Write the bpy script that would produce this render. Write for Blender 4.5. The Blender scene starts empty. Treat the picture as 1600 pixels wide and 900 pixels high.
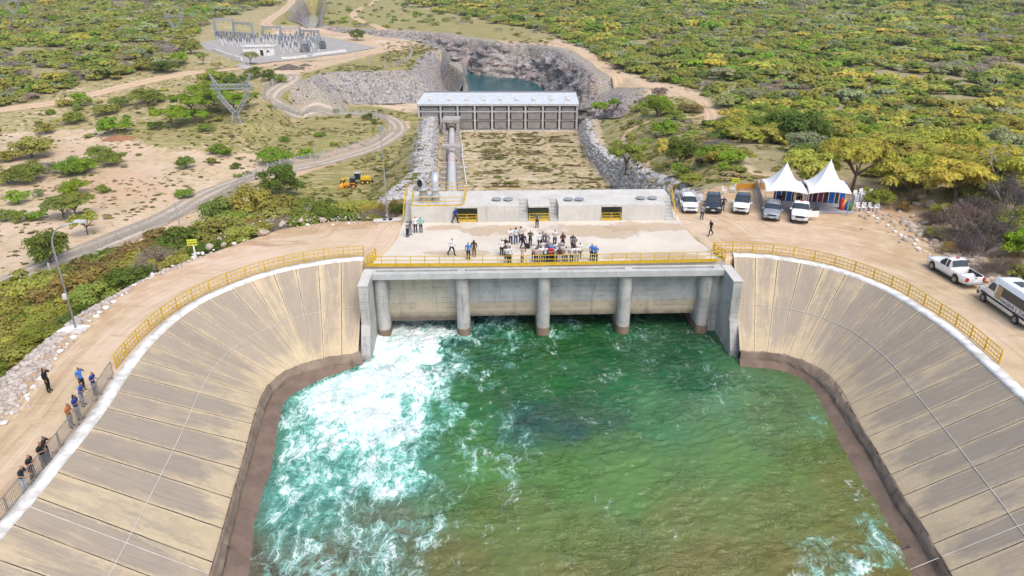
import bpy, bmesh, math, random
import numpy as np
from mathutils import Vector, Matrix
R = math.radians
random.seed(7); rng = np.random.default_rng(7)
S = bpy.context.scene
C = S.collection
# ------------------------------------------------------------------ camera, sky, sun, exposure
CAM_H, PITCH, FPX = 21.0, R(24.5), 1130.0
cd = bpy.data.cameras.new('camera'); cam = bpy.data.objects.new('camera', cd); C.objects.link(cam)
cam.location = (0, 0, CAM_H); cam.rotation_euler = (R(90) - PITCH, 0, 0)
cd.sensor_width = 36; cd.lens = FPX / 1600 * 36; cd.clip_start = .5; cd.clip_end = 6000
S.camera = cam
W = bpy.data.worlds.new('World'); S.world = W; W.use_nodes = True
wn = W.node_tree; sky = wn.nodes.new('ShaderNodeTexSky'); sky.sky_type = 'NISHITA'; sky.sun_disc = False
SUN_EL, SUN_AZ = R(58), R(150)          # azimuth from +Y, clockwise: sun high, behind the camera and to the right
sky.sun_elevation = SUN_EL; sky.sun_rotation = SUN_AZ; sky.air_density = 1.0; sky.dust_density = 3.5; sky.ozone_density = 1.0
wn.links.new(sky.outputs[0], wn.nodes['Background'].inputs[0]); wn.nodes['Background'].inputs[1].default_value = .15
sd = bpy.data.lights.new('sun', 'SUN'); so = bpy.data.objects.new('sun', sd); C.objects.link(so)
sd.energy = 1.1; sd.angle = R(38); sd.color = (1, .95, .87)
so.rotation_euler = (R(90) - SUN_EL, 0, math.pi - SUN_AZ); so.location = (0, 0, 80)
S.view_settings.view_transform = 'Standard'; S.view_settings.look = 'None'
S.view_settings.exposure = 0.68; S.view_settings.gamma = 1; S.view_settings.use_curve_mapping = False
S.render.engine = 'CYCLES'
S.cycles.max_bounces = 5; S.cycles.diffuse_bounces = 3; S.cycles.glossy_bounces = 2; S.cycles.transparent_max_bounces = 6
S.cycles.use_denoising = True
# ------------------------------------------------------------------ pixel <-> ground
CT, ST = math.cos(PITCH), math.sin(PITCH)
def ray(u, v):
    a = (u - 800) / FPX; b = (450 - v) / FPX
    return np.array([a, CT + b * ST, -ST + b * CT])
def at(u, v, z=0.0):
    d = ray(u, v); t = (z - CAM_H) / d[2]
    return Vector((d[0] * t, d[1] * t, z))
def on_y(u, v, y):
    d = ray(u, v); t = y / d[1]
    return Vector((d[0] * t, y, CAM_H + d[2] * t))
def proj(x, y, z):
    dz = z - CAM_H; dep = y * CT - dz * ST; up = y * ST + dz * CT
    dep = np.maximum(dep, .1)
    return 800 + FPX * x / dep, 450 - FPX * up / dep, dep
def ss(x, a, b):
    t = np.clip((x - a) / (b - a), 0, 1); return t * t * (3 - 2 * t)
def sdist(poly, x, y, closed=True, sign=True):
    x = np.asarray(x, float); y = np.asarray(y, float)
    d = np.full(x.shape, 1e18); ins = np.zeros(x.shape, bool); n = len(poly)
    for i in range(n if closed else n - 1):
        x0, y0 = poly[i][0], poly[i][1]; x1, y1 = poly[(i + 1) % n][0], poly[(i + 1) % n][1]
        ex, ey = x1 - x0, y1 - y0; l = ex * ex + ey * ey + 1e-12
        t = np.clip(((x - x0) * ex + (y - y0) * ey) / l, 0, 1)
        d = np.minimum(d, (x - x0 - t * ex) ** 2 + (y - y0 - t * ey) ** 2)
        if closed and sign and y0 != y1:
            c = (y0 > y) != (y1 > y)
            ins ^= c & (x < (x1 - x0) * (y - y0) / (y1 - y0) + x0)
    d = np.sqrt(d)
    return np.where(ins, -d, d) if (closed and sign) else d
def _h(ix, iy, s):
    n = (ix.astype(np.int64) * 374761393 + iy.astype(np.int64) * 668265263 + s * 974711) & 0x7fffffff
    n = ((n ^ (n >> 13)) * 1274126177) & 0x7fffffff
    return ((n ^ (n >> 16)) & 0xffff) / 65535.0
def vnoise(x, y, s=0):
    x = np.asarray(x, float); y = np.asarray(y, float)
    ix = np.floor(x); iy = np.floor(y); fx = x - ix; fy = y - iy
    fx = fx * fx * (3 - 2 * fx); fy = fy * fy * (3 - 2 * fy)
    a = _h(ix, iy, s); b = _h(ix + 1, iy, s); c = _h(ix, iy + 1, s); d = _h(ix + 1, iy + 1, s)
    return (a * (1 - fx) + b * fx) * (1 - fy) + (c * (1 - fx) + d * fx) * fy
def fbm(x, y, o=4, s=0):
    v = 0; a = .5; t = 0
    for i in range(o):
        v = v + a * vnoise(x * 2 ** i + 17.3 * i, y * 2 ** i - 9.1 * i, s + i); t += a; a *= .5
    return v / t
def catmull(pts, n):
    P = [np.array(p, float) for p in pts]; P = [2 * P[0] - P[1]] + P + [2 * P[-1] - P[-2]]
    out = []
    for i in range(1, len(P) - 2):
        for k in range(16):
            t = k / 16
            out.append(.5 * (2 * P[i] + (P[i + 1] - P[i - 1]) * t + (2 * P[i - 1] - 5 * P[i] + 4 * P[i + 1] - P[i + 2]) * t * t
                             + (3 * P[i] - P[i - 1] - 3 * P[i + 1] + P[i + 2]) * t ** 3))
    out.append(P[-2]); out = np.array(out)
    L = np.concatenate([[0], np.cumsum(np.linalg.norm(np.diff(out, axis=0), axis=1))])
    s = np.linspace(0, L[-1], n)
    return np.stack([np.interp(s, L, out[:, k]) for k in range(out.shape[1])], 1)
# ------------------------------------------------------------------ scene helpers
def tag(o, label=None, cat=None, group=None, kind=None):
    if label: o['label'] = label
    if cat: o['category'] = cat
    if group: o['group'] = group
    if kind: o['kind'] = kind
    return o
def empty(name, loc=(0, 0, 0), rz=0, label=None, cat=None, group=None):
    o = bpy.data.objects.new(name, None); C.objects.link(o); o.location = loc; o.rotation_euler = (0, 0, rz)
    o.empty_display_size = .3
    return tag(o, label, cat, group)
def copy_tree(o, parent=None):
    c = o.copy(); C.objects.link(c)
    if parent is not None: c.parent = parent
    for ch in o.children: copy_tree(ch, c)
    return c
def mesh_obj(name, verts, faces, mats=None, parent=None, mi=None, smooth=False):
    me = bpy.data.meshes.new(name)
    if isinstance(verts, np.ndarray) and isinstance(faces, np.ndarray):
        nv, nf, k = len(verts), len(faces), faces.shape[1]
        me.vertices.add(nv); me.vertices.foreach_set('co', verts.astype(np.float32).ravel())
        me.loops.add(nf * k); me.loops.foreach_set('vertex_index', faces.astype(np.int32).ravel())
        me.polygons.add(nf); me.polygons.foreach_set('loop_start', np.arange(0, nf * k, k, dtype=np.int32))
        me.polygons.foreach_set('loop_total', np.full(nf, k, np.int32))
        me.update(calc_edges=True); me.validate()
    else:
        me.from_pydata([tuple(v) for v in verts], [], [tuple(f) for f in faces]); me.update()
    if mats is not None:
        for m in (mats if isinstance(mats, (list, tuple)) else [mats]): me.materials.append(m)
    if mi is not None: me.polygons.foreach_set('material_index', np.asarray(mi, np.int32))
    if smooth: me.polygons.foreach_set('use_smooth', np.ones(len(me.polygons), bool))
    o = bpy.data.objects.new(name, me); C.objects.link(o)
    if parent is not None: o.parent = parent
    return o
class MB:
    def __init__(s): s.v = []; s.f = []; s.m = []; s.cur = 0
    def add(s, v, f):
        n = len(s.v); s.v += [tuple(p) for p in v]; s.f += [tuple(i + n for i in q) for q in f]; s.m += [s.cur] * len(f); return s
    def box(s, c, d, rz=0, rx=0, taper=1.0):
        x, y, z = (k / 2 for k in d); M = Matrix.Translation(c) @ Matrix.Rotation(rz, 4, 'Z') @ Matrix.Rotation(rx, 4, 'X')
        vs = [M @ Vector((a * x * (taper if e > 0 else 1), b * y * (taper if e > 0 else 1), e * z)) for e in (-1, 1) for b in (-1, 1) for a in (-1, 1)]
        return s.add(vs, [(0, 2, 3, 1), (4, 5, 7, 6), (0, 1, 5, 4), (2, 6, 7, 3), (0, 4, 6, 2), (1, 3, 7, 5)])
    def bar(s, p, q, w, h=None):
        p = Vector(p); q = Vector(q); h = h or w; d = (q - p)
        if d.length < 1e-6: return s
        d.normalize(); up = Vector((0, 0, 1)) if abs(d.z) < .95 else Vector((0, 1, 0))
        a = d.cross(up).normalized() * w / 2; b = a.cross(d).normalized() * h / 2
        vs = [p - a - b, p + a - b, p + a + b, p - a + b, q - a - b, q + a - b, q + a + b, q - a + b]
        return s.add(vs, [(3, 2, 1, 0), (4, 5, 6, 7), (0, 1, 5, 4), (1, 2, 6, 5), (2, 3, 7, 6), (3, 0, 4, 7)])
    def tube(s, pts, r, n=8, cap=True):
        pts = [Vector(p) for p in pts]; rs = r if isinstance(r, (list, tuple)) else [r] * len(pts); vs = []; fs = []
        pa = None
        for i, p in enumerate(pts):
            d = ((pts[min(i + 1, len(pts) - 1)] - p).normalized() + (p - pts[max(i - 1, 0)]).normalized()).normalized()
            if pa is None: pa = d.orthogonal().normalized()
            pa = (pa - d * pa.dot(d)).normalized(); pb = d.cross(pa)
            for k in range(n):
                t = 2 * math.pi * k / n; vs.append(p + (pa * math.cos(t) + pb * math.sin(t)) * rs[i])
        for i in range(len(pts) - 1):
            for k in range(n): fs.append((i * n + k, i * n + (k + 1) % n, (i + 1) * n + (k + 1) % n, (i + 1) * n + k))
        if cap: fs += [tuple(range(n - 1, -1, -1)), tuple((len(pts) - 1) * n + k for k in range(n))]
        return s.add(vs, fs)
    def prism(s, poly, z0, z1):
        n = len(poly); vs = [(p[0], p[1], z0) for p in poly] + [(p[0], p[1], z1) for p in poly]
        return s.add(vs, [tuple(range(n - 1, -1, -1)), tuple(range(n, 2 * n))] + [(i, (i + 1) % n, n + (i + 1) % n, n + i) for i in range(n)])
    def build(s, name, mats, parent=None, smooth=False, bevel=0):
        o = mesh_obj(name, s.v, s.f, mats, parent, s.m, smooth)
        if bevel:
            b = o.modifiers.new('bevel', 'BEVEL'); b.width = bevel; b.segments = 2; b.limit_method = 'ANGLE'
        return o
# ------------------------------------------------------------------ materials
class NT:
    def __init__(s, name):
        s.m = bpy.data.materials.new(name); s.m.use_nodes = True; s.t = s.m.node_tree; s.p = s.t.nodes['Principled BSDF']
        s.out = s.t.nodes['Material Output']
    def n(s, ty, **kw):
        nd = s.t.nodes.new(ty)
        for k, v in kw.items():
            if k.startswith('i_'):
                key = k[2:]; nd.inputs[int(key) if key.isdigit() else key].default_value = v
            else: setattr(nd, k, v)
        return nd
    def l(s, a, b): s.t.links.new(a, b)
    def val(s, x, sock):
        if hasattr(x, 'is_linked') or hasattr(x, 'links'): s.l(x, sock)
        else: sock.default_value = x
    def math(s, op, a, b=0.0, c=0.0, clamp=False):
        nd = s.t.nodes.new('ShaderNodeMath'); nd.operation = op; nd.use_clamp = clamp
        for i, x in enumerate((a, b, c)): s.val(x, nd.inputs[i])
        return nd.outputs[0]
    def mix(s, f, a, b, blend='MIX'):
        nd = s.t.nodes.new('ShaderNodeMix'); nd.data_type = 'RGBA'; nd.blend_type = blend
        s.val(f, nd.inputs[0])
        for x, k in ((a, 6), (b, 7)):
            if isinstance(x, tuple): x = (*x[:3], 1)
            s.val(x, nd.inputs[k])
        return nd.outputs[2]
    def ramp(s, f, a, b):
        nd = s.t.nodes.new('ShaderNodeMapRange'); nd.interpolation_type = 'SMOOTHSTEP'
        s.val(f, nd.inputs[0]); nd.inputs[1].default_value = a; nd.inputs[2].default_value = b
        return nd.outputs[0]
    def noise(s, vec, scale, detail=4, rough=.55, dist=0.0):
        nd = s.n('ShaderNodeTexNoise'); nd.inputs['Scale'].default_value = scale; nd.inputs['Detail'].default_value = detail
        nd.inputs['Roughness'].default_value = rough; nd.inputs['Distortion'].default_value = dist
        if vec is not None: s.l(vec, nd.inputs['Vector'])
        return nd.outputs[0]
    def mapv(s, vec, sc=(1, 1, 1), loc=(0, 0, 0), rot=(0, 0, 0)):
        nd = s.n('ShaderNodeMapping'); nd.inputs['Scale'].default_value = sc; nd.inputs['Location'].default_value = loc
        nd.inputs['Rotation'].default_value = rot; s.l(vec, nd.inputs['Vector']); return nd.outputs[0]
    def pos(s): return s.n('ShaderNodeNewGeometry').outputs['Position']
    def obj(s): return s.n('ShaderNodeTexCoord').outputs['Object']
    def bump(s, h, st, dist=.1):
        nd = s.n('ShaderNodeBump'); nd.inputs['Strength'].default_value = st; nd.inputs['Distance'].default_value = dist
        s.l(h, nd.inputs['Height']); s.l(nd.outputs[0], s.p.inputs['Normal'])
    def col(s, x):
        if isinstance(x, tuple): s.p.inputs['Base Color'].default_value = (*x[:3], 1)
        else: s.l(x, s.p.inputs['Base Color'])
    def rough(s, x): s.val(x, s.p.inputs['Roughness'])
    def spec(s, x): s.p.inputs['Specular IOR Level'].default_value = x
def mat(name, c1, c2=None, scale=3.0, rough=.8, bump=0.0, metal=0.0, spec=.35, stretch=(1, 1, 1), coat=0.0):
    k = NT(name); k.rough(rough); k.p.inputs['Metallic'].default_value = metal; k.spec(spec)
    c2 = c2 or tuple(x * .8 for x in c1)
    n = k.noise(k.mapv(k.obj(), stretch), scale, 5, .6)
    k.col(k.mix(k.ramp(n, .35, .68), c1, c2))
    if bump: k.bump(n, bump, .05)
    if coat: k.p.inputs['Coat Weight'].default_value = coat
    return k.m
# ------------------------------------------------------------------ terrain
def atl(l, z=0.0): return [at(u, v, z) for u, v in l]
LEFT_EDGE = [(0, 600), (60, 545), (130, 490), (240, 430), (330, 395), (440, 357), (520, 345), (600, 344)]
plateau = [(-33, -60)] + [(-31, 20)] + [tuple(p[:2]) for p in atl(LEFT_EDGE)] + [(-9.7, 62), (-9.4, 64.4), (14.8, 64.4)] + \
          [tuple(p[:2]) for p in atl([(1050, 308), (1130, 291), (1190, 288), (1330, 284), (1392, 304), (1420, 350), (1480, 395), (1540, 432), (1640, 470)])] + [(48, 30), (50, -60)]
def px(l, z): return [tuple(at(u, v, z)[:2]) for u, v in l]
ZU, ZD = -18.0, -27.0
cliff_top = px([(486, 126), (500, 118), (525, 114), (580, 112.5), (630, 112), (645, 110), (653, 104), (658, 93), (668, 84), (678, 79)], ZU)
poly_low = [(-900, 300), (-400, 300), (-200, 292), (-110, 284)] + cliff_top + px([(694, 84), (700, 100)], ZU) + [(-10, 255), (60, 250), (60, -100), (-900, -100)]
def floor_z(y): return np.interp(y, [60, 66, 145, 250, 400], [-5.5, -6, -23.0, -33.6, -34])
def fl_hit(u, v):
    d = ray(u, v); t = np.linspace(60, 330, 4000); z = CAM_H + d[2] * t; i = np.argmax(z < floor_z(d[1] * t))
    return d[0] * t[i], d[1] * t[i]
_fl = sorted([fl_hit(*p)[::-1] for p in [(690, 296), (684, 271), (686, 235), (687, 211)]])
_fr = sorted([fl_hit(*p)[::-1] for p in [(957, 296), (935, 268), (917, 247), (907, 222), (904, 208)]])
def xl(y): return np.interp(y, [64] + [p[0] for p in _fl], [-9.5] + [p[1] for p in _fl])
def xr(y): return np.interp(y, [64] + [p[0] for p in _fr], [14.8] + [p[1] for p in _fr])
pit_top_far = px([(500, 43), (540, 45), (600, 49), (653, 52), (685, 54), (719, 60), (748, 63), (766, 68), (829, 71), (865, 77), (887, 88), (910, 104), (935, 126), (958, 131), (974, 136), (972, 152)], ZU) 
pit_right = [(33, 214), (27.5, 226)]
pit_near = px([(600, 57.5), (640, 60), (665, 64), (685, 73), (696, 84), (701, 96)], ZU) + px([(709, 112)], -21.5) + px([(722, 132), (727, 150)], -26)
pit = pit_top_far + pit_right + [(24, 230), (24, 262), (-18, 264)] + pit_near[::-1] + px([(560, 53), (515, 48)], ZU)
canyon = px([(484, 46), (470, 38), (452, 28), (458, 14), (474, 2), (498, 1), (507, 9), (502, 28), (504, 43)], ZU)
basin_l_top = atl([(568, 408), (545, 409.5), (520, 412), (470, 420), (420, 432), (370, 450), (320, 473), (280, 500), (250, 527), (225, 555), (200, 590), (170, 637), (130, 690), (90, 740), (50, 790), (0, 848)])
basin_r_top = atl([(1146, 402), (1170, 403), (1200, 405), (1260, 414), (1320, 430), (1380, 455), (1430, 485), (1480, 520), (1530, 565), (1580, 612), (1620, 650), (1700, 735), (1800, 845)])
def ext(P, y):
    P = [Vector(p) for p in P]; d = P[-1] - P[-4]; P.append(P[-1] + d * ((y - P[-1].y) / d.y)); return P
basin_l_top = ext(basin_l_top, 6); basin_r_top = ext(basin_r_top, 6)
BL = catmull([tuple(p) for p in basin_l_top], 260); BR = catmull([tuple(p) for p in basin_r_top], 260)
basin = [tuple(p[:2]) for p in BL[::4]] + [tuple(BL[-1, :2])] + [tuple(BR[-1, :2])] + [tuple(p[:2]) for p in BR[::-4]] + [tuple(BR[0, :2])]
basin += [(16.6, 50.8), (15.2, 53.2), (14.4, 58.5), (-9.0, 58.5), (-9.4, 53.2), (-11.2, 50.4)]
def H(x, y, carve=True):
    x = np.asarray(x, float); y = np.asarray(y, float)
    d = np.maximum(sdist(plateau, x, y), 0)
    # left base
    dl = sdist(poly_low, x, y); dc = sdist(cliff_top, x, y, False)
    k = ss(x, -80, -71)
    dd = np.where(x < -70, np.minimum(np.maximum(-dl, 0), np.where(x > -112, dc, 1e9)), dc)
    drop = np.clip(dd * .12, 0, ZU - ZD) * (1 - k) + (9.2 * np.clip(dd / 11, 0, 1) ** 1.18 + 1.3 * ss(dd, 0, 4)) * k; zL = np.where(dl < 0, ZU - drop, ZU)
    bump = (fbm(x / 70, y / 70, 3, 3) - .5) * 3.0 * ss(d, 10, 120)
    bump = bump * (1 - .8 * ss(x, -120, -60) * (1 - ss(x, 40, 90)) * ss(y, 60, 120) * (1 - ss(y, 400, 440)))
    zR = np.full_like(x, ZU)
    base = zL + (zR - zL) * ss(x, 12, 45) + bump + 10 * ss(y, 500, 1200)
    left = np.maximum(base, -d / (1.8 + .75 * ss(y, 38, 56)) - .2 * np.minimum(d, 1))
    right = base * ss(d, 4, 125) + 1.1 * ss(x, 36, 44) * ss(d, .5, 4) * (1 - ss(d, 10, 30)) + .9 * (fbm(x / 5, y / 5, 3, 8) - .5) * ss(d, .5, 4)
    w = ss(x, -14, 6)
    z = left + (right - left) * w
    z = np.where(d <= 0, -.02 + .05 * (fbm(x / 3, y / 3, 3, 5) - .5), z)
    # channel
    f = floor_z(y); a = xl(y) - x; b = x - xr(y); inr = (y > 64.5) & (y < 267)
    wob = 1.2 * (fbm(x / 6, y / 6, 3, 9) - .5)
    fl = f + .9 * (fbm(x / 14, y / 9, 3, 11) - .5)
    hl = np.where(a < 4, f + np.clip(a * 3, 0, 5.0) + wob * (a > .8), np.maximum(z, f + 5.0 - (a - 4) * .7 + wob))
    hr = np.minimum(np.maximum(z, f + 4), f + np.clip(b * 3, 0, 6) + np.clip((b - 2) * .55, 0, 40) + wob * (b > .8))
    zc = np.where((a <= 0) & (b <= 0), fl, np.where(a > 0, hl, hr))
    near = np.clip((y - 64.5) / 1.2, 0, 1)
    z = np.where(inr & (a < 40) & (b < 30), zc * near + z * (1 - near), z)
    if carve:
        p = sdist(pit, x, y); z = np.where(p < 0, z - np.clip(-p * 4, 0, 24), z); z = np.where((p < 0) & (x > -19) & (x < 25) & (y < 300), np.minimum(z, -35), z)
        p = sdist(canyon, x, y); z = np.where(p < 0, z - np.clip(-p * 4, 0, 24), z)
        p = sdist(basin, x, y); z = np.where(p < .1, np.minimum(z, np.clip(-(-p + .1) * np.where(y > 47.5, 14, 2.2), -10, 0) - .05), z)
    return z
def H1(x, y): return float(H(np.array([x]), np.array([y]))[0])
_T = np.concatenate([np.arange(20, 120, .25), np.geomspace(120, 2500, 2600)])
def hit(u, v):
    d = ray(u, v); x = d[0] * _T; y = d[1] * _T; z = CAM_H + d[2] * _T; h = H(x, y, False); i = int(np.argmax(z < h))
    if i == 0: return at(u, v, -18) if d[2] < -.01 else Vector((d[0] * 900, d[1] * 900, -15))
    a = (z[i - 1] - h[i - 1]); b = (h[i] - z[i]); t = _T[i - 1] + (_T[i] - _T[i - 1]) * a / (a + b)
    return Vector((d[0] * t, d[1] * t, CAM_H + d[2] * t))
def axis(lo, hi, segs):
    out = [lo]
    while out[-1] < hi:
        c = out[-1]; st = next(s for (a, b, s) in segs if a <= c < b); out.append(c + st)
    return np.array(out)
gx = axis(-1500, 1500, [(-1600, -420, 22), (-420, -130, 5), (-130, -34, 1.7), (-34, 40, .55), (40, 130, 1.6), (130, 420, 5), (420, 1600, 22)])
gy = axis(-60, 2000, [(-60, 8, 5), (8, 76, .55), (76, 420, 1.6), (420, 900, 6), (900, 2100, 30)])
GX, GY = np.meshgrid(gx, gy); X = GX.ravel(); Y = GY.ravel()
Z = H(X, Y)
nx, ny = len(gx), len(gy)
idx = np.arange(nx * ny).reshape(ny, nx)
F = np.stack([idx[:-1, :-1].ravel(), idx[:-1, 1:].ravel(), idx[1:, 1:].ravel(), idx[1:, :-1].ravel()], 1)
# land cover weights, worked out per ground point: grass, rock, bare orange earth, leaf litter under scrub
def inpoly(pl, u, v, soft=6): return 1 - ss(sdist(pl, u, v), -soft, soft)
U, V, DEP = proj(X, Y, Z)
PXP = lambda l: [(float(a), float(b)) for a, b in l]
SCRUB_L = PXP([(-900, -90), (440, -90), (425, 8), (340, 28), (296, 60), (278, 105), (225, 108), (180, 122), (105, 140), (40, 162), (-100, 172), (-900, 200)])
SCRUB_R = PXP([(590, -90), (2600, -90), (2600, 560), (1700, 470), (1560, 425), (1480, 380), (1440, 330), (1392, 296), (1330, 282), (1185, 270), (1150, 230), (1120, 175), (1090, 140), (1010, 124), (960, 104), (925, 78), (868, 58), (820, 44), (700, 22), (640, 8)])
MEADOW = PXP([(425, 340), (400, 300), (480, 270), (560, 245), (620, 210), (660, 190), (660, 300), (640, 345)])
GREEN2 = PXP([(170, 205), (260, 175), (430, 170), (620, 185), (600, 210), (500, 245), (420, 240), (330, 225), (220, 235)])
GREEN3 = PXP([(420, 130), (470, 115), (640, 70), (690, 76), (660, 100), (640, 112), (500, 116), (488, 140), (560, 160), (660, 180), (660, 300), (640, 190), (470, 172), (425, 150)])
CLEAR = PXP([(430, 40), (440, -60), (640, -60), (640, 8), (700, 22), (820, 44), (868, 58), (860, 66), (740, 62), (640, 48), (510, 42)])
GREEN4 = PXP([(935, 190), (985, 155), (1090, 150), (1150, 230), (1180, 285), (1040, 305), (985, 290), (950, 240)])
SANDY = PXP([(0, 210), (150, 200), (260, 235), (420, 240), (440, 265), (300, 320), (180, 390), (0, 440)])
grass = .12 + .95 * np.maximum.reduce([.82 * inpoly(MEADOW, U, V), .62 * inpoly(GREEN2, U, V), .78 * inpoly(GREEN3, U, V), .86 * inpoly(CLEAR, U, V), .85 * inpoly(GREEN4, U, V, 12)])
grass = np.maximum(grass, .58 * (Y > 70) * (U < 430) * (V < 330)); grass = np.where(inpoly(SANDY, U, V) > .5, .33, grass)
litter = np.maximum(inpoly(SCRUB_L, U, V, 8), inpoly(SCRUB_R, U, V, 8)) * (Y > 62)
dpl = sdist(plateau, X, Y)
grass = np.where(dpl < 0, .02, np.where(dpl < 60, np.maximum(grass, .55 * (X < -5)), grass))
inch = (Y > 66) & (Y < 262) & (X > xl(Y)) & (X < xr(Y))
grass = np.where(inch, .50, grass)
a_, b_ = xl(Y) - X, X - xr(Y)
rock = np.where((Y > 66) & (Y < 262), np.maximum(((a_ > 0) & (a_ < 7)) * 1.0, ((b_ > 0) & (b_ < 3.5)) * 1.0), 0)
rock = np.maximum(rock, np.clip(1.1 - sdist(pit_top_far, X, Y, False) / 12, 0, 1)); rock = np.maximum(rock, np.clip(1 - sdist(cliff_top, X, Y, False) / 4, 0, 1)); rock = np.maximum(rock, np.clip(1.6 - sdist(cliff_top, X, Y, False) / 10, 0, 1) * (sdist(poly_low, X, Y) < 0) * (X > -76))
rock = np.maximum(rock, np.clip(1.3 - sdist(pit_near, X, Y, False) / 9, 0, 1) * ((sdist(pit, X, Y) < 6))); rock = np.maximum(rock, .32 * ((dpl > 0) & (dpl < 9) & (X > 34)))
orange = np.clip(1 - np.abs(dpl + .5) / 3.2, 0, 1) * .9 * (Y > 20) + .9 * ((dpl > -1) & (dpl < 8) & (X > 34) & (Y < 56))
orange = np.maximum(orange, .5 * ((dpl < 0) & (X > 17) & (Y > 50)))
cov = np.stack([grass, rock, orange, litter], 1)
def terrain_mat():
    k = NT('ground_earth'); p = k.pos(); a = k.n('ShaderNodeVertexColor', layer_name='cover')
    sp = k.n('ShaderNodeSeparateColor'); k.l(a.outputs[0], sp.inputs[0]); g, r, o, lt = sp.outputs[0], sp.outputs[1], sp.outputs[2], a.outputs[1]
    n1 = k.noise(p, .07, 6, .62); n2 = k.noise(p, .6, 6, .65); n3 = k.noise(p, 3.2, 5, .7)
    flat = k.mapv(p, (.18, .7, .7), rot=(0, 0, .25)); n4 = k.noise(flat, .8, 6, .7, .6)
    sand = k.mix(k.ramp(n2, .3, .7), (.55, .43, .285), (.45, .34, .215)); sand = k.mix(k.ramp(n1, .42, .66), sand, (.62, .48, .365)); sand = k.mix(k.math('MULTIPLY', k.ramp(k.noise(p, .035, 5, .6), .5, .62), .55), sand, (.50, .32, .20))
    sand = k.mix(k.ramp(n4, .55, .75), sand, (.34, .23, .13))
    sand = k.mix(k.math('MULTIPLY', k.math('MULTIPLY', o, .6), k.ramp(n2, .35, .6)), sand, (.42, .23, .10))
    gr = k.mix(k.ramp(n3, .35, .65), (.15, .155, .04), (.32, .28, .11)); gr = k.mix(k.ramp(n1, .42, .62), gr, (.25, .245, .07)); gr = k.mix(k.ramp(n4, .46, .62), gr, (.42, .33, .18)); gr = k.mix(k.ramp(k.noise(flat, 2.6, 5, .7), .56, .7), gr, (.17, .135, .06))
    gm = k.ramp(k.math('ADD', g, k.math('MULTIPLY', k.math('SUBTRACT', k.math('ADD', k.math('MULTIPLY', n2, .5), k.math('MULTIPLY', n4, .5)), .5), 2.2)), .38, .62)
    c = k.mix(gm, sand, gr)
    lit = k.mix(k.ramp(n3, .3, .7), (.21, .19, .075), (.36, .30, .17)); c = k.mix(k.math('MULTIPLY', lt, k.ramp(n2, .25, .5)), c, lit)
    pn = k.n('ShaderNodeTexNoise'); pn.inputs['Scale'].default_value = .8; k.l(p, pn.inputs['Vector']); pm = k.n('ShaderNodeVectorMath', operation='MULTIPLY_ADD'); k.l(pn.outputs['Color'], pm.inputs[0]); pm.inputs[1].default_value = (1.4, 1.4, 1.4); k.l(p, pm.inputs[2]); pw = pm.outputs[0]
    vo = k.n('ShaderNodeTexVoronoi'); vo.inputs['Scale'].default_value = 1.5; k.l(pw, vo.inputs['Vector'])
    vd = k.n('ShaderNodeTexVoronoi'); vd.feature = 'DISTANCE_TO_EDGE'; vd.inputs['Scale'].default_value = 1.5; k.l(pw, vd.inputs['Vector'])
    rc = k.mix(k.ramp(n2, .3, .7), (.36, .33, .30), (.48, .44, .39)); rc = k.mix(k.math('MULTIPLY', vo.outputs['Color'], .4), rc, (.30, .25, .18))
    rc = k.mix(k.ramp(vd.outputs[0], .12, .02), rc, (.13, .11, .08)); rc = k.mix(k.ramp(n4, .56, .7), rc, (.36, .28, .10))
    ru = k.n('ShaderNodeVertexColor', layer_name='ruts'); rs_ = k.n('ShaderNodeSeparateColor'); k.l(ru.outputs[0], rs_.inputs[0]); cb = k.n('ShaderNodeCombineXYZ'); k.l(k.math('MULTIPLY', rs_.outputs[0], 20), cb.inputs[0]); k.l(k.math('MULTIPLY', rs_.outputs[1], 4), cb.inputs[1])
    nr = k.noise(k.mapv(cb.outputs[0], (1.9, .55, 1)), 1.0, 6, .68, .35); nd = k.noise(p, 9, 3, .6)
    rt = k.math('MULTIPLY', ru.outputs[1], 1.0); c = k.mix(k.math('MULTIPLY', k.math('MULTIPLY', k.ramp(nr, .52, .66), .55), rt), c, (.36, .255, .15)); c = k.mix(k.math('MULTIPLY', k.math('MULTIPLY', k.ramp(nr, .45, .34), .5), rt), c, (.66, .54, .40))
    c = k.mix(k.math('MULTIPLY', k.ramp(nd, .66, .74), .5), c, (.27, .20, .13)); c = k.mix(k.math('MULTIPLY', k.ramp(nd, .32, .26), .45), c, (.68, .60, .50))
    rm = k.ramp(k.math('ADD', r, k.math('MULTIPLY', k.math('SUBTRACT', n2, .5), 1.1)), .42, .6)
    c = k.mix(rm, c, rc); k.col(c); k.rough(.95); k.spec(.15)
    k.bump(k.math('ADD', n3, k.math('MULTIPLY', n4, 1.5)), .5, .12); return k.m
M_ground = terrain_mat()
ground = mesh_obj('ground', np.stack([X, Y, Z], 1), F, M_ground, smooth=True); tag(ground, kind='structure')
at_ = ground.data.color_attributes.new('cover', 'FLOAT_COLOR', 'POINT'); at_.data.foreach_set('color', cov.astype(np.float32).ravel())
dbs = np.abs(sdist(basin, X, Y)); ar_ = ground.data.color_attributes.new('ruts', 'FLOAT_COLOR', 'POINT'); tgl = np.where(X < 2, np.arctan2(Y - 30, X + 2), np.arctan2(Y - 30, X - 6)); ar_.data.foreach_set('color', np.stack([np.clip(dbs / 20, 0, 2), tgl, dbs * 0, (dpl < .5) * (Y > 5) * (dbs > .3) * 1.0], 1).astype(np.float32).ravel())
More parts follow.
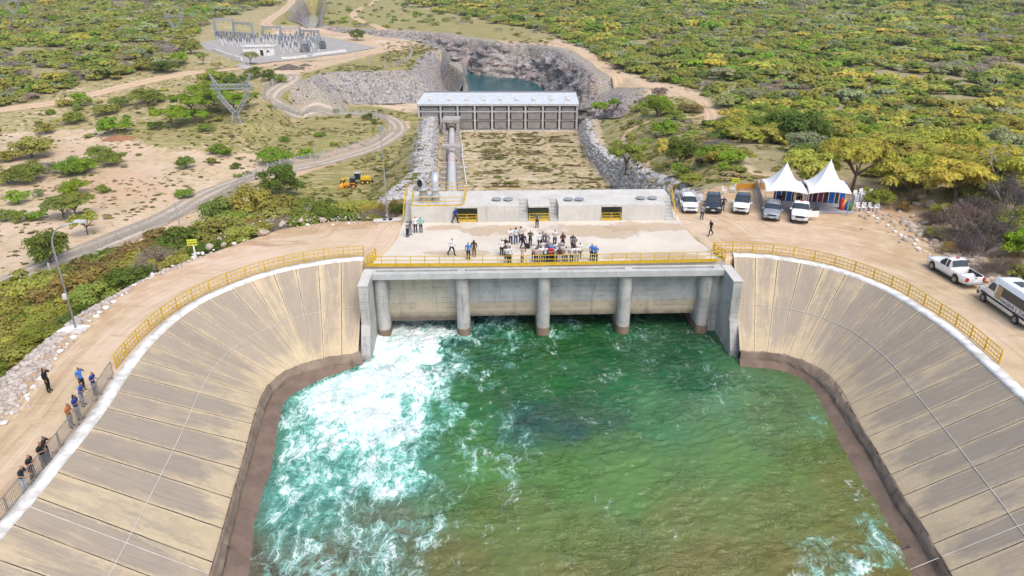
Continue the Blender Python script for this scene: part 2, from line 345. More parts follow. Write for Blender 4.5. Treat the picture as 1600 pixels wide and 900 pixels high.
# ------------------------------------------------------------------ roads
def road_mat(name, c1, c2, track):
    k = NT(name); p = k.pos(); uv = k.n('ShaderNodeUVMap').outputs[0]; sx = k.n('ShaderNodeSeparateXYZ'); k.l(uv, sx.inputs[0])
    n = k.noise(p, .9, 6, .65); n2 = k.noise(p, .15, 4)
    c = k.mix(k.ramp(n, .3, .7), c1, c2); t = k.math('ABSOLUTE', k.math('SUBTRACT', k.math('ABSOLUTE', k.math('SUBTRACT', sx.outputs[0], .5)), .22))
    c = k.mix(k.math('MULTIPLY', k.ramp(k.math('ADD', t, k.math('MULTIPLY', k.math('SUBTRACT', n, .5), .12)), .12, .04), .75), c, track)
    c = k.mix(k.ramp(n2, .55, .75), c, tuple(x * .8 for x in c1)); k.col(c); k.rough(.95); k.spec(.1); return k.m
M_road_grey = road_mat('gravel_track', (.38, .32, .25), (.30, .25, .19), (.52, .46, .38)); M_road_tan = road_mat('earth_track', (.54, .39, .25), (.46, .33, .21), (.60, .46, .32))
def strip(name, pxs, w, m, off=.14, n=None, world=False, step=2.0):
    P = np.array([tuple(p) for p in pxs]) if world else np.array([tuple(hit(*p)) for p in pxs])
    L = np.linalg.norm(np.diff(P[:, :2], axis=0), axis=1).sum(); Q = catmull(P[:, :2], n or max(8, int(L / step)))
    T = np.gradient(Q, axis=0); T /= np.linalg.norm(T, axis=1)[:, None]; Nn = np.stack([-T[:, 1], T[:, 0]], 1); vs = []; cols = 6; uvs = []
    rag = (fbm(np.arange(len(Q)) * .35, np.zeros(len(Q)), 3, 21) - .5) * .5
    for j in range(cols):
        q = Q + Nn * ((j / (cols - 1) - .5) * (w + rag * w * .4))[:, None]
        edge = -.06 if j in (0, cols - 1) else 0
        vs.append(np.stack([q[:, 0], q[:, 1], H(q[:, 0], q[:, 1]) + off + edge], 1))
    Vv = np.stack(vs, 1).reshape(-1, 3); I = np.arange(len(Vv)).reshape(len(Q), cols)
    Ff = np.stack([I[:-1, :-1].ravel(), I[:-1, 1:].ravel(), I[1:, 1:].ravel(), I[1:, :-1].ravel()], 1)
    o = mesh_obj(name, Vv, Ff, m, smooth=True); tag(o, kind='structure')
    uvl = o.data.uv_layers.new(name='UVMap'); u = (Ff % cols) / (cols - 1); vv = (Ff // cols) * step / 5
    uvl.data.foreach_set('uv', np.stack([u.ravel(), vv.ravel()], 1).astype(np.float32).ravel())
    return o
ROAD1 = [(-60, 472), (0, 446), (60, 420), (150, 385), (250, 345), (330, 300), (400, 275), (470, 262), (540, 245), (590, 228), (620, 208), (622, 196), (610, 186), (585, 180), (540, 178), (480, 174), (440, 166), (422, 152), (430, 140), (448, 129), (460, 122), (452, 116)]
strip('gravel_road', ROAD1, 5.4, M_road_grey)
strip('earth_road', [(-200, 205), (0, 172), (100, 158), (200, 134), (290, 115), (400, 104), (470, 96), (560, 86), (620, 77), (638, 70), (628, 64), (580, 58.5), (500, 52.5), (440, 46), (415, 36), (440, 18), (456, 2), (462, -12)], 7.5, M_road_tan)
strip('earth_road', [(850, 62), (866, 66), (895, 75), (925, 95), (960, 119), (1000, 134), (1050, 143), (1085, 155), (1104, 168), (1112, 185), (1100, 195)], 3.8, M_road_tan)
strip('foot_path', [(1022, 305), (1016, 282), (1010, 262), (985, 240), (975, 215), (1000, 196), (1060, 185), (1105, 178)], 1.5, M_road_tan)
strip('earth_road', [(600, 47), (585, 40), (562, 32), (552, 22), (566, 12), (585, 4), (590, -10)], 6, M_road_tan)
strip('access_ramp', [(681, 84), (684, 94), (690, 112), (693, 130), (695, 150), (694, 165)], 5, M_road_grey, .3)
# ------------------------------------------------------------------ rock faces
def rock_mat(name, c1, c2, c3, dark, vein, st=(1, 1, 1)):
    k = NT(name); p = k.pos(); q = k.mapv(p, st); n = k.noise(q, .16, 9, .7, 1.2); n2 = k.noise(q, .8, 7, .72, .6); n3 = k.noise(k.mapv(p, (.3, .3, .9)), .25, 3)
    c = k.mix(k.ramp(n, .32, .66), c1, c2); c = k.mix(k.ramp(n3, .45, .68), c, c3)
    vd = k.n('ShaderNodeTexVoronoi'); vd.feature = 'DISTANCE_TO_EDGE'; vd.inputs['Scale'].default_value = .28; k.l(q, vd.inputs['Vector'])
    vn = k.noise(k.mapv(p, (.5, .5, 1.6), rot=(.5, .35, 0)), .22, 6, .62, .9); vn2 = k.noise(k.mapv(p, (.6, .6, 1.1), rot=(-.6, .4, 0)), .5, 5, .6, .6)
    c = k.mix(k.math('MULTIPLY', k.ramp(k.math('ABSOLUTE', k.math('SUBTRACT', vn, .5)), .022, .004), .75), c, vein); c = k.mix(k.math('MULTIPLY', k.ramp(k.math('ABSOLUTE', k.math('SUBTRACT', vn2, .52)), .02, .004), .5), c, vein)
    c = k.mix(k.math('MULTIPLY', k.ramp(n2, .52, .40), .85), c, dark); k.col(c); k.rough(.95); k.spec(.15); k.bump(k.math('ADD', n2, n), 1.0, .8); return k.m
M_rock = rock_mat('cut_rock', (.27, .24, .225), (.42, .385, .36), (.38, .285, .24), (.05, .042, .04), (.66, .57, .51), (.8, .8, 1.9))
M_rock2 = rock_mat('bank_rock', (.42, .39, .37), (.30, .28, .27), (.40, .35, .29), (.13, .12, .12), (.55, .52, .48), (1.3, 1.3, .25))
def rock_face(name, top, ins, drop, m, off_in=11.0, zb=None, amp=1.0, rows=18, side=1, closed=False, taper=False):
    P = np.array(top, float); P = P[:, :2]; L = np.linalg.norm(np.diff(P, axis=0), axis=1).sum(); n = int(L / 1.6) + 8; Q = catmull(P, n)
    T = np.gradient(Q, axis=0); T /= np.linalg.norm(T, axis=1)[:, None]; Nn = np.stack([T[:, 1], -T[:, 0]], 1) * side
    for _ in range(6): Nn[1:-1] = (Nn[:-2] + 2 * Nn[1:-1] + Nn[2:]) / 4
    zt = H(Q[:, 0] - Nn[:, 0] * .6, Q[:, 1] - Nn[:, 1] * .6, False); s = np.arange(n) * 1.6; vs = []
    for r in range(rows + 1):
        t = r / rows; o = off_in * (t ** .85) * (np.interp(np.arange(n), np.linspace(0, n, len(ins)), ins) if ins else 1)
        d = (fbm(s / 7, np.full(n, t * 4), 4, 31) - .5) * 5 * amp + (np.abs(fbm(s / 2.2, np.full(n, t * 6), 3, 41) - .5)) * -3 * amp + np.where(fbm(s / 4 + t * 2, np.full(n, t * 3), 2, 51) > .55, .9, 0) * amp + (fbm(s / 26, np.full(n, t * .6), 2, 55) - .5) * 5 * amp + (((t * 4 + fbm(s / 15, np.full(n, 3.), 2, 57) * 2) % 1) - .5) * 1.3 * (amp > .5)
        d = d * min(1, t * 5) * (1 if t < .98 else .4)
        b = zb if zb is not None else zt - drop
        if taper: b = b - 3.2 * (1 - ss(s, 0, 11)) * (r > 0)
        vs.append(np.stack([Q[:, 0] + Nn[:, 0] * (o - d) - Nn[:, 0] * (1.2 if r == 0 else 0), Q[:, 1] + Nn[:, 1] * (o - d) - Nn[:, 1] * (1.2 if r == 0 else 0), zt + (b - zt) * t + (.25 if r < 2 else 0)], 1))
    Vv = np.stack(vs, 0).reshape(-1, 3); I = np.arange(len(Vv)).reshape(rows + 1, n)
    Ff = np.stack([I[:-1, :-1].ravel(), I[:-1, 1:].ravel(), I[1:, 1:].ravel(), I[1:, :-1].ravel()], 1)
    o = mesh_obj(name, Vv, Ff, m); tag(o, kind='structure'); return o
rock_face('rock_cliff', pit_top_far + pit_right, None, 0, M_rock, 11, -35, 1.35, 30)
rock_face('rock_bank', cliff_top, None, 0, M_rock2, 11, ZD - .8, .13, 14, taper=True)
rock_face('rock_bank', pit_near, None, 0, M_rock2, 6, -35, .4, 10)
rock_face('rock_cliff', canyon, None, 0, M_rock, 7, -36, .6, 10, side=1)
def water_sheet(name, poly, z, m):
    o = mesh_obj(name, [(p[0], p[1], z) for p in poly], [tuple(range(len(poly)))], m); return tag(o, kind='structure')
k = NT('reservoir_water'); k.col((.008, .075, .085)); k.rough(.2); k.spec(.12); k.bump(k.noise(k.pos(), 1.2, 4), .25, .05); M_res = k.m
water_sheet('reservoir_water', [(-190, 640), (60, 420), (60, 262), (-45, 262), (-60, 420), (-190, 470)], -32.4, M_res)
k = NT('canal_water'); k.col((.30, .36, .42)); k.rough(.1); k.bump(k.noise(k.pos(), 1.2, 4), .25, .05)
water_sheet('canal_water', [p for p in canyon], -30.5, k.m)
# ------------------------------------------------------------------ concrete
def concrete(name, c1, c2, c3=None, stain=(.12, .10, .08), st_amt=.5, scale=.5, streak=True, lines=0, line_ax=2, blobs=()):
    k = NT(name); p = k.obj(); n1 = k.noise(p, scale, 6, .65); n2 = k.noise(p, scale * 9, 5, .7); n3 = k.noise(k.mapv(p, (2.2, 2.2, .22)), 1.1, 5, .65)
    c = k.mix(k.ramp(n1, .35, .65), c1, c2)
    if c3: c = k.mix(k.ramp(k.noise(k.mapv(p, (1, 1, 1), (7, 3, 1)), scale * .6, 6, .62, .5), .54, .62), c, c3)
    if streak: c = k.mix(k.math('MULTIPLY', k.ramp(n3, .52, .74), st_amt), c, stain)
    c = k.mix(k.math('MULTIPLY', k.ramp(n2, .55, .75), .25), c, stain)
    if lines:
        sx = k.n('ShaderNodeSeparateXYZ'); k.l(p, sx.inputs[0]); f = k.math('FRACT', k.math('DIVIDE', k.math('ADD', sx.outputs[line_ax], k.math('MULTIPLY', n1, .04)), lines))
        c = k.mix(k.math('MULTIPLY', k.math('MULTIPLY', k.math('LESS_THAN', f, .045), k.ramp(n1, .3, .6)), .55), c, stain)
    for (cu_, cv_), ra, rb in blobs:
        q = at(cu_, cv_, 0); mp = k.mapv(k.pos(), (1 / ra, 1 / rb, 0), (-q.x / ra, -q.y / rb, 0)); ln = k.n('ShaderNodeVectorMath', operation='LENGTH'); k.l(mp, ln.inputs[0]); nb = k.noise(k.pos(), .55, 6, .65)
        mk = k.ramp(k.math('ADD', ln.outputs['Value'], k.math('MULTIPLY', k.math('SUBTRACT', nb, .5), 2.4)), 1.02, .84); ed = k.ramp(k.math('ABSOLUTE', k.math('SUBTRACT', k.math('ADD', ln.outputs['Value'], k.math('MULTIPLY', k.math('SUBTRACT', nb, .5), 2.4)), .96)), .10, .0)
        c = k.mix(k.math('MULTIPLY', mk, .72), c, k.mix(k.ramp(n2, .3, .7), (.46, .34, .215), (.40, .30, .20))); c = k.mix(k.math('MULTIPLY', ed, .3), c, (.28, .21, .15))
    k.col(c); k.rough(.9); k.spec(.25); k.bump(n2, .25, .03); return k.m
DECK_STAINS = [((930, 362), 4.2, 1.6), ((1010, 356), 3.6, 1.3), ((1010, 402), 3.2, .9), ((722, 397), 2.4, .7), ((775, 361), 2.6, 1.3), ((690, 357), 1.6, .6), ((880, 392), 2.2, .6), ((1060, 402), 1.6, .8)]
M_deck = concrete('deck_concrete', (.62, .57, .49), (.55, .49, .405), None, (.32, .25, .17), .0, .22, False, blobs=DECK_STAINS)
M_block = concrete('pale_concrete', (.58, .56, .52), (.50, .48, .44), None, (.22, .19, .16), .35, .5)
M_pier = concrete('grey_concrete', (.46, .455, .435), (.35, .35, .335), None, (.13, .12, .10), .75, .7, True, .62)
M_beam = concrete('beam_concrete', (.50, .50, .48), (.40, .41, .40), None, (.16, .15, .13), .3, .8)
M_white = mat('white_painted_concrete', (.80, .79, .77), (.50, .48, .44), 1.6, .75)
M_dark = mat('shade_and_dark', (.035, .032, .028), (.02, .02, .018), 2)  # near-black paints the shade of slots, gaps and pipe mouth; also dark doors
def curtain_mat():
    k = NT('curtain_wall_concrete'); p = k.obj(); sx = k.n('ShaderNodeSeparateXYZ'); k.l(p, sx.inputs[0]); z = sx.outputs[2]; x = sx.outputs[0]
    n1 = k.noise(p, .8, 6, .65); n2 = k.noise(p, 5, 5, .7); n3 = k.noise(k.mapv(p, (1.4, 1, .12)), 1.3, 5, .65)
    warm = k.ramp(x, 7.0, 4.5)
    c = k.mix(k.ramp(n1, .35, .65), (.44, .44, .425), (.33, .335, .325)); c = k.mix(k.math('MULTIPLY', warm, .75), c, k.mix(k.ramp(n2, .3, .7), (.48, .43, .31), (.38, .345, .255)))
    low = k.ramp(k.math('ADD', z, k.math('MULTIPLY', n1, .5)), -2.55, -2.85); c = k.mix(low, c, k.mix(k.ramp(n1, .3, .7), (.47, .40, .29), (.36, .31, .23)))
    c = k.mix(k.math('MULTIPLY', k.ramp(n3, .55, .72), .5), c, (.13, .12, .10))
    f = k.math('FRACT', k.math('DIVIDE', k.math('ADD', z, k.math('MULTIPLY', n2, .05)), .42)); c = k.mix(k.math('MULTIPLY', k.math('LESS_THAN', f, .06), k.ramp(n1, .42, .6)), c, (.10, .09, .08))
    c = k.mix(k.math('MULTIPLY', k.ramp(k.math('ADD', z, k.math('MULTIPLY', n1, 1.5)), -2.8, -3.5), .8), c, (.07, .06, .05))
    k.col(c); k.rough(.9); k.bump(n2, .3, .03); return k.m
M_curt = curtain_mat()
M_yellow = mat('yellow_paint', (.62, .42, .03), (.52, .33, .02), 4, .5)
WL = -5.4
# ------------------------------------------------------------------ headworks: one thing, built in its own frame
A0 = at(578, 429.5, 0); A1 = at(1135, 422.5, 0); ax = (A1 - A0); HW_W = ax.length; HW_R = math.atan2(ax.y, ax.x)
RH = .80
hw = empty('outlet_structure', A0, HW_R, 'long concrete outlet structure with deck, round-nosed piers and gate walls above the green pool', 'outlet structure')
HWM = Matrix.Translation(A0) @ Matrix.Rotation(HW_R, 4, 'Z'); HWI = HWM.inverted()
def lo(u, v, z): return HWI @ at(u, v, z)
def lx(u, v, z): return lo(u, v, z).x
YB, YK, ZT = lo(850, 347, 0).y, lo(850, 297, 1.5).y, 1.5
dk = [(0.1, 1.0)] + [tuple(lo(u, v, 0)[:2]) for u, v in [(572, 416), (590, 404), (606, 394), (620, 375), (629, 352), (634, 336)]]
dkr = [tuple(lo(u, v, 0)[:2]) for u, v in [(1059, 338), (1066, 352), (1083, 373), (1110, 392), (1134, 409)]]
dk = dk[1:] + [(dk[-1][0] + .1, YK)] + [(dkr[0][0], YK)] + dkr
MB().prism([(max(p[0], -.2), p[1]) for p in dk][::-1], -.6, .06).build('deck', M_deck, hw)
m = MB(); m.box((HW_W / 2, .22, -.2), (HW_W, .44, .44)); m.box((HW_W / 2, .95, -.25), (HW_W - .2, .3, .52)); m.build('front_beam', M_beam, hw)
gaps = [lx(u, 424, 0) for u in (600, 720, 852, 984, 1110)]
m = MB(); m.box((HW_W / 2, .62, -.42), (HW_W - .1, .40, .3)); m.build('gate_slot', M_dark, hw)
for g in [(0, lx(588, 424, 0))] + [(x - .28, x + .28) for x in gaps[1:4]] + [(lx(1117, 420, 0), HW_W)]:
    MB().box(((g[0] + g[1]) / 2, .62, -.12), (g[1] - g[0], .37, .29)).build('slot_cover', M_beam, hw)
def pier(x, w, y0=.25, y1=4.6):
    pts = [(x + w / 2 * math.cos(t), y0 + w / 2 - w / 2 * math.sin(t)) for t in np.linspace(0, math.pi, 13)] + [(x - w / 2, y1), (x + w / 2, y1)]
    m = MB(); m.prism(pts[::-1], -4.75, -.42); o = m.build('pier', M_pier, hw)
    f = MB(); q = [(x + (a - x) * 1.02, y0 + (b - y0) * 1.0 - .02) for a, b in pts]; f.prism(q[::-1], -8.5, -4.752); f.build('pier_foot', M_foot, o)
M_foot = concrete('algae_concrete', (.19, .135, .095), (.25, .185, .13), None, (.07, .05, .03), .5, 1.2)
for u, w in ((591, 1.0), (721.5, 1.0), (852, 1.0), (984, 1.0), (1115, 1.0)): pier(lx(u, 440, -.5), w)
px_x = [lx(u, 440, -.5) for u in (591, 721.5, 852, 984, 1115)]
for a, b in zip(px_x[:-1], px_x[1:]):
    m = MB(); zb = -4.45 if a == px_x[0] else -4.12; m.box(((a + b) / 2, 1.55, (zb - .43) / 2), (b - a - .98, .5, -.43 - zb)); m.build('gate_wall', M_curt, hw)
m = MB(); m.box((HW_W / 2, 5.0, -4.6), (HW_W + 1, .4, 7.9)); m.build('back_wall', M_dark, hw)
# end walls with a stepped, battered toe
def wing(x, s, nm):
    m = MB(); d0 = -2.05
    prof = [(1.2, .0), (d0, .0), (d0, -3.0), (d0 - .22, -3.0), (d0 - 1.15, -5.0), (d0 - 1.2, -8), (1.2, -8)]
    for i, (a, b) in enumerate(((x - .32 * s, x + .32 * s),)):
        vs = [(a, p[0], p[1]) for p in prof] + [(b, p[0], p[1]) for p in prof]; n = len(prof)
        m.add(vs, [tuple(range(n)), tuple(range(2 * n - 1, n - 1, -1))] + [(i2, n + i2, n + (i2 + 1) % n, (i2 + 1) % n) for i2 in range(n)])
    m.box(((px_x[0] + x) / 2 if s > 0 else (px_x[-1] + x) / 2, 1.6, -4.2), (abs((px_x[0] if s > 0 else px_x[-1]) - x), 1.9, 7.4))
    w_ = m.build('end_wall', M_pier, hw)
    c = MB(); c.box((x, -.6, .03), (.72, 3.0, .07)); c.build('coping', M_block, w_)
wing(-.22, 1, 'l'); wing(HW_W + .25, -1, 'r')
# raised rear block with walk-through openings, stairs and hatch caps
def bx(u, v=334): return HWI @ on_y(u, v, (HWM @ Vector((10, YB, 0))).y)
X_ = lambda u: bx(u).x
seg = [(643, 713), (746, 811), (873, 940), (973, 1041)]; opens = [(713, 746), (826, 859), (940, 973)]; stairs = [(631, 643), (811, 826), (859, 873), (1041, 1057)]
TH_ = .16
for a, b in seg: MB().box(((X_(a) + X_(b)) / 2, (YB + YK) / 2, (ZT - TH_) / 2 + .03), (X_(b) - X_(a), YK - YB, ZT - TH_ - .06)).build('block', M_block, hw)
m = MB()
for a, b in seg + opens: m.box(((X_(a) + X_(b)) / 2, (YB + YK) / 2, ZT - TH_ / 2), (X_(b) - X_(a), YK - YB, TH_))
for a, b in stairs: m.box(((X_(a) + X_(b)) / 2, (YB + 2.0 + YK) / 2, ZT / 2 + .03), (X_(b) - X_(a) - .01, YK - YB - 2.0, ZT - .06))
m.build('roof_slab', M_block, hw)
for a, b in stairs:
    m = MB(); n = 6
    for i in range(n): m.box(((X_(a) + X_(b)) / 2, YB + (i + .5) * 2.0 / n, (i + 1) * ZT / (n + 1) / 2 + .03), (X_(b) - X_(a) - .06, 2.0 / n - .004, (i + 1) * ZT / (n + 1) - .06))
    m.build('stairs', M_beam, hw)
for a, b in opens:
    o = MB().box(((X_(a) + X_(b)) / 2, (YB + YK) / 2 + .3, .035), (X_(b) - X_(a) - .02, YK - YB - .6, .09)).build('passage_floor', mat('passage_grass', (.36, .38, .12), (.52, .42, .22), 3), hw)
M_hatch = mat('hatch_steel', (.42, .43, .43), (.25, .25, .25), 6, .5, 0, .3)
for u in (776, 794, 888, 905, 1001, 1019):
    p = lo(u, 313 if u < 950 else 311, ZT); m = MB(); m.tube([(p.x, p.y, ZT), (p.x, p.y, ZT + .10)], .30, 14); o = m.build('hatch_cap', M_dark, hw)
    MB().tube([(p.x, p.y, ZT + .101), (p.x, p.y, ZT + .17)], .42, 16).build('lid', M_hatch, o)
# ------------------------------------------------------------------ railings
def pathlen(P): return np.concatenate([[0], np.cumsum(np.linalg.norm(np.diff(np.array([tuple(p) for p in P]), axis=0), axis=1))])
def along(P, s):
    A = np.array([tuple(p) for p in P]); L = pathlen(P); return Vector([float(np.interp(s, L, A[:, k])) for k in range(3)])
def railing(label, P, h=1.05, sp=1.05, rails=(1.0, .68, .36), bal=0, post=.06, m=None, toe=0.0, name='railing', group=None, cat='railing', rail_w=.045):
    h *= RH; m = m or M_yellow; t = empty(name, P[0], 0, label, cat, group); o0 = Vector(P[0]); L = pathlen(P)[-1]; n = max(1, round(L / sp)); sp = L / n
    for i in range(n + 1):
        p = along(P, i * sp) - o0; MB().box((p.x, p.y, p.z + h / 2), (post, post, h)).build('post', m, t)
    for r in rails:
        q = MB(); K = np.unique(np.concatenate([pathlen(P), np.arange(0, L, .8)])); pts = [along(P, s) - o0 for s in K]
        for a, b in zip(pts[:-1], pts[1:]): q.bar(a + Vector((0, 0, h * r)), b + Vector((0, 0, h * r)), rail_w)
        q.build('rail', m, t)
    if toe:
        q = MB(); pts = [along(P, s) - o0 for s in np.arange(0, L + .01, .8)]
        for a, b in zip(pts[:-1], pts[1:]): q.bar(a + Vector((0, 0, toe / 2 + .02)), b + Vector((0, 0, toe / 2 + .02)), .03, toe)
        q.build('toe_board', m, t)
    if bal:
        for i in range(n):
            q = MB()
            for j in range(1, bal):
                p = along(P, (i + j / bal) * sp) - o0; q.box((p.x, p.y, p.z + h * .5), (.022, .022, h * .98))
            q.build('infill_bars', m, t)
    return t
wv = lambda x, y, z: HWM @ Vector((x, y, z))
railing('yellow front railing along the edge of the concrete deck above the gate piers', [at(574, 417, .06), at(800, 416.2, .06), at(1132, 409, .06)], 1.05, 1.06, (1, .62, .3), 0, .055, None, .2)
railing('short yellow railing closing the left corner of the concrete deck', [at(574.5, 416, .06), at(589, 404, .06), at(587, 403, .06)], 1.05, .5, (1, .75, .5, .25), 0, .06, None, .2)
railing('short yellow railing closing the right corner of the concrete deck', [at(1132.5, 408, .06), at(1112, 394.5, .06), at(1114, 393.5, .06)], 1.05, .5, (1, .75, .5, .25), 0, .06, None, .2)
def offs(Pl, d):
    Q = Pl.copy(); T = np.gradient(Q[:, :2], axis=0); T /= np.linalg.norm(T, axis=1)[:, None]
    Q[:, 0] += -T[:, 1] * d; Q[:, 1] += T[:, 0] * d; return Q
OL = offs(BL, -.95); OR = offs(BR, .95)       # outward of the pool
if OL[100, 0] > BL[100, 0]: OL = offs(BL, .95)
if OR[100, 0] < BR[100, 0]: OR = offs(BR, -.95)
iL = int(np.argmin(np.abs(proj(OL[:, 0], OL[:, 1], OL[:, 2])[0] - 180) + 1e3 * (np.arange(260) > 200)))
PL_ = [Vector((p[0], p[1], .05)) for p in OL[:iL + 1:3]]
railing('long curved yellow railing round the left side of the pool', PL_, 1.05, 1.5, (1, .66, .33, .06), 4, .07, rail_w=.045)
uR, vR, _ = proj(OR[:, 0], OR[:, 1], OR[:, 2]); iR = int(np.argmin(np.abs(uR - 1562)))
PR_ = [at(1114, 394, .05)] + [Vector((p[0], p[1], .05)) for p in OR[:iR + 1:3]]
railing('long curved yellow railing round the right side of the pool', PR_, 1.05, 1.5, (1, .66, .33, .06), 5, .08, rail_w=.045)
for i, (a, b) in enumerate(opens):
    railing(['yellow guard railing in the left opening of the rear concrete block', 'yellow guard railing in the middle opening of the rear concrete block, between two stairs', 'yellow guard railing in the right opening of the rear concrete block'][i],
            [wv(X_(a) + .08, YB + .12, .06), wv(X_(b) - .08, YB + .12, .06)], .85, .85, (1, .62, .28), 0, .055, None, .16)
railing('yellow roof railing in front of the two steel vent pipes', [wv(X_(643) + .1, YB + .15, ZT), wv(X_(724), YB + .15, ZT), wv(X_(724) + .25, YK - .3, ZT)], 1.0, 1.5, (1, .55), 0, .05, None, .1)
railing('yellow railing along the rear edge of the block beside the big pipe', [wv(X_(668), YK - .12, ZT), wv(X_(722), YK - .12, ZT)], 1.0, 1.2, (1, .55, .2), 0, .05)
for (u, d, lb) in ((631, -.02, 'yellow handrail on the outer side of the far left stairs'), (643, .0, 'yellow handrail on the inner side of the far left stairs'), (1057, .05, 'yellow handrail on the outer side of the far right stairs')):
    railing(lb, [wv(X_(u) + d, YB - .1, .06), wv(X_(u) + d, YB + 2.0, ZT), wv(X_(u) + d, YK - .5 if u == 631 else YB + 2.6, ZT)], 1.0, 1.1, (1, .5), 0, .055)
# steel barriers along the left crest
def barrier_proto():
    t = empty('crowd_barrier', (0, 0, 0)); m_ = mat('galvanised_steel', (.40, .37, .33), (.30, .27, .24), 8, .5, 0, .5); L = 2.1
    f = MB(); f.bar((0, 0, .15), (0, 0, 1.08), .04); f.bar((L, 0, .15), (L, 0, 1.08), .04); f.bar((0, 0, 1.08), (L, 0, 1.08), .04); f.bar((0, 0, .2), (L, 0, .2), .04); f.build('frame', m_, t)
    q = MB()
    for i in range(1, 18): q.bar((L * i / 18, 0, .2), (L * i / 18, 0, 1.08), .016)
    q.build('bars', m_, t)
    for x in (.25, L - .25): MB().bar((x, -.3, .03), (x, .3, .03), .04).bar((x, 0, .03), (x, 0, .2), .04).build('foot', m_, t)
    return t
bp = barrier_proto(); BPATH = [at(u, v, 0) for u, v in [(178, 588), (140, 645), (100, 696), (40, 772), (0, 822), (-70, 905)]]
Lb = pathlen(BPATH)[-1]; nb = int(Lb / 2.2)
for i in range(nb):
    o = bp if i == 0 else copy_tree(bp); a = along(BPATH, i * 2.2); b = along(BPATH, i * 2.2 + 2.1); o.scale = (1, 1, .84); o.location = (a.x, a.y, .02); o.rotation_euler.z = math.atan2(b.y - a.y, b.x - a.x)
    tag(o, 'grey steel crowd barrier in the row along the left kerb of the pool' if i else 'grey steel crowd barrier butting against the end of the left yellow railing', 'barrier', 'crowd barriers along the left kerb')
# ------------------------------------------------------------------ concrete-lined pool sides
def slope_mat():
    k = NT('slope_concrete'); uv = k.n('ShaderNodeUVMap').outputs[0]; sx = k.n('ShaderNodeSeparateXYZ'); k.l(uv, sx.inputs[0]); u, v = sx.outputs[0], sx.outputs[1]; p = k.pos()
    n1 = k.noise(p, .5, 6, .65); n2 = k.noise(p, 4.5, 5, .7); ns = k.noise(k.mapv(uv, (7, 1.5, 1)), 1.8, 7, .7, .4); ns2 = k.noise(k.mapv(uv, (2.6, 1.9, 1), (5, 9, 0)), 1.0, 8, .72, .9)
    uw = k.math('ADD', u, k.math('MULTIPLY', k.math('SUBTRACT', n1, .5), .05)); fr = k.math('FRACT', uw); fl = k.math('FLOOR', uw)
    wn_ = k.n('ShaderNodeTexWhiteNoise', noise_dimensions='1D'); k.l(fl, wn_.inputs['W']); rnd = wn_.outputs[0]; rc = wn_.outputs[1]
    rs = k.n('ShaderNodeSeparateColor'); k.l(rc, rs.inputs[0]); r2 = rs.outputs[1]
    e = k.math('ABSOLUTE', k.math('SUBTRACT', k.math('MULTIPLY', fr, 2), 1))
    e = k.math('ADD', e, k.math('MULTIPLY', k.math('SUBTRACT', n2, .5), .05))
    base = k.mix(k.ramp(n1, .3, .7), (.55, .44, .285), (.46, .37, .24)); base = k.mix(k.ramp(n2, .5, .75), base, (.58, .49, .35))
    # dark weathered run down the middle of each panel, ragged towards joints
    s = k.math('ADD', k.math('ADD', k.math('MULTIPLY', k.math('SUBTRACT', ns2, .5), 2.3), k.math('MULTIPLY', k.math('SUBTRACT', n1, .5), .9)), k.math('ADD', k.math('MULTIPLY', rnd, .5), .12))
    s = k.math('SUBTRACT', s, k.math('MULTIPLY', k.math('POWER', e, 4), .62)); s = k.math('SUBTRACT', s, k.math('MULTIPLY', k.ramp(v, .70, 1.0), .62))
    gy_ = k.mix(k.ramp(ns, .3, .7), (.255, .215, .175), (.40, .34, .27)); gy_ = k.mix(k.math('MULTIPLY', r2, .55), gy_, (.235, .205, .18))
    c = k.mix(k.math('MULTIPLY', k.ramp(s, -.32, .46), .84), base, gy_)
    c = k.mix(k.math('MULTIPLY', k.ramp(ns, .56, .72), .6), c, (.165, .14, .12)); c = k.mix(k.math('MULTIPLY', k.math('SUBTRACT', 1, rs.outputs[2]), .28), c, k.mix(.5, c, (.22, .19, .16)))
    nf = k.noise(k.mapv(uv, (26, .8, 1), (2, 4, 0)), 1.5, 5, .7, .2); c = k.mix(k.math('MULTIPLY', k.math('MULTIPLY', k.ramp(nf, .58, .72), k.ramp(n1, .38, .6)), .6), c, (.17, .14, .115)); c = k.mix(k.math('MULTIPLY', k.math('MULTIPLY', k.ramp(nf, .40, .30), k.ramp(n2, .45, .6)), .5), c, (.58, .50, .37))
    # pale leached fringe beside joints and the joint itself
    fr_ = k.ramp(k.math('ADD', e, k.math('MULTIPLY', k.math('SUBTRACT', n2, .5), .5)), .80, .96); c = k.mix(k.math('MULTIPLY', k.math('MULTIPLY', fr_, .6), k.ramp(n1, .4, .6)), c, (.60, .50, .34))
    c = k.mix(k.math('MULTIPLY', k.math('GREATER_THAN', e, .965), k.math('ADD', .5, k.math('MULTIPLY', k.ramp(n1, .3, .6), .6))), c, (.075, .06, .05))
    k.col(c); k.rough(.92); k.spec(.2); k.bump(n2, .3, .03); return k.m
M_slope = slope_mat()
M_toe = concrete('toe_concrete', (.27, .21, .16), (.19, .145, .11), None, (.06, .045, .035), .55, .8)
M_wet = concrete('wet_toe_concrete', (.20, .145, .11), (.15, .108, .082), None, (.05, .035, .028), .35, .9)
def line3(pxs, z, y=6): return catmull([tuple(p) for p in ext([at(u, v, z) for u, v in pxs], y)], 260)
B1L = line3([(560, 551), (538, 555), (507, 560), (472, 569), (455, 576), (432, 590), (415, 607), (406, 626), (397, 650), (390, 675), (380, 715), (362, 775), (342, 845), (327, 897)], -4.5)
B2L = line3([(566, 562), (538, 567), (510, 573), (475, 582), (458, 588), (440, 600), (425, 615), (414, 638), (407, 660), (400, 684), (390, 722), (373, 785), (356, 852), (346, 897)], -4.95)
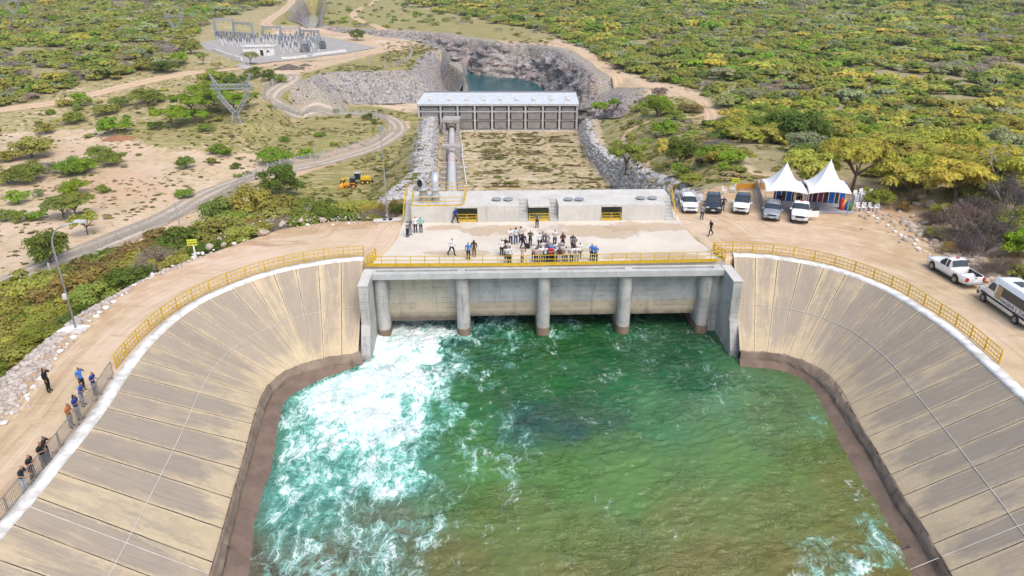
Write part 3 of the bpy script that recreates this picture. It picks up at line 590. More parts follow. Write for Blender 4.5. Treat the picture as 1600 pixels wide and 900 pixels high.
B1R = line3([(1156, 549), (1175, 550), (1200, 552), (1225, 555), (1247, 561), (1275, 572), (1295, 586), (1312, 604), (1330, 635), (1347, 667), (1368, 700), (1412, 775), (1448, 830), (1487, 897)], -4.5)
B2R = line3([(1156, 559), (1175, 560), (1200, 561), (1225, 566), (1243, 573), (1262, 583), (1280, 597), (1297, 615), (1316, 645), (1333, 672), (1354, 704), (1396, 780), (1430, 833), (1468, 897)], -4.95)
WE = {'left': line3([(580, 558), (560, 571), (540, 580), (510, 592), (485, 602), (466, 611), (450, 624), (441, 642), (436, 668), (433, 700), (424, 740), (411, 775), (402, 810), (396, 850), (390, 900)], -5.42),
      'right': line3([(1156, 573), (1178, 575), (1200, 577), (1225, 581), (1243, 588), (1259, 598), (1276, 617), (1289, 645), (1303, 672), (1318, 707), (1341, 747), (1368, 785), (1388, 820), (1410, 860), (1426, 900)], -5.42)}
def match(Lc, B_, pairs, z0=-4.5, y=6):
    """resample a foot line so that each of its points lies below the crest point of the same slab joint"""
    La, Lb = pathlen(Lc), pathlen(B_); ca = [0]; cb = [0]
    for p, q in pairs:
        P, Q = np.array(at(*p, 0))[:2], np.array(at(*q, z0))[:2]; ca.append(La[np.argmin(np.linalg.norm(Lc[:, :2] - P, axis=1))]); cb.append(Lb[np.argmin(np.linalg.norm(B_[:, :2] - Q, axis=1))])
    ca.append(La[-1]); cb.append(Lb[-1]); s = np.interp(La, np.maximum.accumulate(ca) + np.arange(len(ca)) * 1e-6, np.maximum.accumulate(cb))
    for _ in range(25): s[1:-1] = (s[:-2] + 2 * s[1:-1] + s[2:]) / 4
    return np.stack([np.interp(s, Lb, B_[:, k]) for k in range(3)], 1)
PRL = [((540, 410), (542, 554)), ((505, 414), (507, 560)), ((460, 423), (487, 565)), ((320, 472), (462, 573)), ((287, 495), (440, 586)), ((260, 518), (422, 600)), ((220, 562), (411, 615)), ((200, 590), (402, 640)), ((175, 630), (391, 680)), ((120, 702), (362, 775)), ((90, 740), (347, 828)), ((50, 790), (328, 895))]
PRR = [((1166, 403), (1172, 550)), ((1237, 410), (1214, 554)), ((1290, 421), (1232, 557)), ((1318, 430), (1249, 562)), ((1352, 443), (1266, 568)), ((1398, 466), (1289, 581)), ((1433, 487), (1302, 594)), ((1460, 505), (1312, 604)), ((1520, 556), (1331, 636)), ((1545, 580), (1347, 667))]
for nm_, Lc_, pr_ in (('left', BL, PRL), ('right', BR, PRR)):
    if nm_ == 'left': B1L, B2L = match(Lc_, B1L, pr_), match(Lc_, B2L, pr_)
    else: B1R, B2R = match(Lc_, B1R, pr_), match(Lc_, B2R, pr_)
    WE[nm_] = match(Lc_, WE[nm_], pr_)
def loft(name, lines, m, rows, npan=20, amp=0, parent=None):
    n = 260; vs = []; uv = []
    for li in range(len(lines) - 1):
        for r in range(rows + (1 if li == len(lines) - 2 else 0)):
            t = r / rows; q = lines[li] * (1 - t) + lines[li + 1] * t; q = q.copy()
            if amp: s = np.arange(n) * .25; q[:, 2] += amp * (fbm(s, np.full(n, r * .6 + li * 3), 3, 60) - .5); q[:, 0] += amp * .8 * (fbm(s, np.full(n, r * .5 + 9), 3, 61) - .5)
            vs.append(q); uv.append(np.stack([np.linspace(0, npan, n), np.full(n, (li + t) / (len(lines) - 1))], 1))
    Vv = np.concatenate(vs); Uv = np.concatenate(uv); k_ = len(vs); I = np.arange(len(Vv)).reshape(k_, n)
    Ff = np.stack([I[:-1, :-1].ravel(), I[:-1, 1:].ravel(), I[1:, 1:].ravel(), I[1:, :-1].ravel()], 1)
    o = mesh_obj(name, Vv, Ff, m, parent, smooth=True); u_ = o.data.uv_layers.new(name='UVMap'); u_.data.foreach_set('uv', Uv[Ff.ravel()].astype(np.float32).ravel()); return o
for top, b1, b2, nm, sgn in ((BL, B1L, B2L, 'left', 1), (BR, B1R, B2R, 'right', -1)):
    t0 = top.copy(); t0[:, 2] = .05
    o = loft('concrete_slope', [t0, b1], M_slope, 24, 30 if nm == 'left' else 31); tag(o, 'fan of stained concrete slabs lining the %s bank of the pool' % nm, 'bank lining')
    c = b1.copy(); c[:, 2] -= .02; d = b1 + (b2 - b1) * .3; d[:, 2] = b1[:, 2] + .10; d2 = b2.copy(); d2[:, 2] += .05
    loft('toe_beam', [c, d, d2, b2 + np.array([0, 0, -.35])], M_toe, 4, 40, .20, o)
    w = b2.copy(); w[:, 2] -= .12; we = WE[nm].copy(); d_ = we - b2; ln = np.maximum(np.linalg.norm(d_[:, :2], axis=1), .1); f = we + d_ / ln[:, None] * 4.0; f[:, 2] = -6.9; we[:, 2] = -5.42
    loft('wet_apron', [w, we, f], M_wet, 6, 40, .05, o)
    Q0 = top.copy(); Oq = OL if nm == 'left' else OR; Q1 = Q0 + (Oq - Q0) * .66
    A = [np.stack([q[:, 0], q[:, 1], np.full(260, z)], 1) for q, z in ((Q0, -.1), (Q0, .17), (Q1, .17), (Q1, -.12))]
    loft('white_kerb', A, M_white, 1, 40, 0, o)
# thin white drain hoses on the lining
M_hose = mat('white_hose', (.66, .65, .61), (.5, .48, .44), 2)
def hose(label, pts, r=.017):
    m = MB(); o0 = Vector(pts[0]); m.tube([Vector(p) - o0 for p in pts], r, 6); o = m.build('drain_hose', M_hose); o.location = o0; tag(o, label, 'hose')
def lerpline(top, b, t, i0, i1, st=6): 
    return [Vector(top[i] * (1 - t) + b[i] * t) + Vector((0, 0, .05)) for i in range(i0, i1, st)]
hose('thin white hose running halfway up the left concrete slope', lerpline(BL, B1L, .52, 0, 250))
hose('thin white hose running halfway up the right concrete slope', lerpline(BR, B1R, .52, 0, 250))
def near_i(L_, u): return int(np.argmin(np.abs(proj(L_[:, 0], L_[:, 1], L_[:, 2])[0] - u) + (np.arange(len(L_)) < 60) * 1e3))
iq = near_i(BL, 48); hose('thin white hose laid down the left slope from the kerb near the front', [Vector(BL[iq] * (1 - t) + B1L[iq] * t) + Vector((0, 0, .06)) for t in np.linspace(0, 1, 12)])
iq = near_i(B1R, 1470); hose('thin white hose laid down the right slope to the water near the front', [Vector(BR[iq] * (1 - t) + B1R[iq] * t) + Vector((0, 0, .06)) for t in np.linspace(0, 1.35, 12)])
# ------------------------------------------------------------------ pool water
wx = np.arange(-19, 25.5, .11); wy = np.arange(8, 56.5, .11); WX, WY = np.meshgrid(wx, wy); wX, wY = WX.ravel(), WY.ravel()
wu, wv_, _d = proj(wX, wY, np.full_like(wX, WL))
def idw(cp, p=3.0, wa=60, ws=3.0):
    cp = np.array(cp, float); num = 0; den = 0; wj = wu + wa * (fbm(wX / ws, wY / ws, 4, 71) - .5) * 1.4; wk = wv_ + wa * (fbm(wX / ws, wY / ws, 4, 77) - .5) * 1.4
    for r in cp:
        w = 1 / (((wj - r[0]) ** 2 + ((wk - r[1]) * 1.2) ** 2) ** (p / 2) + 30 ** (p / 2)); num = num + w[:, None] * r[None, 2:]; den = den + w
    return num / den[:, None]
G = [(620, 560, 0.02, 0.13, 0.09), (720, 520, 0.0074, 0.0675, 0.0505), (760, 600, 0.0147, 0.1108, 0.0224), (850, 540, 0.0044, 0.0722, 0.0134), (960, 545, 0.003, 0.0675, 0.0157), (1080, 540, 0.003, 0.0626, 0.0224), (850, 600, 0.0103, 0.1011, 0.0179), (960, 590, 0.0133, 0.1156, 0.0337), (1080, 580, 0.0088, 0.0963, 0.0337), (840, 645, 0.0128, 0.0605, 0.0456), (880, 670, 0.0208, 0.0725, 0.0522), (930, 660, 0.0312, 0.1028, 0.0522), (1020, 650, 0.0535, 0.1693, 0.0627), (1120, 640, 0.0749, 0.1934, 0.0855), (1200, 640, 0.0856, 0.1693, 0.057), (740, 670, 0.0417, 0.1693, 0.0314), (760, 740, 0.0671, 0.1858, 0.0282), (880, 740, 0.0762, 0.1922, 0.033), (1000, 740, 0.0896, 0.1922, 0.0424), (1150, 730, 0.0896, 0.1858, 0.0424), (1260, 720, 0.0986, 0.1602, 0.0282), (760, 820, 0.1075, 0.1602, 0.0282), (900, 820, 0.1254, 0.173, 0.0376), (1050, 810, 0.1344, 0.1666, 0.0424), (1200, 800, 0.1344, 0.1602, 0.0376), (1320, 780, 0.1344, 0.1474, 0.0282), (720, 890, 0.1257, 0.1217, 0.0282), (900, 890, 0.1473, 0.141, 0.033), (1080, 890, 0.1561, 0.1474, 0.0376), (1250, 890, 0.1473, 0.1282, 0.0236), (1380, 890, 0.13, 0.1153, 0.0188), (600, 840, 0.1, 0.11, 0.06), (500, 880, 0.12, 0.095, 0.05), (420, 890, 0.1, 0.08, 0.05), (480, 780, 0.05, 0.22, 0.17), (560, 720, 0.05, 0.25, 0.19), (640, 620, 0.03, 0.22, 0.16)]
wc = idw(G)
D = [(640, 515, 1.298), (600, 540, 1.247), (690, 520, 1.033), (620, 590, 1.351), (570, 615, 1.351), (545, 650, 1.315), (600, 650, 1.256), (560, 690, 0.953), (510, 680, 0.947), (470, 640, 0.644), (460, 680, 0.627), (640, 670, 0.728), (690, 590, 0.57), (700, 555, 0.5), (718, 530, 0.3), (672, 640, 0.57), (490, 615, 1.033), (540, 580, 1.091), (590, 560, 1.351), (440, 700, 0.519), (450, 740, 0.475), (500, 740, 0.519), (560, 740, 0.535), (620, 715, 0.535), (655, 700, 0.469), (430, 790, 0.475), (500, 800, 0.395), (570, 800, 0.375), (630, 780, 0.319), (415, 850, 0.448), (460, 870, 0.319), (520, 860, 0.282), (560, 890, 0.375), (600, 850, 0.432), (640, 830, 0.262), (680, 780, 0.338), (668, 850, 0.413), (690, 720, 0.113), (700, 890, 0.24), (740, 780, 0.06), (745, 860, 0.16), (735, 640, 0.06), (755, 570, 0.18), (830, 535, 0.22), (850, 520, 0.34), (775, 545, 0.36), (800, 580, 0.06), (900, 570, 0.05), (990, 545, 0.28), (1050, 565, 0.22), (1120, 570, 0.3), (950, 610, 0.05), (1085, 614, 0.24), (1000, 660, 0.03), (870, 650, 0.1), (880, 760, 0.08), (1000, 720, 0.07), (1000, 800, 0.06), (850, 860, 0.1), (1010, 860, 0.06), (920, 880, 0.05), (1100, 860, 0.05), (1180, 780, 0.06), (1150, 690, 0.1), (1220, 602, 0.24), (1240, 660, 0.14), (1185, 710, 0.18), (1250, 720, 0.12), (1298, 665, 0.34), (1320, 750, 0.18), (1385, 822, 0.42), (1392, 850, 0.4), (1350, 885, 0.57), (1330, 890, 0.5), (1300, 868, 0.36), (1262, 880, 0.32), (1230, 860, 0.05), (1200, 830, 0.04), (1150, 890, 0.04), (1100, 770, 0.05), (1290, 800, 0.05), (1400, 890, 0.1), (1330, 830, 0.1)]
fo = idw(D, 2.6, 95, 1.2)[:, 0]; fo = fo * (.62 + .76 * fbm(wX / 1.6, wY / 1.9, 5, 88))
ds = np.minimum.reduce([sdist([tuple(p[:2]) for p in (b2 + (b2 - b1) * 1.2)[::3]], wX, wY, False) for b1, b2 in ((B1L, B2L), (B1R, B2R))])
rx, ry = wX * .94 + wY * .34, -wX * .34 + wY * .94
rg = 1 - np.abs(fbm(rx / 1.3, ry / .55, 4, 80) - .5) * 2; rg2 = 1 - np.abs(fbm(wX / .9 + wY * .2, wY / .5, 3, 86) - .5) * 2
h = .16 * (fbm(rx / 3.2, ry / 2.0, 3, 83) - .5) + .10 * (rg ** 3 - .55) + .07 * (rg2 ** 2 - .6) + .06 * (fbm(wX / .35, wY / .25, 3, 82) - .5) + np.clip(fo - .25, 0, .8) * (.95 * (fbm(wX / 1.3, wY / 1.6, 5, 84) - .5) + .10)
dwe = np.minimum(sdist([tuple(p[:2]) for p in WE['left'][::3]], wX, wY, False), sdist([tuple(p[:2]) for p in WE['right'][::3]], wX, wY, False)); h = h * (.12 + .88 * ss(dwe, .2, 2.2)); fo = fo * ss(dwe, -.4, .8) + .12 * (1 - ss(dwe, 0, .5)); wV = np.stack([wX, wY, WL + h], 1); I = np.arange(len(wX)).reshape(len(wy), len(wx))
wF = np.stack([I[:-1, :-1].ravel(), I[:-1, 1:].ravel(), I[1:, 1:].ravel(), I[1:, :-1].ravel()], 1)
def water_mat():
    k = NT('pool_water'); p = k.pos(); a = k.n('ShaderNodeVertexColor', layer_name='tint'); f = a.outputs[1]
    w1 = k.n('ShaderNodeTexNoise'); w1.inputs['Scale'].default_value = .55; w1.inputs['Detail'].default_value = 5; k.l(p, w1.inputs['Vector'])
    wm = k.n('ShaderNodeVectorMath', operation='MULTIPLY_ADD'); k.l(w1.outputs['Color'], wm.inputs[0]); wm.inputs[1].default_value = (2.2, 2.2, 0); pf = k.mapv(p, (1.25, .62, 1), rot=(0, 0, .32)); k.l(pf, wm.inputs[2]); q = wm.outputs[0]
    def ridge(sc, det, vec=q): 
        n = k.noise(vec, sc, det, .62); return k.math('SUBTRACT', 1, k.math('MULTIPLY', k.math('ABSOLUTE', k.math('SUBTRACT', n, .5)), 9))
    r1 = ridge(.9, 4); r2 = ridge(2.3, 4); r3 = ridge(5.5, 3); n1 = k.noise(q, .8, 7, .66); n2 = k.noise(q, 3.0, 5, .7)
    fil = k.math('MAXIMUM', k.math('MAXIMUM', r1, k.math('MULTIPLY', r2, .85)), k.math('MULTIPLY', r3, .6))
    val = k.math('ADD', k.math('MULTIPLY', f, 1.05), k.math('ADD', k.math('MULTIPLY', k.math('SUBTRACT', n1, .5), 1.5), k.math('MULTIPLY', k.math('SUBTRACT', fil, .5), .80)))
    val = k.math('ADD', val, k.math('MULTIPLY', k.math('SUBTRACT', n2, .5), .45))
    solid = k.math('POWER', k.ramp(val, .56, 1.12), 1.25); milky = k.ramp(val, .2, .8)
    # short slanting wavelets: their dark fronts come from the bump, the water's own colour varies a little with silt
    silt = k.noise(q, 1.4, 6, .65); c = k.mix(k.math('MULTIPLY', k.ramp(silt, .4, .7), .35), a.outputs[0], k.mix(.5, a.outputs[0], (.16, .22, .10)))
    c = k.mix(k.math('MULTIPLY', milky, k.math('MULTIPLY', k.ramp(f, .2, .55), .8)), c, (.20, .56, .46))
    spk = k.ramp(k.math('ADD', k.math('MULTIPLY', k.ramp(r3, .55, .95), k.ramp(n2, .56, .66)), k.math('MULTIPLY', k.math('SUBTRACT', n1, .60), 2.6)), .66, .95)
    spk = k.math('MULTIPLY', spk, .85); solid = k.math('MAXIMUM', solid, spk)
    c = k.mix(solid, c, k.mix(k.ramp(k.math('ADD', k.math('MULTIPLY', n2, .6), k.math('MULTIPLY', n1, .4)), .40, .60), (.52, .72, .70), (.84, .88, .88))); k.col(c)
    k.rough(k.math('ADD', .10, k.math('MULTIPLY', solid, .7))); k.spec(.5)
    wv1 = k.noise(k.mapv(p, (1.0, 2.1, 1), rot=(0, 0, -.35)), 1.15, 5, .6, .8); wv2 = k.noise(k.mapv(p, (1.0, 1.7, 1), rot=(0, 0, .3)), 3.6, 4, .6, .5)
    b = k.math('ADD', k.math('ADD', k.math('MULTIPLY', wv1, 1.0), k.math('MULTIPLY', wv2, .35)), k.math('MULTIPLY', val, .35)); bs_ = k.n('ShaderNodeBump'); bs_.inputs['Distance'].default_value = .35; k.l(k.math('ADD', .25, k.math('MULTIPLY', k.ramp(k.noise(k.mapv(p, (1, 1.6, 1)), .28, 4, .6, .6), .35, .65), .65)), bs_.inputs['Strength']); k.l(b, bs_.inputs['Height']); k.l(bs_.outputs[0], k.p.inputs['Normal']); return k.m
pool = mesh_obj('pool_water', wV, wF, water_mat(), smooth=True); tag(pool, kind='structure')
ca = pool.data.color_attributes.new('tint', 'FLOAT_COLOR', 'POINT'); ca.data.foreach_set('color', np.concatenate([wc, fo[:, None]], 1).astype(np.float32).ravel())
# ------------------------------------------------------------------ pumping station at the foot of the channel
YP = 250.0; ZF = -33.8
def onp(u, v): return on_y(u, v, YP)
XC = [onp(u, 190).x for u in (655, 689, 715.5, 742, 769, 795, 821, 848, 874, 901)]
ZE = onp(780, 165.5).z; ph = empty('pumping_station', (XC[0], YP, ZF), 0, 'long grey pumping station with nine panelled bays at the foot of the channel', 'building')
def pb(m, x0, x1, y0, y1, z0, z1): m.box(((x0 + x1) / 2 - XC[0], (y0 + y1) / 2 - YP, (z0 + z1) / 2 - ZF), (x1 - x0, y1 - y0, z1 - z0))
M_phc = concrete('station_concrete', (.50, .50, .49), (.40, .40, .39), None, (.2, .19, .18), .3, .3)
M_louv = concrete('station_panel', (.30, .28, .27), (.24, .225, .215), None, (.12, .11, .10), .4, .6, True, .45)
m = MB(); pb(m, XC[0] + .1, XC[-1] - .1, YP + .75, YP + 9, ZF - 2, ZE - .1); m.build('wall', M_dark, ph)
for x in XC: m = MB(); pb(m, x - .33, x + .33, YP - .1, YP + .9, ZF - 3, ZE); m.build('column', M_phc, ph)
rows = [(onp(780, 174).z + .25, ZE - .55), (onp(780, 187.5).z + .15, onp(780, 176).z), (onp(780, 201).z, onp(780, 189).z)]
for (a, b) in zip(XC[:-1], XC[1:]):
    for (z0, z1) in rows: m = MB(); pb(m, a + .85, b - .85, YP + .35, YP + .74, z0, z1); m.build('panel', M_louv, ph)
    m = MB(); pb(m, a + .34, b - .34, YP + .15, YP + .95, ZF - 2.5, onp(780, 203.5).z); m.build('plinth', M_white, ph)
for v, h in ((174.6, .45), (188.2, .3), (202.2, .3)):
    z = onp(780, v).z; m = MB(); pb(m, XC[0] + .34, XC[-1] - .34, YP + .1, YP + .6, z - h / 2, z + h / 2); m.build('beam', M_phc if v < 180 else M_louv, ph)
m = MB(); pb(m, XC[0] - .6, XC[-1] + .6, YP - .35, YP + .35, ZE + .001, ZE + .62); m.build('eaves', M_phc, ph)
def roof_mat():
    k = NT('ribbed_metal_roof'); p = k.obj(); sx = k.n('ShaderNodeSeparateXYZ'); k.l(p, sx.inputs[0]); f = k.math('FRACT', k.math('MULTIPLY', sx.outputs[0], 1.1)); n = k.noise(p, .5, 5)
    c = k.mix(k.ramp(n, .35, .7), (.66, .69, .70), (.56, .59, .60)); c = k.mix(k.math('MULTIPLY', k.math('LESS_THAN', f, .2), .6), c, (.48, .51, .53)); k.col(c); k.rough(.5); k.p.inputs['Metallic'].default_value = .25; return k.m
m = MB(); a, b = -.6, XC[-1] - XC[0] + .6; zr = ZE - ZF + .62
vs = [(a, -.3, zr), (b, -.3, zr), (b - .4, 9.6, zr + 2.1), (a + 1.6, 9.6, zr + 2.1), (a, -.3, zr + .12), (b, -.3, zr + .12), (b - .4, 9.6, zr + 2.25), (a + 1.6, 9.6, zr + 2.25)]
m.add(vs, [(3, 2, 1, 0), (4, 5, 6, 7), (0, 1, 5, 4), (1, 2, 6, 5), (2, 3, 7, 6), (3, 0, 4, 7)]); rf = m.build('roof', roof_mat(), ph)
for (p, q) in zip(XC[:-1], XC[1:]):
    m = MB(); xm = (p + q) / 2 - XC[0]; m.box((xm, 4.2, zr + 1.32), (1.3, 3.6, .25), 0, math.atan2(2.1, 9.9)); m.build('roof_vent', M_block, rf)
m = MB(); m.box(((b - a) / 2, 9.8, zr + 2.45), (b - a - 2, .4, .5)); m.build('gutter', mat('grey_gutter', (.22, .23, .24)), rf)
# ------------------------------------------------------------------ the big pipe up the channel
def fz(u, v): x, y = fl_hit(u, v); return x, y
pp = [fz(706, v) for v in (206, 225, 250, 275, 296)]; pp = [(x, y, floor_z(y) + 1.45) for x, y in pp]
pp = [(pp[0][0], 253, pp[0][2])] + pp + [(-8.6, 100, floor_z(100) + 1.4), (-6.2, 68, floor_z(68) + 1.6)]
def pipe_mat():
    k = NT('painted_steel_pipe'); p = k.obj(); n = k.noise(p, .35, 5, .6, 1.0); n2 = k.noise(p, 2, 4); sx = k.n('ShaderNodeSeparateXYZ'); k.l(p, sx.inputs[0])
    c = k.mix(k.ramp(n2, .3, .7), (.62, .61, .60), (.50, .49, .48)); band = k.math('MULTIPLY', k.ramp(sx.outputs[1], -92, -84), 1)
    c = k.mix(k.math('MULTIPLY', k.math('MULTIPLY', k.ramp(n, .50, .56), band), .55), c, (.50, .16, .12)); k.col(c); k.rough(.45); return k.m
pen = empty('penstock_pipe', pp[0], 0, 'fat pale steel pipe with faded red blotches climbing the channel to the concrete deck', 'pipe'); o0 = Vector(pp[0])
MB().tube([Vector(p) - o0 for p in pp], 0.95, 20).build('pipe', pipe_mat(), pen, True)
M_sup = concrete('support_concrete', (.42, .40, .37), (.32, .30, .28), None, (.15, .13, .11), .4, .6)
PPX = lambda y: float(np.interp(y, [p[1] for p in pp[::-1]], [p[0] for p in pp[::-1]]))
PPZ = lambda y: float(np.interp(y, [p[1] for p in pp[::-1]], [p[2] for p in pp[::-1]]))
for y in list(np.arange(110, 178, 7.0)) + list(np.arange(196, 246, 7.0)):
    m = MB(); x, z = PPX(y), PPZ(y); m.box((x - o0.x, y - o0.y, z - 1.25 - o0.z), (4.4, 1.3, 1.5))
    for s in (-1, 1): m.box((x + s * 1.65 - o0.x, y - o0.y, z - .35 - o0.z), (.9, 1.1, 1.1))
    m.build('saddle_support', M_sup, pen)
def anchor(y, w, h, d, top):
    m = MB(); x, z = PPX(y), PPZ(y)
    for s in (-1, 1): m.box((x + s * (w / 2 - .45) - o0.x, y - o0.y, z + h / 2 - 2.2 - o0.z), (.9, d, h))
    m.box((x - o0.x, y - o0.y, z + h - 2.2 + top / 2 - o0.z), (w + .3, d + .3, top)); return m.build('anchor_frame', M_sup, pen)
anchor(186, 4.6, 4.3, 2.5, .6); anchor(244, 5.4, 5.2, 6, .9)
hs = [fz(u, v) for u, v in ((718, 209), (722, 229), (722.5, 247), (725, 264), (729, 293))]; hs = [Vector((x, y, floor_z(y) + .8)) for x, y in hs]
m = MB(); m.tube([p - hs[0] for p in hs], .13, 6)
for p in hs: m.box((p.x - hs[0].x, p.y - hs[0].y, p.z - hs[0].z - .4), (1.6, .3, .25))
o = m.build('cable_duct', M_white); o.location = hs[0]; tag(o, 'thin white duct kinking up the channel beside the big pale pipe', 'duct')
# vent pipes on the rear block
M_vent = mat('galvanised_pipe', (.60, .62, .63), (.46, .48, .49), 4, .4, 0, .4); M_ventb = mat('bronze_grey_flange', (.36, .33, .27), (.28, .26, .22), 6, .6)
def vent(u, back, lb):
    p = at(u, 315.5, ZT); t = empty('vent_pipe', p, 0, lb, 'pipe'); s = 1 if back else -1
    MB().tube([(0, 0, 0), (0, 0, .55)], .34, 16).build('base', M_ventb, t)
    f = MB(); f.tube([(0, 0, .55), (0, 0, .62)], .46, 16); f.tube([(0, 0, 1.15), (0, 0, 1.24)], .5, 16); f.tube([(0, 0, 0), (0, 0, .06)], .5, 16); f.build('flange', M_vent, t)
    MB().tube([(0, 0, .6), (0, 0, 1.2)], .33, 16).build('lower_pipe', M_ventb if not back else M_vent, t)
    n = 9; H0 = 1.24
    if back: pts = [(0, 0, H0), (0, 0, H0 + .5)] + [(0, s * .5 * (1 - math.cos(k / n * 2.9)), H0 + .5 + .5 * math.sin(k / n * 2.9)) for k in range(1, n + 1)]
    else: pts = [(0, 0, H0)] + [(-.28 * (1 - math.cos(k / n * 1.45)), s * .42 * (1 - math.cos(k / n * 1.45)), H0 + .1 + .45 * math.sin(k / n * 1.45)) for k in range(1, n + 1)]
    MB().tube(pts, .34, 16, False).build('elbow', M_vent, t, True)
    q = Vector(pts[-1]); d = (q - Vector(pts[-2])).normalized(); MB().tube([q - d * .10, q - d * .09], .335, 16).build('dark_mouth', M_dark, t)
vent(662, False, 'bent steel vent pipe whose dark open mouth faces the deck'); vent(681, True, 'bright steel vent pipe with a gooseneck bend facing away, right of the dark-mouthed one')
# ------------------------------------------------------------------ poles, lamps, fences
M_conc_pole = mat('pole_concrete', (.42, .40, .37), (.33, .31, .28), 2); M_steel = mat('lamp_steel', (.40, .42, .44), (.32, .34, .36), 3, .45, 0, .5)
def height_for(p, v1, v2=None):
    lo_, hi_ = 0.0, 60.0
    for _ in range(50):
        mid = (lo_ + hi_) / 2; vv = proj(p.x, p.y, p.z + mid)[1]
        if vv > v1: lo_ = mid
        else: hi_ = mid
    return lo_
b0 = at(119, 515, 0); lamp = empty('street_lamp', b0, 0, 'tall curved grey street lamp on a white pad beside the left earth track', 'street lamp')
hh = height_for(b0, 385); pts = [(0, 0, 0), (0, 0, hh)] + [(1.0 * (1 - math.cos(k / 7 * 1.25)), .3 * (1 - math.cos(k / 7 * 1.25)), hh + 1.25 * math.sin(k / 7 * 1.25)) for k in range(1, 8)]
e = Vector(pts[-1]); pts.append(tuple(e + Vector((.7, .2, .15))))
MB().tube(pts, [.065, .05] + [.04] * (len(pts) - 2), 10).build('pole', M_steel, lamp, True)
MB().box(tuple(e + Vector((1.0, .28, .2))), (.65, .26, .12)).build('lamp_head', mat('lamp_head', (.6, .62, .64), None, 3, .4), lamp)
MB().prism([(-.9, -.5), (.6, -.6), (.75, .35), (-.6, .5)], .0, .14).build('base_pad', M_white, lamp); MB().box((-.08, -.05, 2.3), (.22, .22, .34)).build('junction_box', M_white, lamp)
b0 = at(606, 345, 0); lp = empty('light_pole', b0, 0, 'very slender tall grey pole standing just left of the concrete deck stairs', 'pole'); hh = height_for(b0, 196)
MB().tube([(0, 0, 0), (0, 0, hh * .38), (-.03, 0, hh)], [.065, .05, .035], 8).build('pole', M_steel, lp); MB().box((.02, -.1, hh - .25), (.3, .16, .4)).build('lamp_head', M_steel, lp)
MB().box((0, 0, .05), (.8, .6, .2)).build('base_pad', M_white, lp)
def upole(u, v, vt, lb, arm=1.6, r=.16, group='utility poles on the plain'):
    p = hit(u, v); t = empty('utility_pole', p, random.uniform(-.5, .5), lb, 'pole', group); h = height_for(p, vt)
    MB().tube([(0, 0, -.3), (random.uniform(-.2, .2), 0, h)], [r, r * .7], 7).build('pole', M_conc_pole, t)
    if arm: MB().box((0, 0, h - .5), (arm, .14, .14)).build('cross_arm', M_conc_pole, t)
for a in [(282, 357, 316, 'leaning grey pole in front of the wire fence on the left plain'), (494, 252, 222, 'grey pole beside the gravel road bend near the yellow machines'), (607, 189, 168, 'thin pole on the verge where the gravel road turns beside the rock bank'),
          (260, 70, 56, 'small pole at the scrub edge left of the substation'), (286, 68, 57, 'small pale pole just left of the substation kerb'), (318, 53, 38, 'pole in the scrub behind the left end of the substation'), (333, 96, 77, 'dark-topped pole on bare earth in front of the substation'),
          (578, 112, 86, 'left pole of the pair on the grass above the grey rock bank'), (601, 108, 83, 'right pole of the pair on the grass above the grey rock bank'), (557, 93, 82, 'short pole beside the earth road near the lone dark tree'), (295, 146, 126, 'thin pole among orange earth behind the lattice tower'), (625, 66, 52, 'thin pole by the outer bend of the earth road'), (186, 376, 366, 'stub pole on the fence line of the left plain')]:
    upole(*a)
M_wire = NT('wire_mesh'); M_wire.col((.36, .37, .36)); tr = M_wire.n('ShaderNodeBsdfTransparent'); mx = M_wire.n('ShaderNodeMixShader'); mx.inputs[0].default_value = .42
M_wire.l(tr.outputs[0], mx.inputs[1]); M_wire.l(M_wire.p.outputs[0], mx.inputs[2]); M_wire.l(mx.outputs[0], M_wire.out.inputs[0]); M_wire = M_wire.m
M_post = mat('fence_post_concrete', (.52, .50, .46), (.42, .40, .36), 3)
def fence(lb, pxs, sp=4.0, h=2.2, world=None, mesh=True, pw=.22):
    P = [hit(*p) for p in pxs] if world is None else world; L = np.linalg.norm(np.diff(np.array([tuple(p)[:2] for p in P]), axis=0), axis=1).sum(); n = min(98, max(2, int(L / sp))); Q = catmull([tuple(p)[:2] for p in P], n)
    Zq = H(Q[:, 0], Q[:, 1]); o0 = Vector((Q[0, 0], Q[0, 1], Zq[0])); t = empty('fence', o0, 0, lb, 'fence')
    for i in range(n): MB().box((Q[i, 0] - o0.x, Q[i, 1] - o0.y, Zq[i] - o0.z + h / 2), (pw, pw, h + .2)).build('post', M_post, t)
    if mesh:
        vs = []
        for i in range(n): vs += [(Q[i, 0] - o0.x, Q[i, 1] - o0.y, Zq[i] - o0.z + .1), (Q[i, 0] - o0.x, Q[i, 1] - o0.y, Zq[i] - o0.z + h * .92)]
        mesh_obj('mesh_panel', vs, [(2 * i, 2 * i + 2, 2 * i + 3, 2 * i + 1) for i in range(n - 1)], M_wire, t)
    return t
fence('grey wire fence with pale posts following the gravel road across the left plain', [(-30, 480), (52, 446), (115, 411), (185, 376), (250, 352), (342, 317), (385, 284), (440, 262), (492, 251), (545, 237), (590, 222), (607, 206), (607, 193)], 4.2)
fence('grey wire fence with close posts round the hairpin bend of the gravel road', [(604, 188), (580, 183), (540, 181), (480, 178), (446, 174), (424, 166), (413, 153), (414, 142), (433, 131)], 2.6, 2.4)
fence('short grey fence on the bank right of the channel behind the deck', [(996, 291), (988, 274), (980, 257), (972, 243)], 2.2, 1.7, None, True, .14)
fence('pale fence of close posts along the earth road bend above the rock bank', [(640, 76), (644, 84), (636, 96), (615, 104)], 2.6, 1.8)
fence('low fence of small pale posts along the front of the substation yard', [(296, 70), (330, 84), (372, 99), (388, 103)], 2.6, 1.6, None, False)
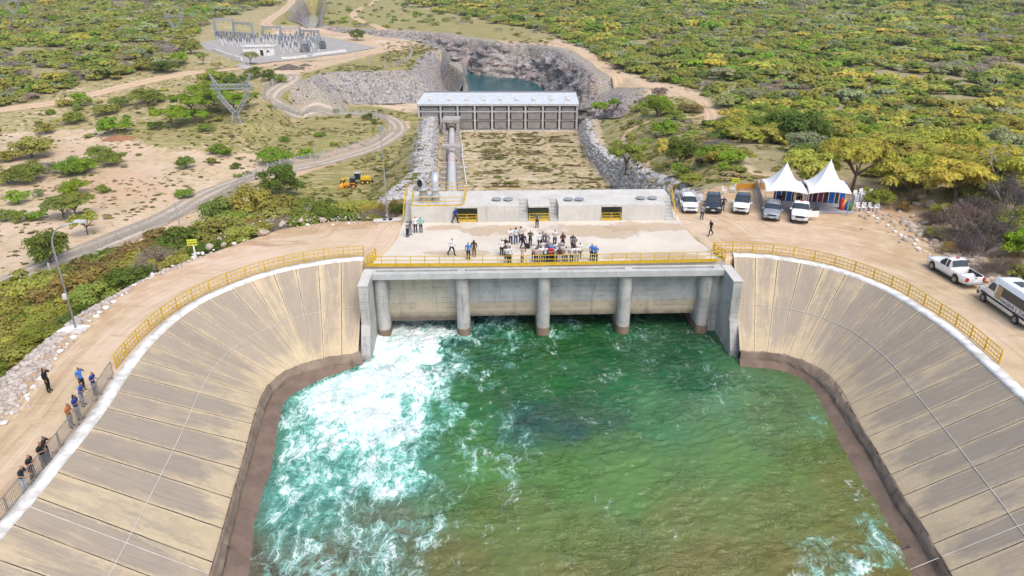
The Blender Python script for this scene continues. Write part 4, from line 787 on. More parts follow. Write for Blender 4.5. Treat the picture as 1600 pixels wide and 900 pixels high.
# ------------------------------------------------------------------ lattice towers
M_lat = mat('galvanised_lattice', (.42, .45, .47), (.34, .36, .38), 3, .5, 0, .35)
def lattice(m, p0, p1, w0, w1, n, th):
    p0, p1 = Vector(p0), Vector(p1); d = (p1 - p0).normalized(); up = Vector((0, 1, 0)) if abs(d.y) < .9 else Vector((1, 0, 0)); a = d.cross(up).normalized(); b = a.cross(d).normalized(); R_ = []
    for i in range(n + 1):
        t = i / n; w = w0 + (w1 - w0) * t; c = p0 + (p1 - p0) * t; R_.append([c + a * w / 2 * sx + b * w / 2 * sy for sx, sy in ((-1, -1), (1, -1), (1, 1), (-1, 1))])
    for i in range(n):
        for k in range(4):
            m.bar(R_[i][k], R_[i + 1][k], th); m.bar(R_[i][k], R_[i + 1][(k + 1) % 4], th * .6); m.bar(R_[i][(k + 1) % 4], R_[i + 1][k], th * .6)
    return m
def tower_proto():
    t = empty('lattice_tower'); th = .13
    m = MB(); lattice(m, (0, 0, 0), (0, 0, 3.0), 2.6, 1.3, 2, th); m.build('base', M_lat, t)
    for s in (-1, 1):
        m = MB(); lattice(m, (s * .3, 0, 2.8), (s * 4.1, 0, 8.2), .9, 1.0, 6, th); lattice(m, (s * 4.1, 0, 8.2), (s * 3.7, 0, 10.2), 1.0, .9, 2, th); m.build('arm', M_lat, t)
        m = MB(); lattice(m, (s * 3.9, 0, 10.2), (s * 5.6, 0, 14.0), .9, .2, 4, th); m.build('earth_wire_peak', M_lat, t)
    m = MB(); lattice(m, (-6.0, 0, 10.3), (6.0, 0, 10.3), 1.2, 1.2, 10, th); m.build('cross_beam', M_lat, t)
    return t
tp = tower_proto()
for i, (u, v, s, rz, lb) in enumerate([(371, 192, 1.02, .1, 'nearest grey lattice tower with a V-shaped window standing in green bushes'), (277, 53, .92, .1, 'lattice tower far off in the scrub left of the substation'), (485, 97, .8, .3, 'pale lattice tower in front of the substation, on the earth road side'), (24, 28, 1.1, .2, 'faint lattice tower at the far upper left corner')]):
    o = tp if i == 0 else copy_tree(tp); o.location = hit(u, v); o.scale = (s, s, s); o.rotation_euler.z = rz; tag(o, lb, 'lattice tower', 'lattice towers')
# ------------------------------------------------------------------ substation
def patch(name, pxs, m, off=.2, st=2.0):
    P = [tuple(hit(*p)[:2]) for p in pxs]; xs = [p[0] for p in P]; ys = [p[1] for p in P]; x = np.arange(min(xs), max(xs) + st, st); y = np.arange(min(ys), max(ys) + st, st); gx_, gy_ = np.meshgrid(x, y)
    ins = sdist(P, gx_.ravel(), gy_.ravel()).reshape(gx_.shape) < .1; z = H(gx_.ravel(), gy_.ravel()) + off; I = np.arange(gx_.size).reshape(gx_.shape)
    ok = ins[:-1, :-1] & ins[:-1, 1:] & ins[1:, 1:] & ins[1:, :-1]; Ff = np.stack([I[:-1, :-1][ok], I[:-1, 1:][ok], I[1:, 1:][ok], I[1:, :-1][ok]], 1)
    return tag(mesh_obj(name, np.stack([gx_.ravel(), gy_.ravel(), z], 1), Ff, m, smooth=True), kind='structure')
patch('gravel_yard', [(292, 70), (340, 61), (430, 54), (500, 55), (560, 68), (592, 75), (545, 84), (470, 93), (400, 102), (370, 97), (330, 82)], mat('yard_gravel', (.38, .355, .33), (.30, .28, .26), .4))
patch('concrete_apron', [(366, 101), (384, 95), (398, 103), (390, 110), (372, 109)], mat('apron_concrete', (.46, .42, .38), (.38, .35, .31), .4), .22)
def wallrun(lb, pxs, h, w, m):
    P = [hit(*p) for p in pxs]; q = MB(); o0 = P[0]
    for a, b in zip(P[:-1], P[1:]): q.bar(a - o0 + Vector((0, 0, h / 2)), b - o0 + Vector((0, 0, h / 2)), w, h)
    o = q.build('low_wall', m); o.location = o0; return tag(o, lb, 'wall')
wallrun('long low white wall at the left front of the substation yard', [(334, 81), (352, 88), (378, 96)], 1.6, .6, M_white)
wallrun('low white wall along the front right of the substation yard', [(440, 93.5), (470, 91), (508, 85), (540, 81)], 1.0, 1.2, M_white)
M_porc = mat('grey_insulator', (.24, .26, .28), (.16, .18, .2), 3, .4)
def gantry(u0, v0, u1, v1, vt, lb):
    a, b = hit(u0, v0), hit(u1, v1); t = empty('gantry', a, 0, lb, 'gantry', 'substation gantries'); h = height_for(a, vt)
    for p in (a, b): m = MB(); d = p - a; lattice(m, (d.x, d.y, d.z), (d.x, d.y, d.z + h), 1.3, .7, 7, .22); m.build('column', M_lat, t)
    m = MB(); lattice(m, (0, 0, h - .8), (b.x - a.x, b.y - a.y, b.z - a.z + h - .8), .9, .9, 14, .2); m.build('beam', M_lat, t)
    for s in (.2, .5, .8): q = a.lerp(b, s) - a; MB().tube([(q.x, q.y, q.z + h - 1.2), (q.x, q.y, q.z + h - 2.8)], .14, 6).build('insulator_string', M_porc, t)
for a in [(338, 57, 367, 57, 28, 'left rear lattice gantry of the substation'), (367, 58, 396, 60, 33, 'middle rear lattice gantry of the substation'), (340, 62, 397, 66, 47, 'low long gantry across the left half of the substation'), (412, 62, 440, 62, 40, 'gantry behind the white control house'),
          (440, 63, 470, 62, 42, 'gantry in the middle right of the substation'), (470, 64, 499, 66, 45, 'right rear lattice gantry of the substation')]: gantry(*a)
def eq_proto():
    t = empty('insulator_post'); MB().box((0, 0, 1.3), (.32, .32, 2.6)).build('pedestal', M_white, t); m = MB(); m.tube([(0, 0, 2.6), (0, 0, 4.6)], .3, 8)
    for z in np.arange(2.7, 4.6, .3): m.tube([(0, 0, z), (0, 0, z + .12)], .42, 8)
    m.build('insulator', M_porc, t); MB().box((0, 0, 4.7), (.6, .4, .25)).build('terminal', M_lat, t); return t
ep = eq_proto(); spots = []
for r in range(4):
    for c in range(8): spots.append((340 + c * 7.5 + r * 3, 62 + r * 3.2 + c * .9))
for r in range(6):
    for c in range(9): spots.append((400 + c * 11 + r * 4.5 - 12 * (r > 3), 66 + r * 3.6 - c * .4))
first = True
for (u, v) in spots:
    if 388 < u < 436 and v > 74: continue
    if v > 86 or u > 522: continue
    o = ep if first else copy_tree(ep); first = False; o.location = hit(u + random.uniform(-1, 1), v + random.uniform(-.6, .6)); o.scale.z = random.uniform(.8, 1.25)
    tag(o, 'grey insulator on a white pedestal in the ranks of the substation yard', 'insulator', 'insulator posts in the substation')
def house(u, v, w, d, h, rz, lb):
    p = hit(u, v); t = empty('control_house', p, rz, lb, 'building'); MB().box((0, 0, h / 2), (w, d, h)).build('wall', M_white, t); MB().box((0, 0, h + .2), (w + .8, d + .8, .38)).build('roof', mat('roof_slab', (.62, .60, .57), (.5, .48, .45), .6), t)
    MB().box((w * .1, -d / 2 - .02, 1.2), (1.3, .08, 2.4)).build('door', M_dark, t); MB().box((w * .3, -d / 2 - .02, 1.8), (1.0, .06, .8)).build('window', M_dark, t)
house(407, 86, 13, 6, 3.6, .12, 'small white control house with a dark door at the front of the substation')
def transf(u, v, lb):
    t = empty('transformer', hit(u, v), .2, lb, 'transformer', 'transformers in the substation'); g = mat('transformer_grey', (.20, .22, .24), (.15, .16, .18), 2, .6); MB().box((0, 0, 1.7), (4.2, 2.6, 2.8)).build('tank', g, t)
    m = MB()
    for i in range(8): m.box((-1.8 + i * .5, -1.6, 1.7), (.16, .7, 2.2))
    m.build('radiator', g, t)
    for i in range(3): MB().tube([(-1.2 + i * 1.2, .4, 3.1), (-1.3 + i * 1.3, .4, 4.6)], .2, 7).build('bushing', M_porc, t)
    MB().tube([(-1.6, -.3, 3.7), (1.6, -.3, 3.7)], .45, 10).build('conservator', g, t)
transf(477, 82, 'left dark grey transformer at the front of the substation'); transf(503, 77, 'right dark grey transformer at the front of the substation')
# dark spoil heaps
def heap(u, v, w, d, h, lb, m):
    n, r = 26, 9; vs = []; p = hit(u, v)
    for j in range(r + 1):
        t = j / r
        for i in range(n):
            a = 2 * math.pi * i / n; k = 1 + .35 * (float(fbm(np.array([math.cos(a) * 2 + u]), np.array([math.sin(a) * 2 + t * 2]), 3, 7)[0]) - .5); vs.append((w / 2 * t * k * math.cos(a), d / 2 * t * k * math.sin(a), h * (1 - t ** 1.4) * k - .3))
    fs = [(j * n + i, (j + 1) * n + i, (j + 1) * n + (i + 1) % n, j * n + (i + 1) % n) for j in range(r) for i in range(n)]
    o = mesh_obj('earth_heap', vs, fs, m, smooth=True); o.location = p; return tag(o, lb, 'heap')
M_heap = mat('dark_spoil', (.09, .075, .065), (.16, .13, .10), 1.5, .95, .5)
heap(452, 108, 14, 6, 2.2, 'wide dark spoil heap beside the earth road', M_heap); heap(477, 103, 7, 3, 1.2, 'small dark spoil heap right of the wide one', M_heap); heap(192, 217, 12, 4, 1.4, 'low reddish earth heap among bushes on the left plain', mat('red_earth', (.26, .11, .06), (.34, .18, .10), 2, .95, .4))
# ------------------------------------------------------------------ vegetation
def leaf_mat(name, inst):
    k = NT(name); a = k.n('ShaderNodeVertexColor', layer_name='leaf'); sp = k.n('ShaderNodeSeparateColor'); k.l(a.outputs[0], sp.inputs[0])
    if inst: t = k.n('ShaderNodeAttribute', attribute_type='INSTANCER', attribute_name='tint').outputs['Color']
    else: t = k.n('ShaderNodeObjectInfo').outputs['Color']
    c = k.mix(sp.outputs[0], t, (1.0, .93, .55), 'MULTIPLY'); hs = k.n('ShaderNodeHueSaturation'); k.l(k.math('ADD', .455, k.math('MULTIPLY', sp.outputs[1], .075)), hs.inputs['Hue'])
    k.l(k.math('ADD', .84, k.math('MULTIPLY', sp.outputs[0], .42)), hs.inputs['Value']); hs.inputs['Saturation'].default_value = 1.0; k.l(t, hs.inputs['Color']); k.l(hs.outputs[0], k.p.inputs['Base Color']); k.rough(.75); k.spec(.2)
    tl = k.n('ShaderNodeBsdfTranslucent'); k.l(hs.outputs[0], tl.inputs[0]); mx = k.n('ShaderNodeMixShader'); mx.inputs[0].default_value = .42; k.l(k.p.outputs[0], mx.inputs[1]); k.l(tl.outputs[0], mx.inputs[2]); k.l(mx.outputs[0], k.out.inputs[0]); return k.m
M_leaf, M_leaf_i = leaf_mat('leaves', False), leaf_mat('scrub_leaves', True)
M_bark = mat('bark', (.16, .12, .085), (.10, .075, .055), 6, .9); M_bark_pale = mat('pale_bark', (.40, .36, .31), (.28, .25, .21), 6, .9)
def crown(kind, nq, leaf, seed, nclump=None, jit=.3):
    r = np.random.default_rng(seed); nc = nclump or {'bush': 26, 'umbrella': 22, 'bare': 18}[kind]
    th = r.uniform(0, 2 * math.pi, nc); 
    if kind == 'umbrella': rad = np.sqrt(r.uniform(0, 1, nc)) * .82; cz = .62 + .16 * (1 - rad) + r.normal(0, .07, nc); cs = r.uniform(.16, .32, nc); flat = .42
    elif kind == 'bare': rad = np.sqrt(r.uniform(0, 1, nc)) * .75; cz = .22 + .42 * (1 - rad ** 2) * r.uniform(.5, 1, nc); cs = r.uniform(.2, .36, nc); flat = .8
    else: rad = np.sqrt(r.uniform(0, 1, nc)) * .78; cz = .12 + .62 * np.sqrt(np.clip(1 - rad ** 2, 0, 1)) * r.uniform(.25, 1.08, nc); cs = r.uniform(.18, .34, nc); flat = .68
    ctr = np.stack([rad * np.cos(th) * r.uniform(.85, 1.2), rad * np.sin(th), cz], 1); ct = r.uniform(0, 1, nc)
    w = cs ** 2; ci = r.choice(nc, nq, p=w / w.sum())
    d = r.normal(size=(nq, 3)); d /= np.linalg.norm(d, axis=1)[:, None]; d[:, 2] = np.where(d[:, 2] < -.35, -d[:, 2], d[:, 2])
    p = ctr[ci] + d * (cs[ci] * (r.uniform(0, 1, nq) ** .33) * r.uniform(.8, 1.12, nq))[:, None] * np.array([1, 1, flat]); p[:, 2] = np.maximum(p[:, 2], .03)
    nrm = d * .8 + np.array([0, 0, .55]) + r.normal(size=(nq, 3)) * jit; nrm /= np.linalg.norm(nrm, axis=1)[:, None]
    a = np.cross(nrm, r.normal(size=(nq, 3))); a /= np.linalg.norm(a, axis=1)[:, None]; b = np.cross(nrm, a); s = (leaf * r.uniform(.6, 1.25, nq))[:, None]
    if kind == 'bare': a *= .16; b *= 1.7
    v = np.stack([p - a * s - b * s * .6, p + a * s - b * s * .45, p + a * s * .8 + b * s * .6, p - a * s * .7 + b * s * .55], 1).reshape(-1, 3)
    f = np.arange(nq * 4).reshape(nq, 4)
    lf = np.stack([np.clip(.25 + .5 * ct[ci] + r.normal(0, .16, nq), 0, 1), np.clip(r.normal(.5, .18, nq) + .25 * (ct[ci] - .5), 0, 1), np.zeros(nq), np.ones(nq)], 1)
    return v, f, np.repeat(lf, 4, 0)
def crown_mesh(name, kind, nq, leaf, seed, m):
    v, f, lf = crown(kind, nq, leaf, seed, None, .12 if nq < 700 else .28); o = mesh_obj(name, v, f, m); me = o.data; ca_ = me.color_attributes.new('leaf', 'FLOAT_COLOR', 'POINT'); ca_.data.foreach_set('color', lf.astype(np.float32).ravel()); return o
def trunk_mesh(kind, seed, pale=False):
    r = random.Random(seed); m = MB(); n = {'bush': 4, 'umbrella': 5, 'bare': 9}[kind]; top = {'bush': .5, 'umbrella': .62, 'bare': .55}[kind]
    if kind != 'bare':
        x, y = r.uniform(-.06, .06), r.uniform(-.06, .06); fork = .16 if kind == 'bush' else .3; m.tube([(0, 0, -.12), (x * .5, y * .5, fork * .6), (x, y, fork)], [.055, .042, .036], 7)
    else: x = y = 0; fork = -.05
    for i in range(n):
        a = 2 * math.pi * (i + r.random() * .6) / n; l = r.uniform(.35, .7); m.tube([(x, y, fork), (x + math.cos(a) * l * .45, y + math.sin(a) * l * .45, fork + (top - fork) * .6), (x + math.cos(a) * l, y + math.sin(a) * l, top * r.uniform(.9, 1.15))], [.03, .02, .007], 5)
        if kind == 'bare':
            for j in range(3):
                a2 = a + r.uniform(-.7, .7); l2 = l * r.uniform(.8, 1.3); m.tube([(math.cos(a) * l * .4, math.sin(a) * l * .4, top * .5), (math.cos(a2) * l2, math.sin(a2) * l2, top * r.uniform(.7, 1.35))], [.014, .004], 4)
    return m.build('trunk', M_bark_pale if pale else M_bark)
protoC = {}; protoT = {}
for kind in ('bush', 'umbrella', 'bare'):
    for lod, (nq, lf) in {'near': (3400, .042), 'mid': (1300, .062)}.items():
        if kind == 'bare': nq = int(nq * .9); 
        protoC[kind, lod] = [crown_mesh('crown', kind, nq, lf, 100 + i + (50 if lod == 'near' else 0), M_leaf) for i in range(4 if kind == 'bush' else 3)]
    protoT[kind] = [trunk_mesh(kind, 5 + i, kind == 'bare') for i in range(2)]
for l_ in list(protoC.values()) + list(protoT.values()):
    for o in l_: C.objects.unlink(o)
COL = {'green': (.24, .305, .055), 'bright green': (.23, .36, .035), 'olive green': (.32, .335, .07), 'yellow-olive': (.45, .44, .085), 'dark green': (.13, .19, .035), 'grey leafless': (.29, .25, .20), 'dark leafless': (.16, .125, .11), 'rusty brown': (.31, .23, .07), 'pale green': (.33, .37, .17)}
def plant(kind, loc, r, colname, label, group, lod='mid', name=None, hs=1.0, rz=None, cat=None):
    name = name or {'bush': 'shrub', 'umbrella': 'tree', 'bare': 'bare_shrub'}[kind]
    t = empty(name, loc, random.uniform(0, 6.28) if rz is None else rz, label, cat or {'bush': 'shrub', 'umbrella': 'tree', 'bare': 'shrub'}[kind], group); t.scale = (r, r, r * hs)
    c = random.choice(protoC[kind, lod]).copy(); c.parent = t; C.objects.link(c); j = np.array(COL[colname]) * random.uniform(.85, 1.18) * np.array([random.uniform(.88, 1.12), 1, random.uniform(.8, 1.2)]); c.color = (*j, 1)
    u = random.choice(protoT[kind]).copy(); u.parent = t; C.objects.link(u); return t
# salient ones, read off the photograph: (u, v at the foot, crown width in pixels, kind, colour, height factor, label)
SAL = [(127, 166, 36, 'bush', 'bright green', .95, 'rounded bright lime tree at the edge of the scrub on the upper left'), (183, 209, 56, 'bush', 'bright green', .75, 'wide bright green bush left of the reddish earth heap'), (118, 192, 40, 'bush', 'green', .7, 'green bush just below the lime tree'),
 (188, 167, 36, 'bush', 'green', .8, 0), (232, 163, 62, 'bush', 'green', .6, 0), (72, 208, 34, 'bush', 'olive green', .7, 0), (100, 196, 30, 'bare', 'olive green', .8, 0), (165, 178, 44, 'bush', 'olive green', .6, 0),
 (335, 140, 62, 'bush', 'green', .75, 0), (372, 138, 40, 'bush', 'dark green', .9, 0), (398, 122, 30, 'bush', 'dark green', .9, 0), (420, 126, 28, 'bush', 'dark green', .9, 'dark round shrub where the wire fence ends at the gravel road'), (438, 129, 24, 'bush', 'green', .8, 0),
 (335, 166, 64, 'umbrella', 'bright green', .9, 0), (300, 180, 60, 'umbrella', 'bright green', .9, 0), (365, 176, 54, 'umbrella', 'bright green', .9, 0), (330, 184, 70, 'umbrella', 'bright green', .9, 'wide bright green umbrella tree left of the nearest lattice tower'), (270, 198, 56, 'umbrella', 'bright green', .9, 0), (388, 168, 36, 'umbrella', 'green', 1, 0), (305, 196, 46, 'umbrella', 'bright green', .8, 0), (243, 201, 26, 'bush', 'bright green', .7, 0), (322, 204, 30, 'bush', 'bright green', .6, 0),
 (432, 256, 58, 'bush', 'bright green', .75, 'bright green tree against the wire fence right of the grey pole'), (478, 246, 32, 'bush', 'bright green', .7, 0), (365, 264, 14, 'bush', 'green', .8, 0), (290, 263, 36, 'bush', 'green', .85, 'green bush alone on sand in the middle of the left plain'), (331, 255, 18, 'bush', 'green', .8, 0), (343, 241, 40, 'bush', 'bright green', .6, 0), (354, 242, 22, 'bush', 'bright green', .8, 0), (370, 263, 16, 'bush', 'dark green', 1, 0),
 (288, 308, 32, 'bush', 'bright green', .7, 'small bright green bush just above the fence on the left plain'), (372, 277, 16, 'bush', 'bright green', .6, 0), (45, 284, 66, 'bush', 'green', .75, 0), (12, 286, 40, 'bush', 'green', .8, 0), (112, 272, 60, 'bush', 'bright green', .72, 0), (135, 270, 50, 'bush', 'bright green', .75, 0), (72, 272, 40, 'bare', 'grey leafless', .9, 'greyish thin shrub between two bright bushes on the left plain'), (160, 250, 50, 'bush', 'green', .7, 0), (176, 258, 46, 'bush', 'green', .8, 0), (50, 246, 70, 'bush', 'olive green', .7, 0), (12, 252, 40, 'bush', 'olive green', .6, 0),
 (118, 303, 48, 'bush', 'bright green', .8, 'bright green bush with a dark foot in the middle of the left sand'), (162, 301, 24, 'bush', 'green', .8, 0), (62, 307, 20, 'bush', 'pale green', .9, 0), (30, 318, 38, 'bush', 'bright green', .9, 0), (100, 342, 52, 'umbrella', 'green', 1.05, 'left of two joined feathery trees on the left sand'), (120, 340, 56, 'umbrella', 'green', 1.05, 'right of two joined feathery trees on the left sand'), (10, 345, 34, 'bush', 'green', .9, 0), (33, 346, 32, 'bush', 'green', .9, 0), (58, 343, 36, 'bush', 'bright green', .6, 0),
 (137, 367, 44, 'umbrella', 'yellow-olive', 1.25, 'small yellow-green umbrella tree with a bare trunk and round shadow'), (82, 414, 78, 'bush', 'dark green', 1.15, 'big dark olive bush standing behind the curved street lamp'), (84, 34, 20, 'bush', 'bright green', .7, 0), (558, 63, 28, 'bush', 'dark green', 1.0, 'lone round dark green tree beside the outer earth road'), (392, 101, 26, 'umbrella', 'pale green', 1.2, 'thin feathery tree in front of the white control house'), (318, 101, 22, 'umbrella', 'green', 1.2, 0), (340, 108, 22, 'bare', 'olive green', 1, 0), (300, 84, 44, 'bush', 'olive green', .8, 0), (258, 112, 50, 'bush', 'dark green', .6, 0), (228, 110, 36, 'bush', 'olive green', .7, 0), (282, 100, 34, 'bush', 'bright green', .9, 0),
 (525, 176, 12, 'bush', 'green', .8, 0), (545, 184, 12, 'bush', 'dark green', .8, 0), (575, 187, 18, 'bush', 'dark green', .9, 0), (585, 194, 14, 'bush', 'green', 1, 0), (522, 228, 14, 'bush', 'bright green', .7, 0), (500, 213, 22, 'bush', 'bright green', .5, 0), (445, 221, 20, 'bush', 'bright green', .6, 0), (488, 226, 14, 'bush', 'olive green', .7, 0),
 (1026, 181, 56, 'bush', 'bright green', .85, 'broad bright green tree above the path right of the channel'), (1036, 213, 46, 'bush', 'bright green', .9, 'dense bright green tree nearest the foot path right of the channel'), (1055, 188, 32, 'bush', 'green', .8, 0), (1078, 175, 48, 'bush', 'rusty brown', .5, 0), (1030, 150, 30, 'bush', 'grey leafless', .7, 0), (937, 172, 30, 'bush', 'bright green', .8, 'bright green shrub on the rock crest right of the pumping station'), (960, 165, 24, 'bush', 'bright green', .7, 0), (998, 194, 10, 'bush', 'green', .9, 0),
 (978, 272, 58, 'umbrella', 'green', 1.35, 'tree with a bare forked trunk on the bank just behind the deck'), (996, 268, 28, 'umbrella', 'olive green', 1.5, 'small thin tree beside the forked one behind the deck'), (1062, 256, 56, 'bush', 'dark green', 1.15, 'dark dense tree behind the white car at the left of the parking row'), (1062, 274, 34, 'bush', 'green', .9, 0), (1108, 254, 50, 'bush', 'bright green', .8, 0), (1142, 256, 44, 'bush', 'bright green', .85, 0), (1130, 266, 22, 'bush', 'bright green', .9, 0), (1122, 235, 60, 'bare', 'grey leafless', .5, 0), (1085, 285, 50, 'bush', 'olive green', .35, 0),
 (1255, 238, 74, 'bush', 'pale green', .7, 0), (1165, 215, 50, 'bush', 'olive green', .7, 0), (1140, 200, 46, 'bare', 'grey leafless', .7, 0), (1130, 168, 40, 'bush', 'pale green', .8, 0), (1165, 162, 54, 'bush', 'pale green', .7, 0), (1205, 190, 50, 'bush', 'green', .7, 0),
 (1256, 300, 92, 'umbrella', 'yellow-olive', 1.1, 'yellow-leaved tree directly behind the white tents'), (1330, 300, 110, 'umbrella', 'yellow-olive', 1.15, 'broad yellow-olive tree behind the right tent with dark branches'), (1420, 318, 100, 'umbrella', 'yellow-olive', 1.0, 0), (1365, 322, 60, 'bush', 'olive green', .9, 0), (1490, 322, 110, 'umbrella', 'yellow-olive', 1.0, 'broad yellow tree above the rubble bank at the right'), (1470, 345, 50, 'bush', 'olive green', .9, 0), (1412, 330, 26, 'bush', 'rusty brown', 1, 0),
 (1452, 352, 50, 'bare', 'grey leafless', .8, 0), (1475, 378, 56, 'bare', 'grey leafless', .8, 0), (1520, 350, 80, 'bare', 'grey leafless', 1.0, 0), (1530, 405, 70, 'bare', 'grey leafless', .9, 0), (1560, 372, 84, 'bare', 'grey leafless', 1.0, 0), (1510, 392, 60, 'bare', 'grey leafless', .9, 0), (1568, 428, 60, 'bare', 'grey leafless', .8, 0), (1585, 300, 90, 'bush', 'yellow-olive', .9, 0), (1540, 320, 80, 'bush', 'olive green', .9, 0), (1450, 300, 90, 'umbrella', 'yellow-olive', 1.0, 0), (1390, 300, 80, 'umbrella', 'yellow-olive', 1.1, 0),
 (440, 306, 74, 'bush', 'dark green', 1.0, 'big dark round bush rising over the thicket beside the gravel road'), (392, 345, 90, 'bush', 'olive green', .9, 0), (350, 350, 80, 'bush', 'green', .85, 0), (430, 345, 84, 'bush', 'olive green', .8, 0), (470, 338, 60, 'bush', 'green', .8, 0), (372, 372, 80, 'bush', 'green', .8, 0), (330, 378, 60, 'bush', 'olive green', .8, 0), (512, 335, 46, 'bush', 'dark green', .8, 0), (560, 342, 40, 'bush', 'olive green', .6, 0), (585, 341, 44, 'bush', 'green', .6, 0), (622, 335, 34, 'bush', 'dark green', .9, 0), (300, 395, 60, 'bush', 'rusty brown', .6, 0), (255, 408, 70, 'bush', 'olive green', .7, 0), (215, 420, 60, 'bush', 'dark green', .7, 0), (1500, 372, 96, 'bare', 'grey leafless', 1.0, 'dense grey leafless thicket above the white pickup'), (1545, 392, 86, 'bare', 'grey leafless', 1.1, 'dark grey leafless thicket above the white van'), (1572, 340, 90, 'bare', 'grey leafless', 1.3, 0), (1590, 400, 70, 'bush', 'bright green', 1.0, 'bright green bush at the right edge above the van'), (1580, 370, 80, 'bush', 'olive green', 1.0, 0), (1478, 395, 46, 'bare', 'rusty brown', .7, 0), (1540, 430, 60, 'bare', 'grey leafless', .7, 0), (1598, 440, 50, 'bush', 'olive green', .8, 0), (1600, 320, 110, 'umbrella', 'yellow-olive', 1.1, 0), (1560, 300, 100, 'bush', 'olive green', .9, 0), (1462, 372, 40, 'bush', 'olive green', .8, 0)]
def reg_of(u, v):
    if u < 640: return 'on the left plain' if v > 110 else 'near the substation'
    if v > 285 or (u > 1300 and v > 270): return 'on the stony bank behind the right parking area'
    return 'on the slope right of the channel'
taken = []
for (u, v, wpx, kind, cn, hs, lb) in SAL:
    if kind == 'bare' and u > 1440 and cn == 'grey leafless': cn = 'dark leafless'
    p = hit(u, v); dep = proj(p.x, p.y, p.z)[2]; r = wpx / 2 * dep / FPX; taken.append((p.x, p.y, r))
    size = 'small' if wpx < 26 else ('large' if wpx > 52 else 'mid-sized')
    plant(kind, p, r * 1.08, cn, lb or f"{size} {cn} {'shrub' if kind != 'umbrella' else 'tree'} {reg_of(u, v)}", None if lb else f'scattered trees and shrubs {reg_of(u, v)}', 'near' if wpx > 44 else 'mid', hs=hs * 1.32)
# bare white-limbed trees standing over the thicket at the right edge
def dead_tree(u, v, hpx, lb):
    p = hit(u, v); t = empty('bare_tree', p, 0, lb, 'tree'); h = hpx * proj(p.x, p.y, p.z)[2] / FPX; r = random.Random(u); m = MB()
    def br(a, d, l, w, n):
        b = a + d * l; c = a + d * l * .5 + Vector((r.uniform(-.1, .1), 0, r.uniform(-.05, .1))) * l; m.tube([a, c, b], [w, w * .8, w * .6], 6)
        if n: 
            for k_ in range(r.choice((2, 3))): br(b, (d + Vector((r.uniform(-.8, .8), r.uniform(-.6, .6), r.uniform(-.2, .5)))).normalized(), l * r.uniform(.6, .8), w * .6, n - 1)
    for a in (-.6, .1, .7): br(Vector((0, 0, -.2)), Vector((a, .1, 1)).normalized(), h * .42, h * .026, 3)
    m.build('limbs', M_bark_pale, t); return t
dead_tree(1572, 312, 90, 'bare pale-limbed tree rising over the grey thicket at the right edge'); dead_tree(1545, 146, 30, 'leafless tree sticking out of the scrub far up at the right')
# bushes clothing the slope below the left track
SL = [(0, 640), (0, 500), (40, 470), (110, 455), (180, 392), (270, 362), (330, 335), (400, 300), (480, 295), (560, 325), (630, 318), (631, 343), (520, 341), (440, 352), (330, 390), (240, 426), (130, 486), (60, 542)]
cnt = 0; r_ = random.Random(3); pts_ = []
sx_ = rng.uniform(-75, -4, 6000); sy_ = rng.uniform(30, 112, 6000); sdd = sdist(plateau, sx_, sy_); sz_ = H(sx_, sy_); su, sv, sdp = proj(sx_, sy_, sz_); sq1 = fbm(sx_ / 12, sy_ / 12, 2, 5); sq2 = fbm(sx_ / 9, sy_ / 9, 2, 15)
for tr in range(6000):
    x, y, d, z, u, v, dep = sx_[tr], sy_[tr], sdd[tr], sz_[tr], su[tr], sv[tr], sdp[tr]
    if d < 1.6 or d > 40 or x > -9.5 - (y - 60) * .16 and y > 60: continue
    rad = r_.uniform(1.3, 2.6) * (.72 if d < 4 else 1) * (1.3 if d > 12 else 1)
    if y > 46 and d > 3: rad *= 1.25
    if any((a - x) ** 2 + (b - y) ** 2 < ((c + rad) * .50) ** 2 for a, b, c in pts_): continue
    if d > 22 and (v < 330 or sq1[tr] < .52): continue
    if u < -60 or u > 640 or v > 760: continue
    # only what shows over the edge of the track
    tu, tv, _t = proj(x, y, z + rad * .95); du = math.hypot(x, y); zl_ = CAM_H + (z + rad * .95 - CAM_H) * .985
    tt = np.linspace(.3, .99, 60); zz = CAM_H + (z + rad * .95 - CAM_H) * tt
    if (zz < H(x * tt, y * tt, False)).any(): continue
    if u > 470 and tv < 312: continue
    pts_.append((x, y, rad)); q = float(sq2[tr]) + r_.uniform(-.15, .15)
    cn = 'rusty brown' if q < .30 else 'yellow-olive' if q < .38 else 'olive green' if q < .54 else 'green' if q < .66 else 'dark green'; kd = 'bush' if r_.random() > .1 else 'bare'
    if kd == 'bare': cn = 'grey leafless'
    wh = 'near the front left corner' if u < 170 else 'around the yellow sign' if u < 360 else 'left of the concrete deck'
    plant(kd, (x, y, z - .1), rad * 1.1, cn, f'{cn} shrub in the thicket below the left track {wh}', f'thicket below the left track {wh}', 'near' if dep < 75 else 'mid', hs=r_.uniform(.75, 1.05)); cnt += 1
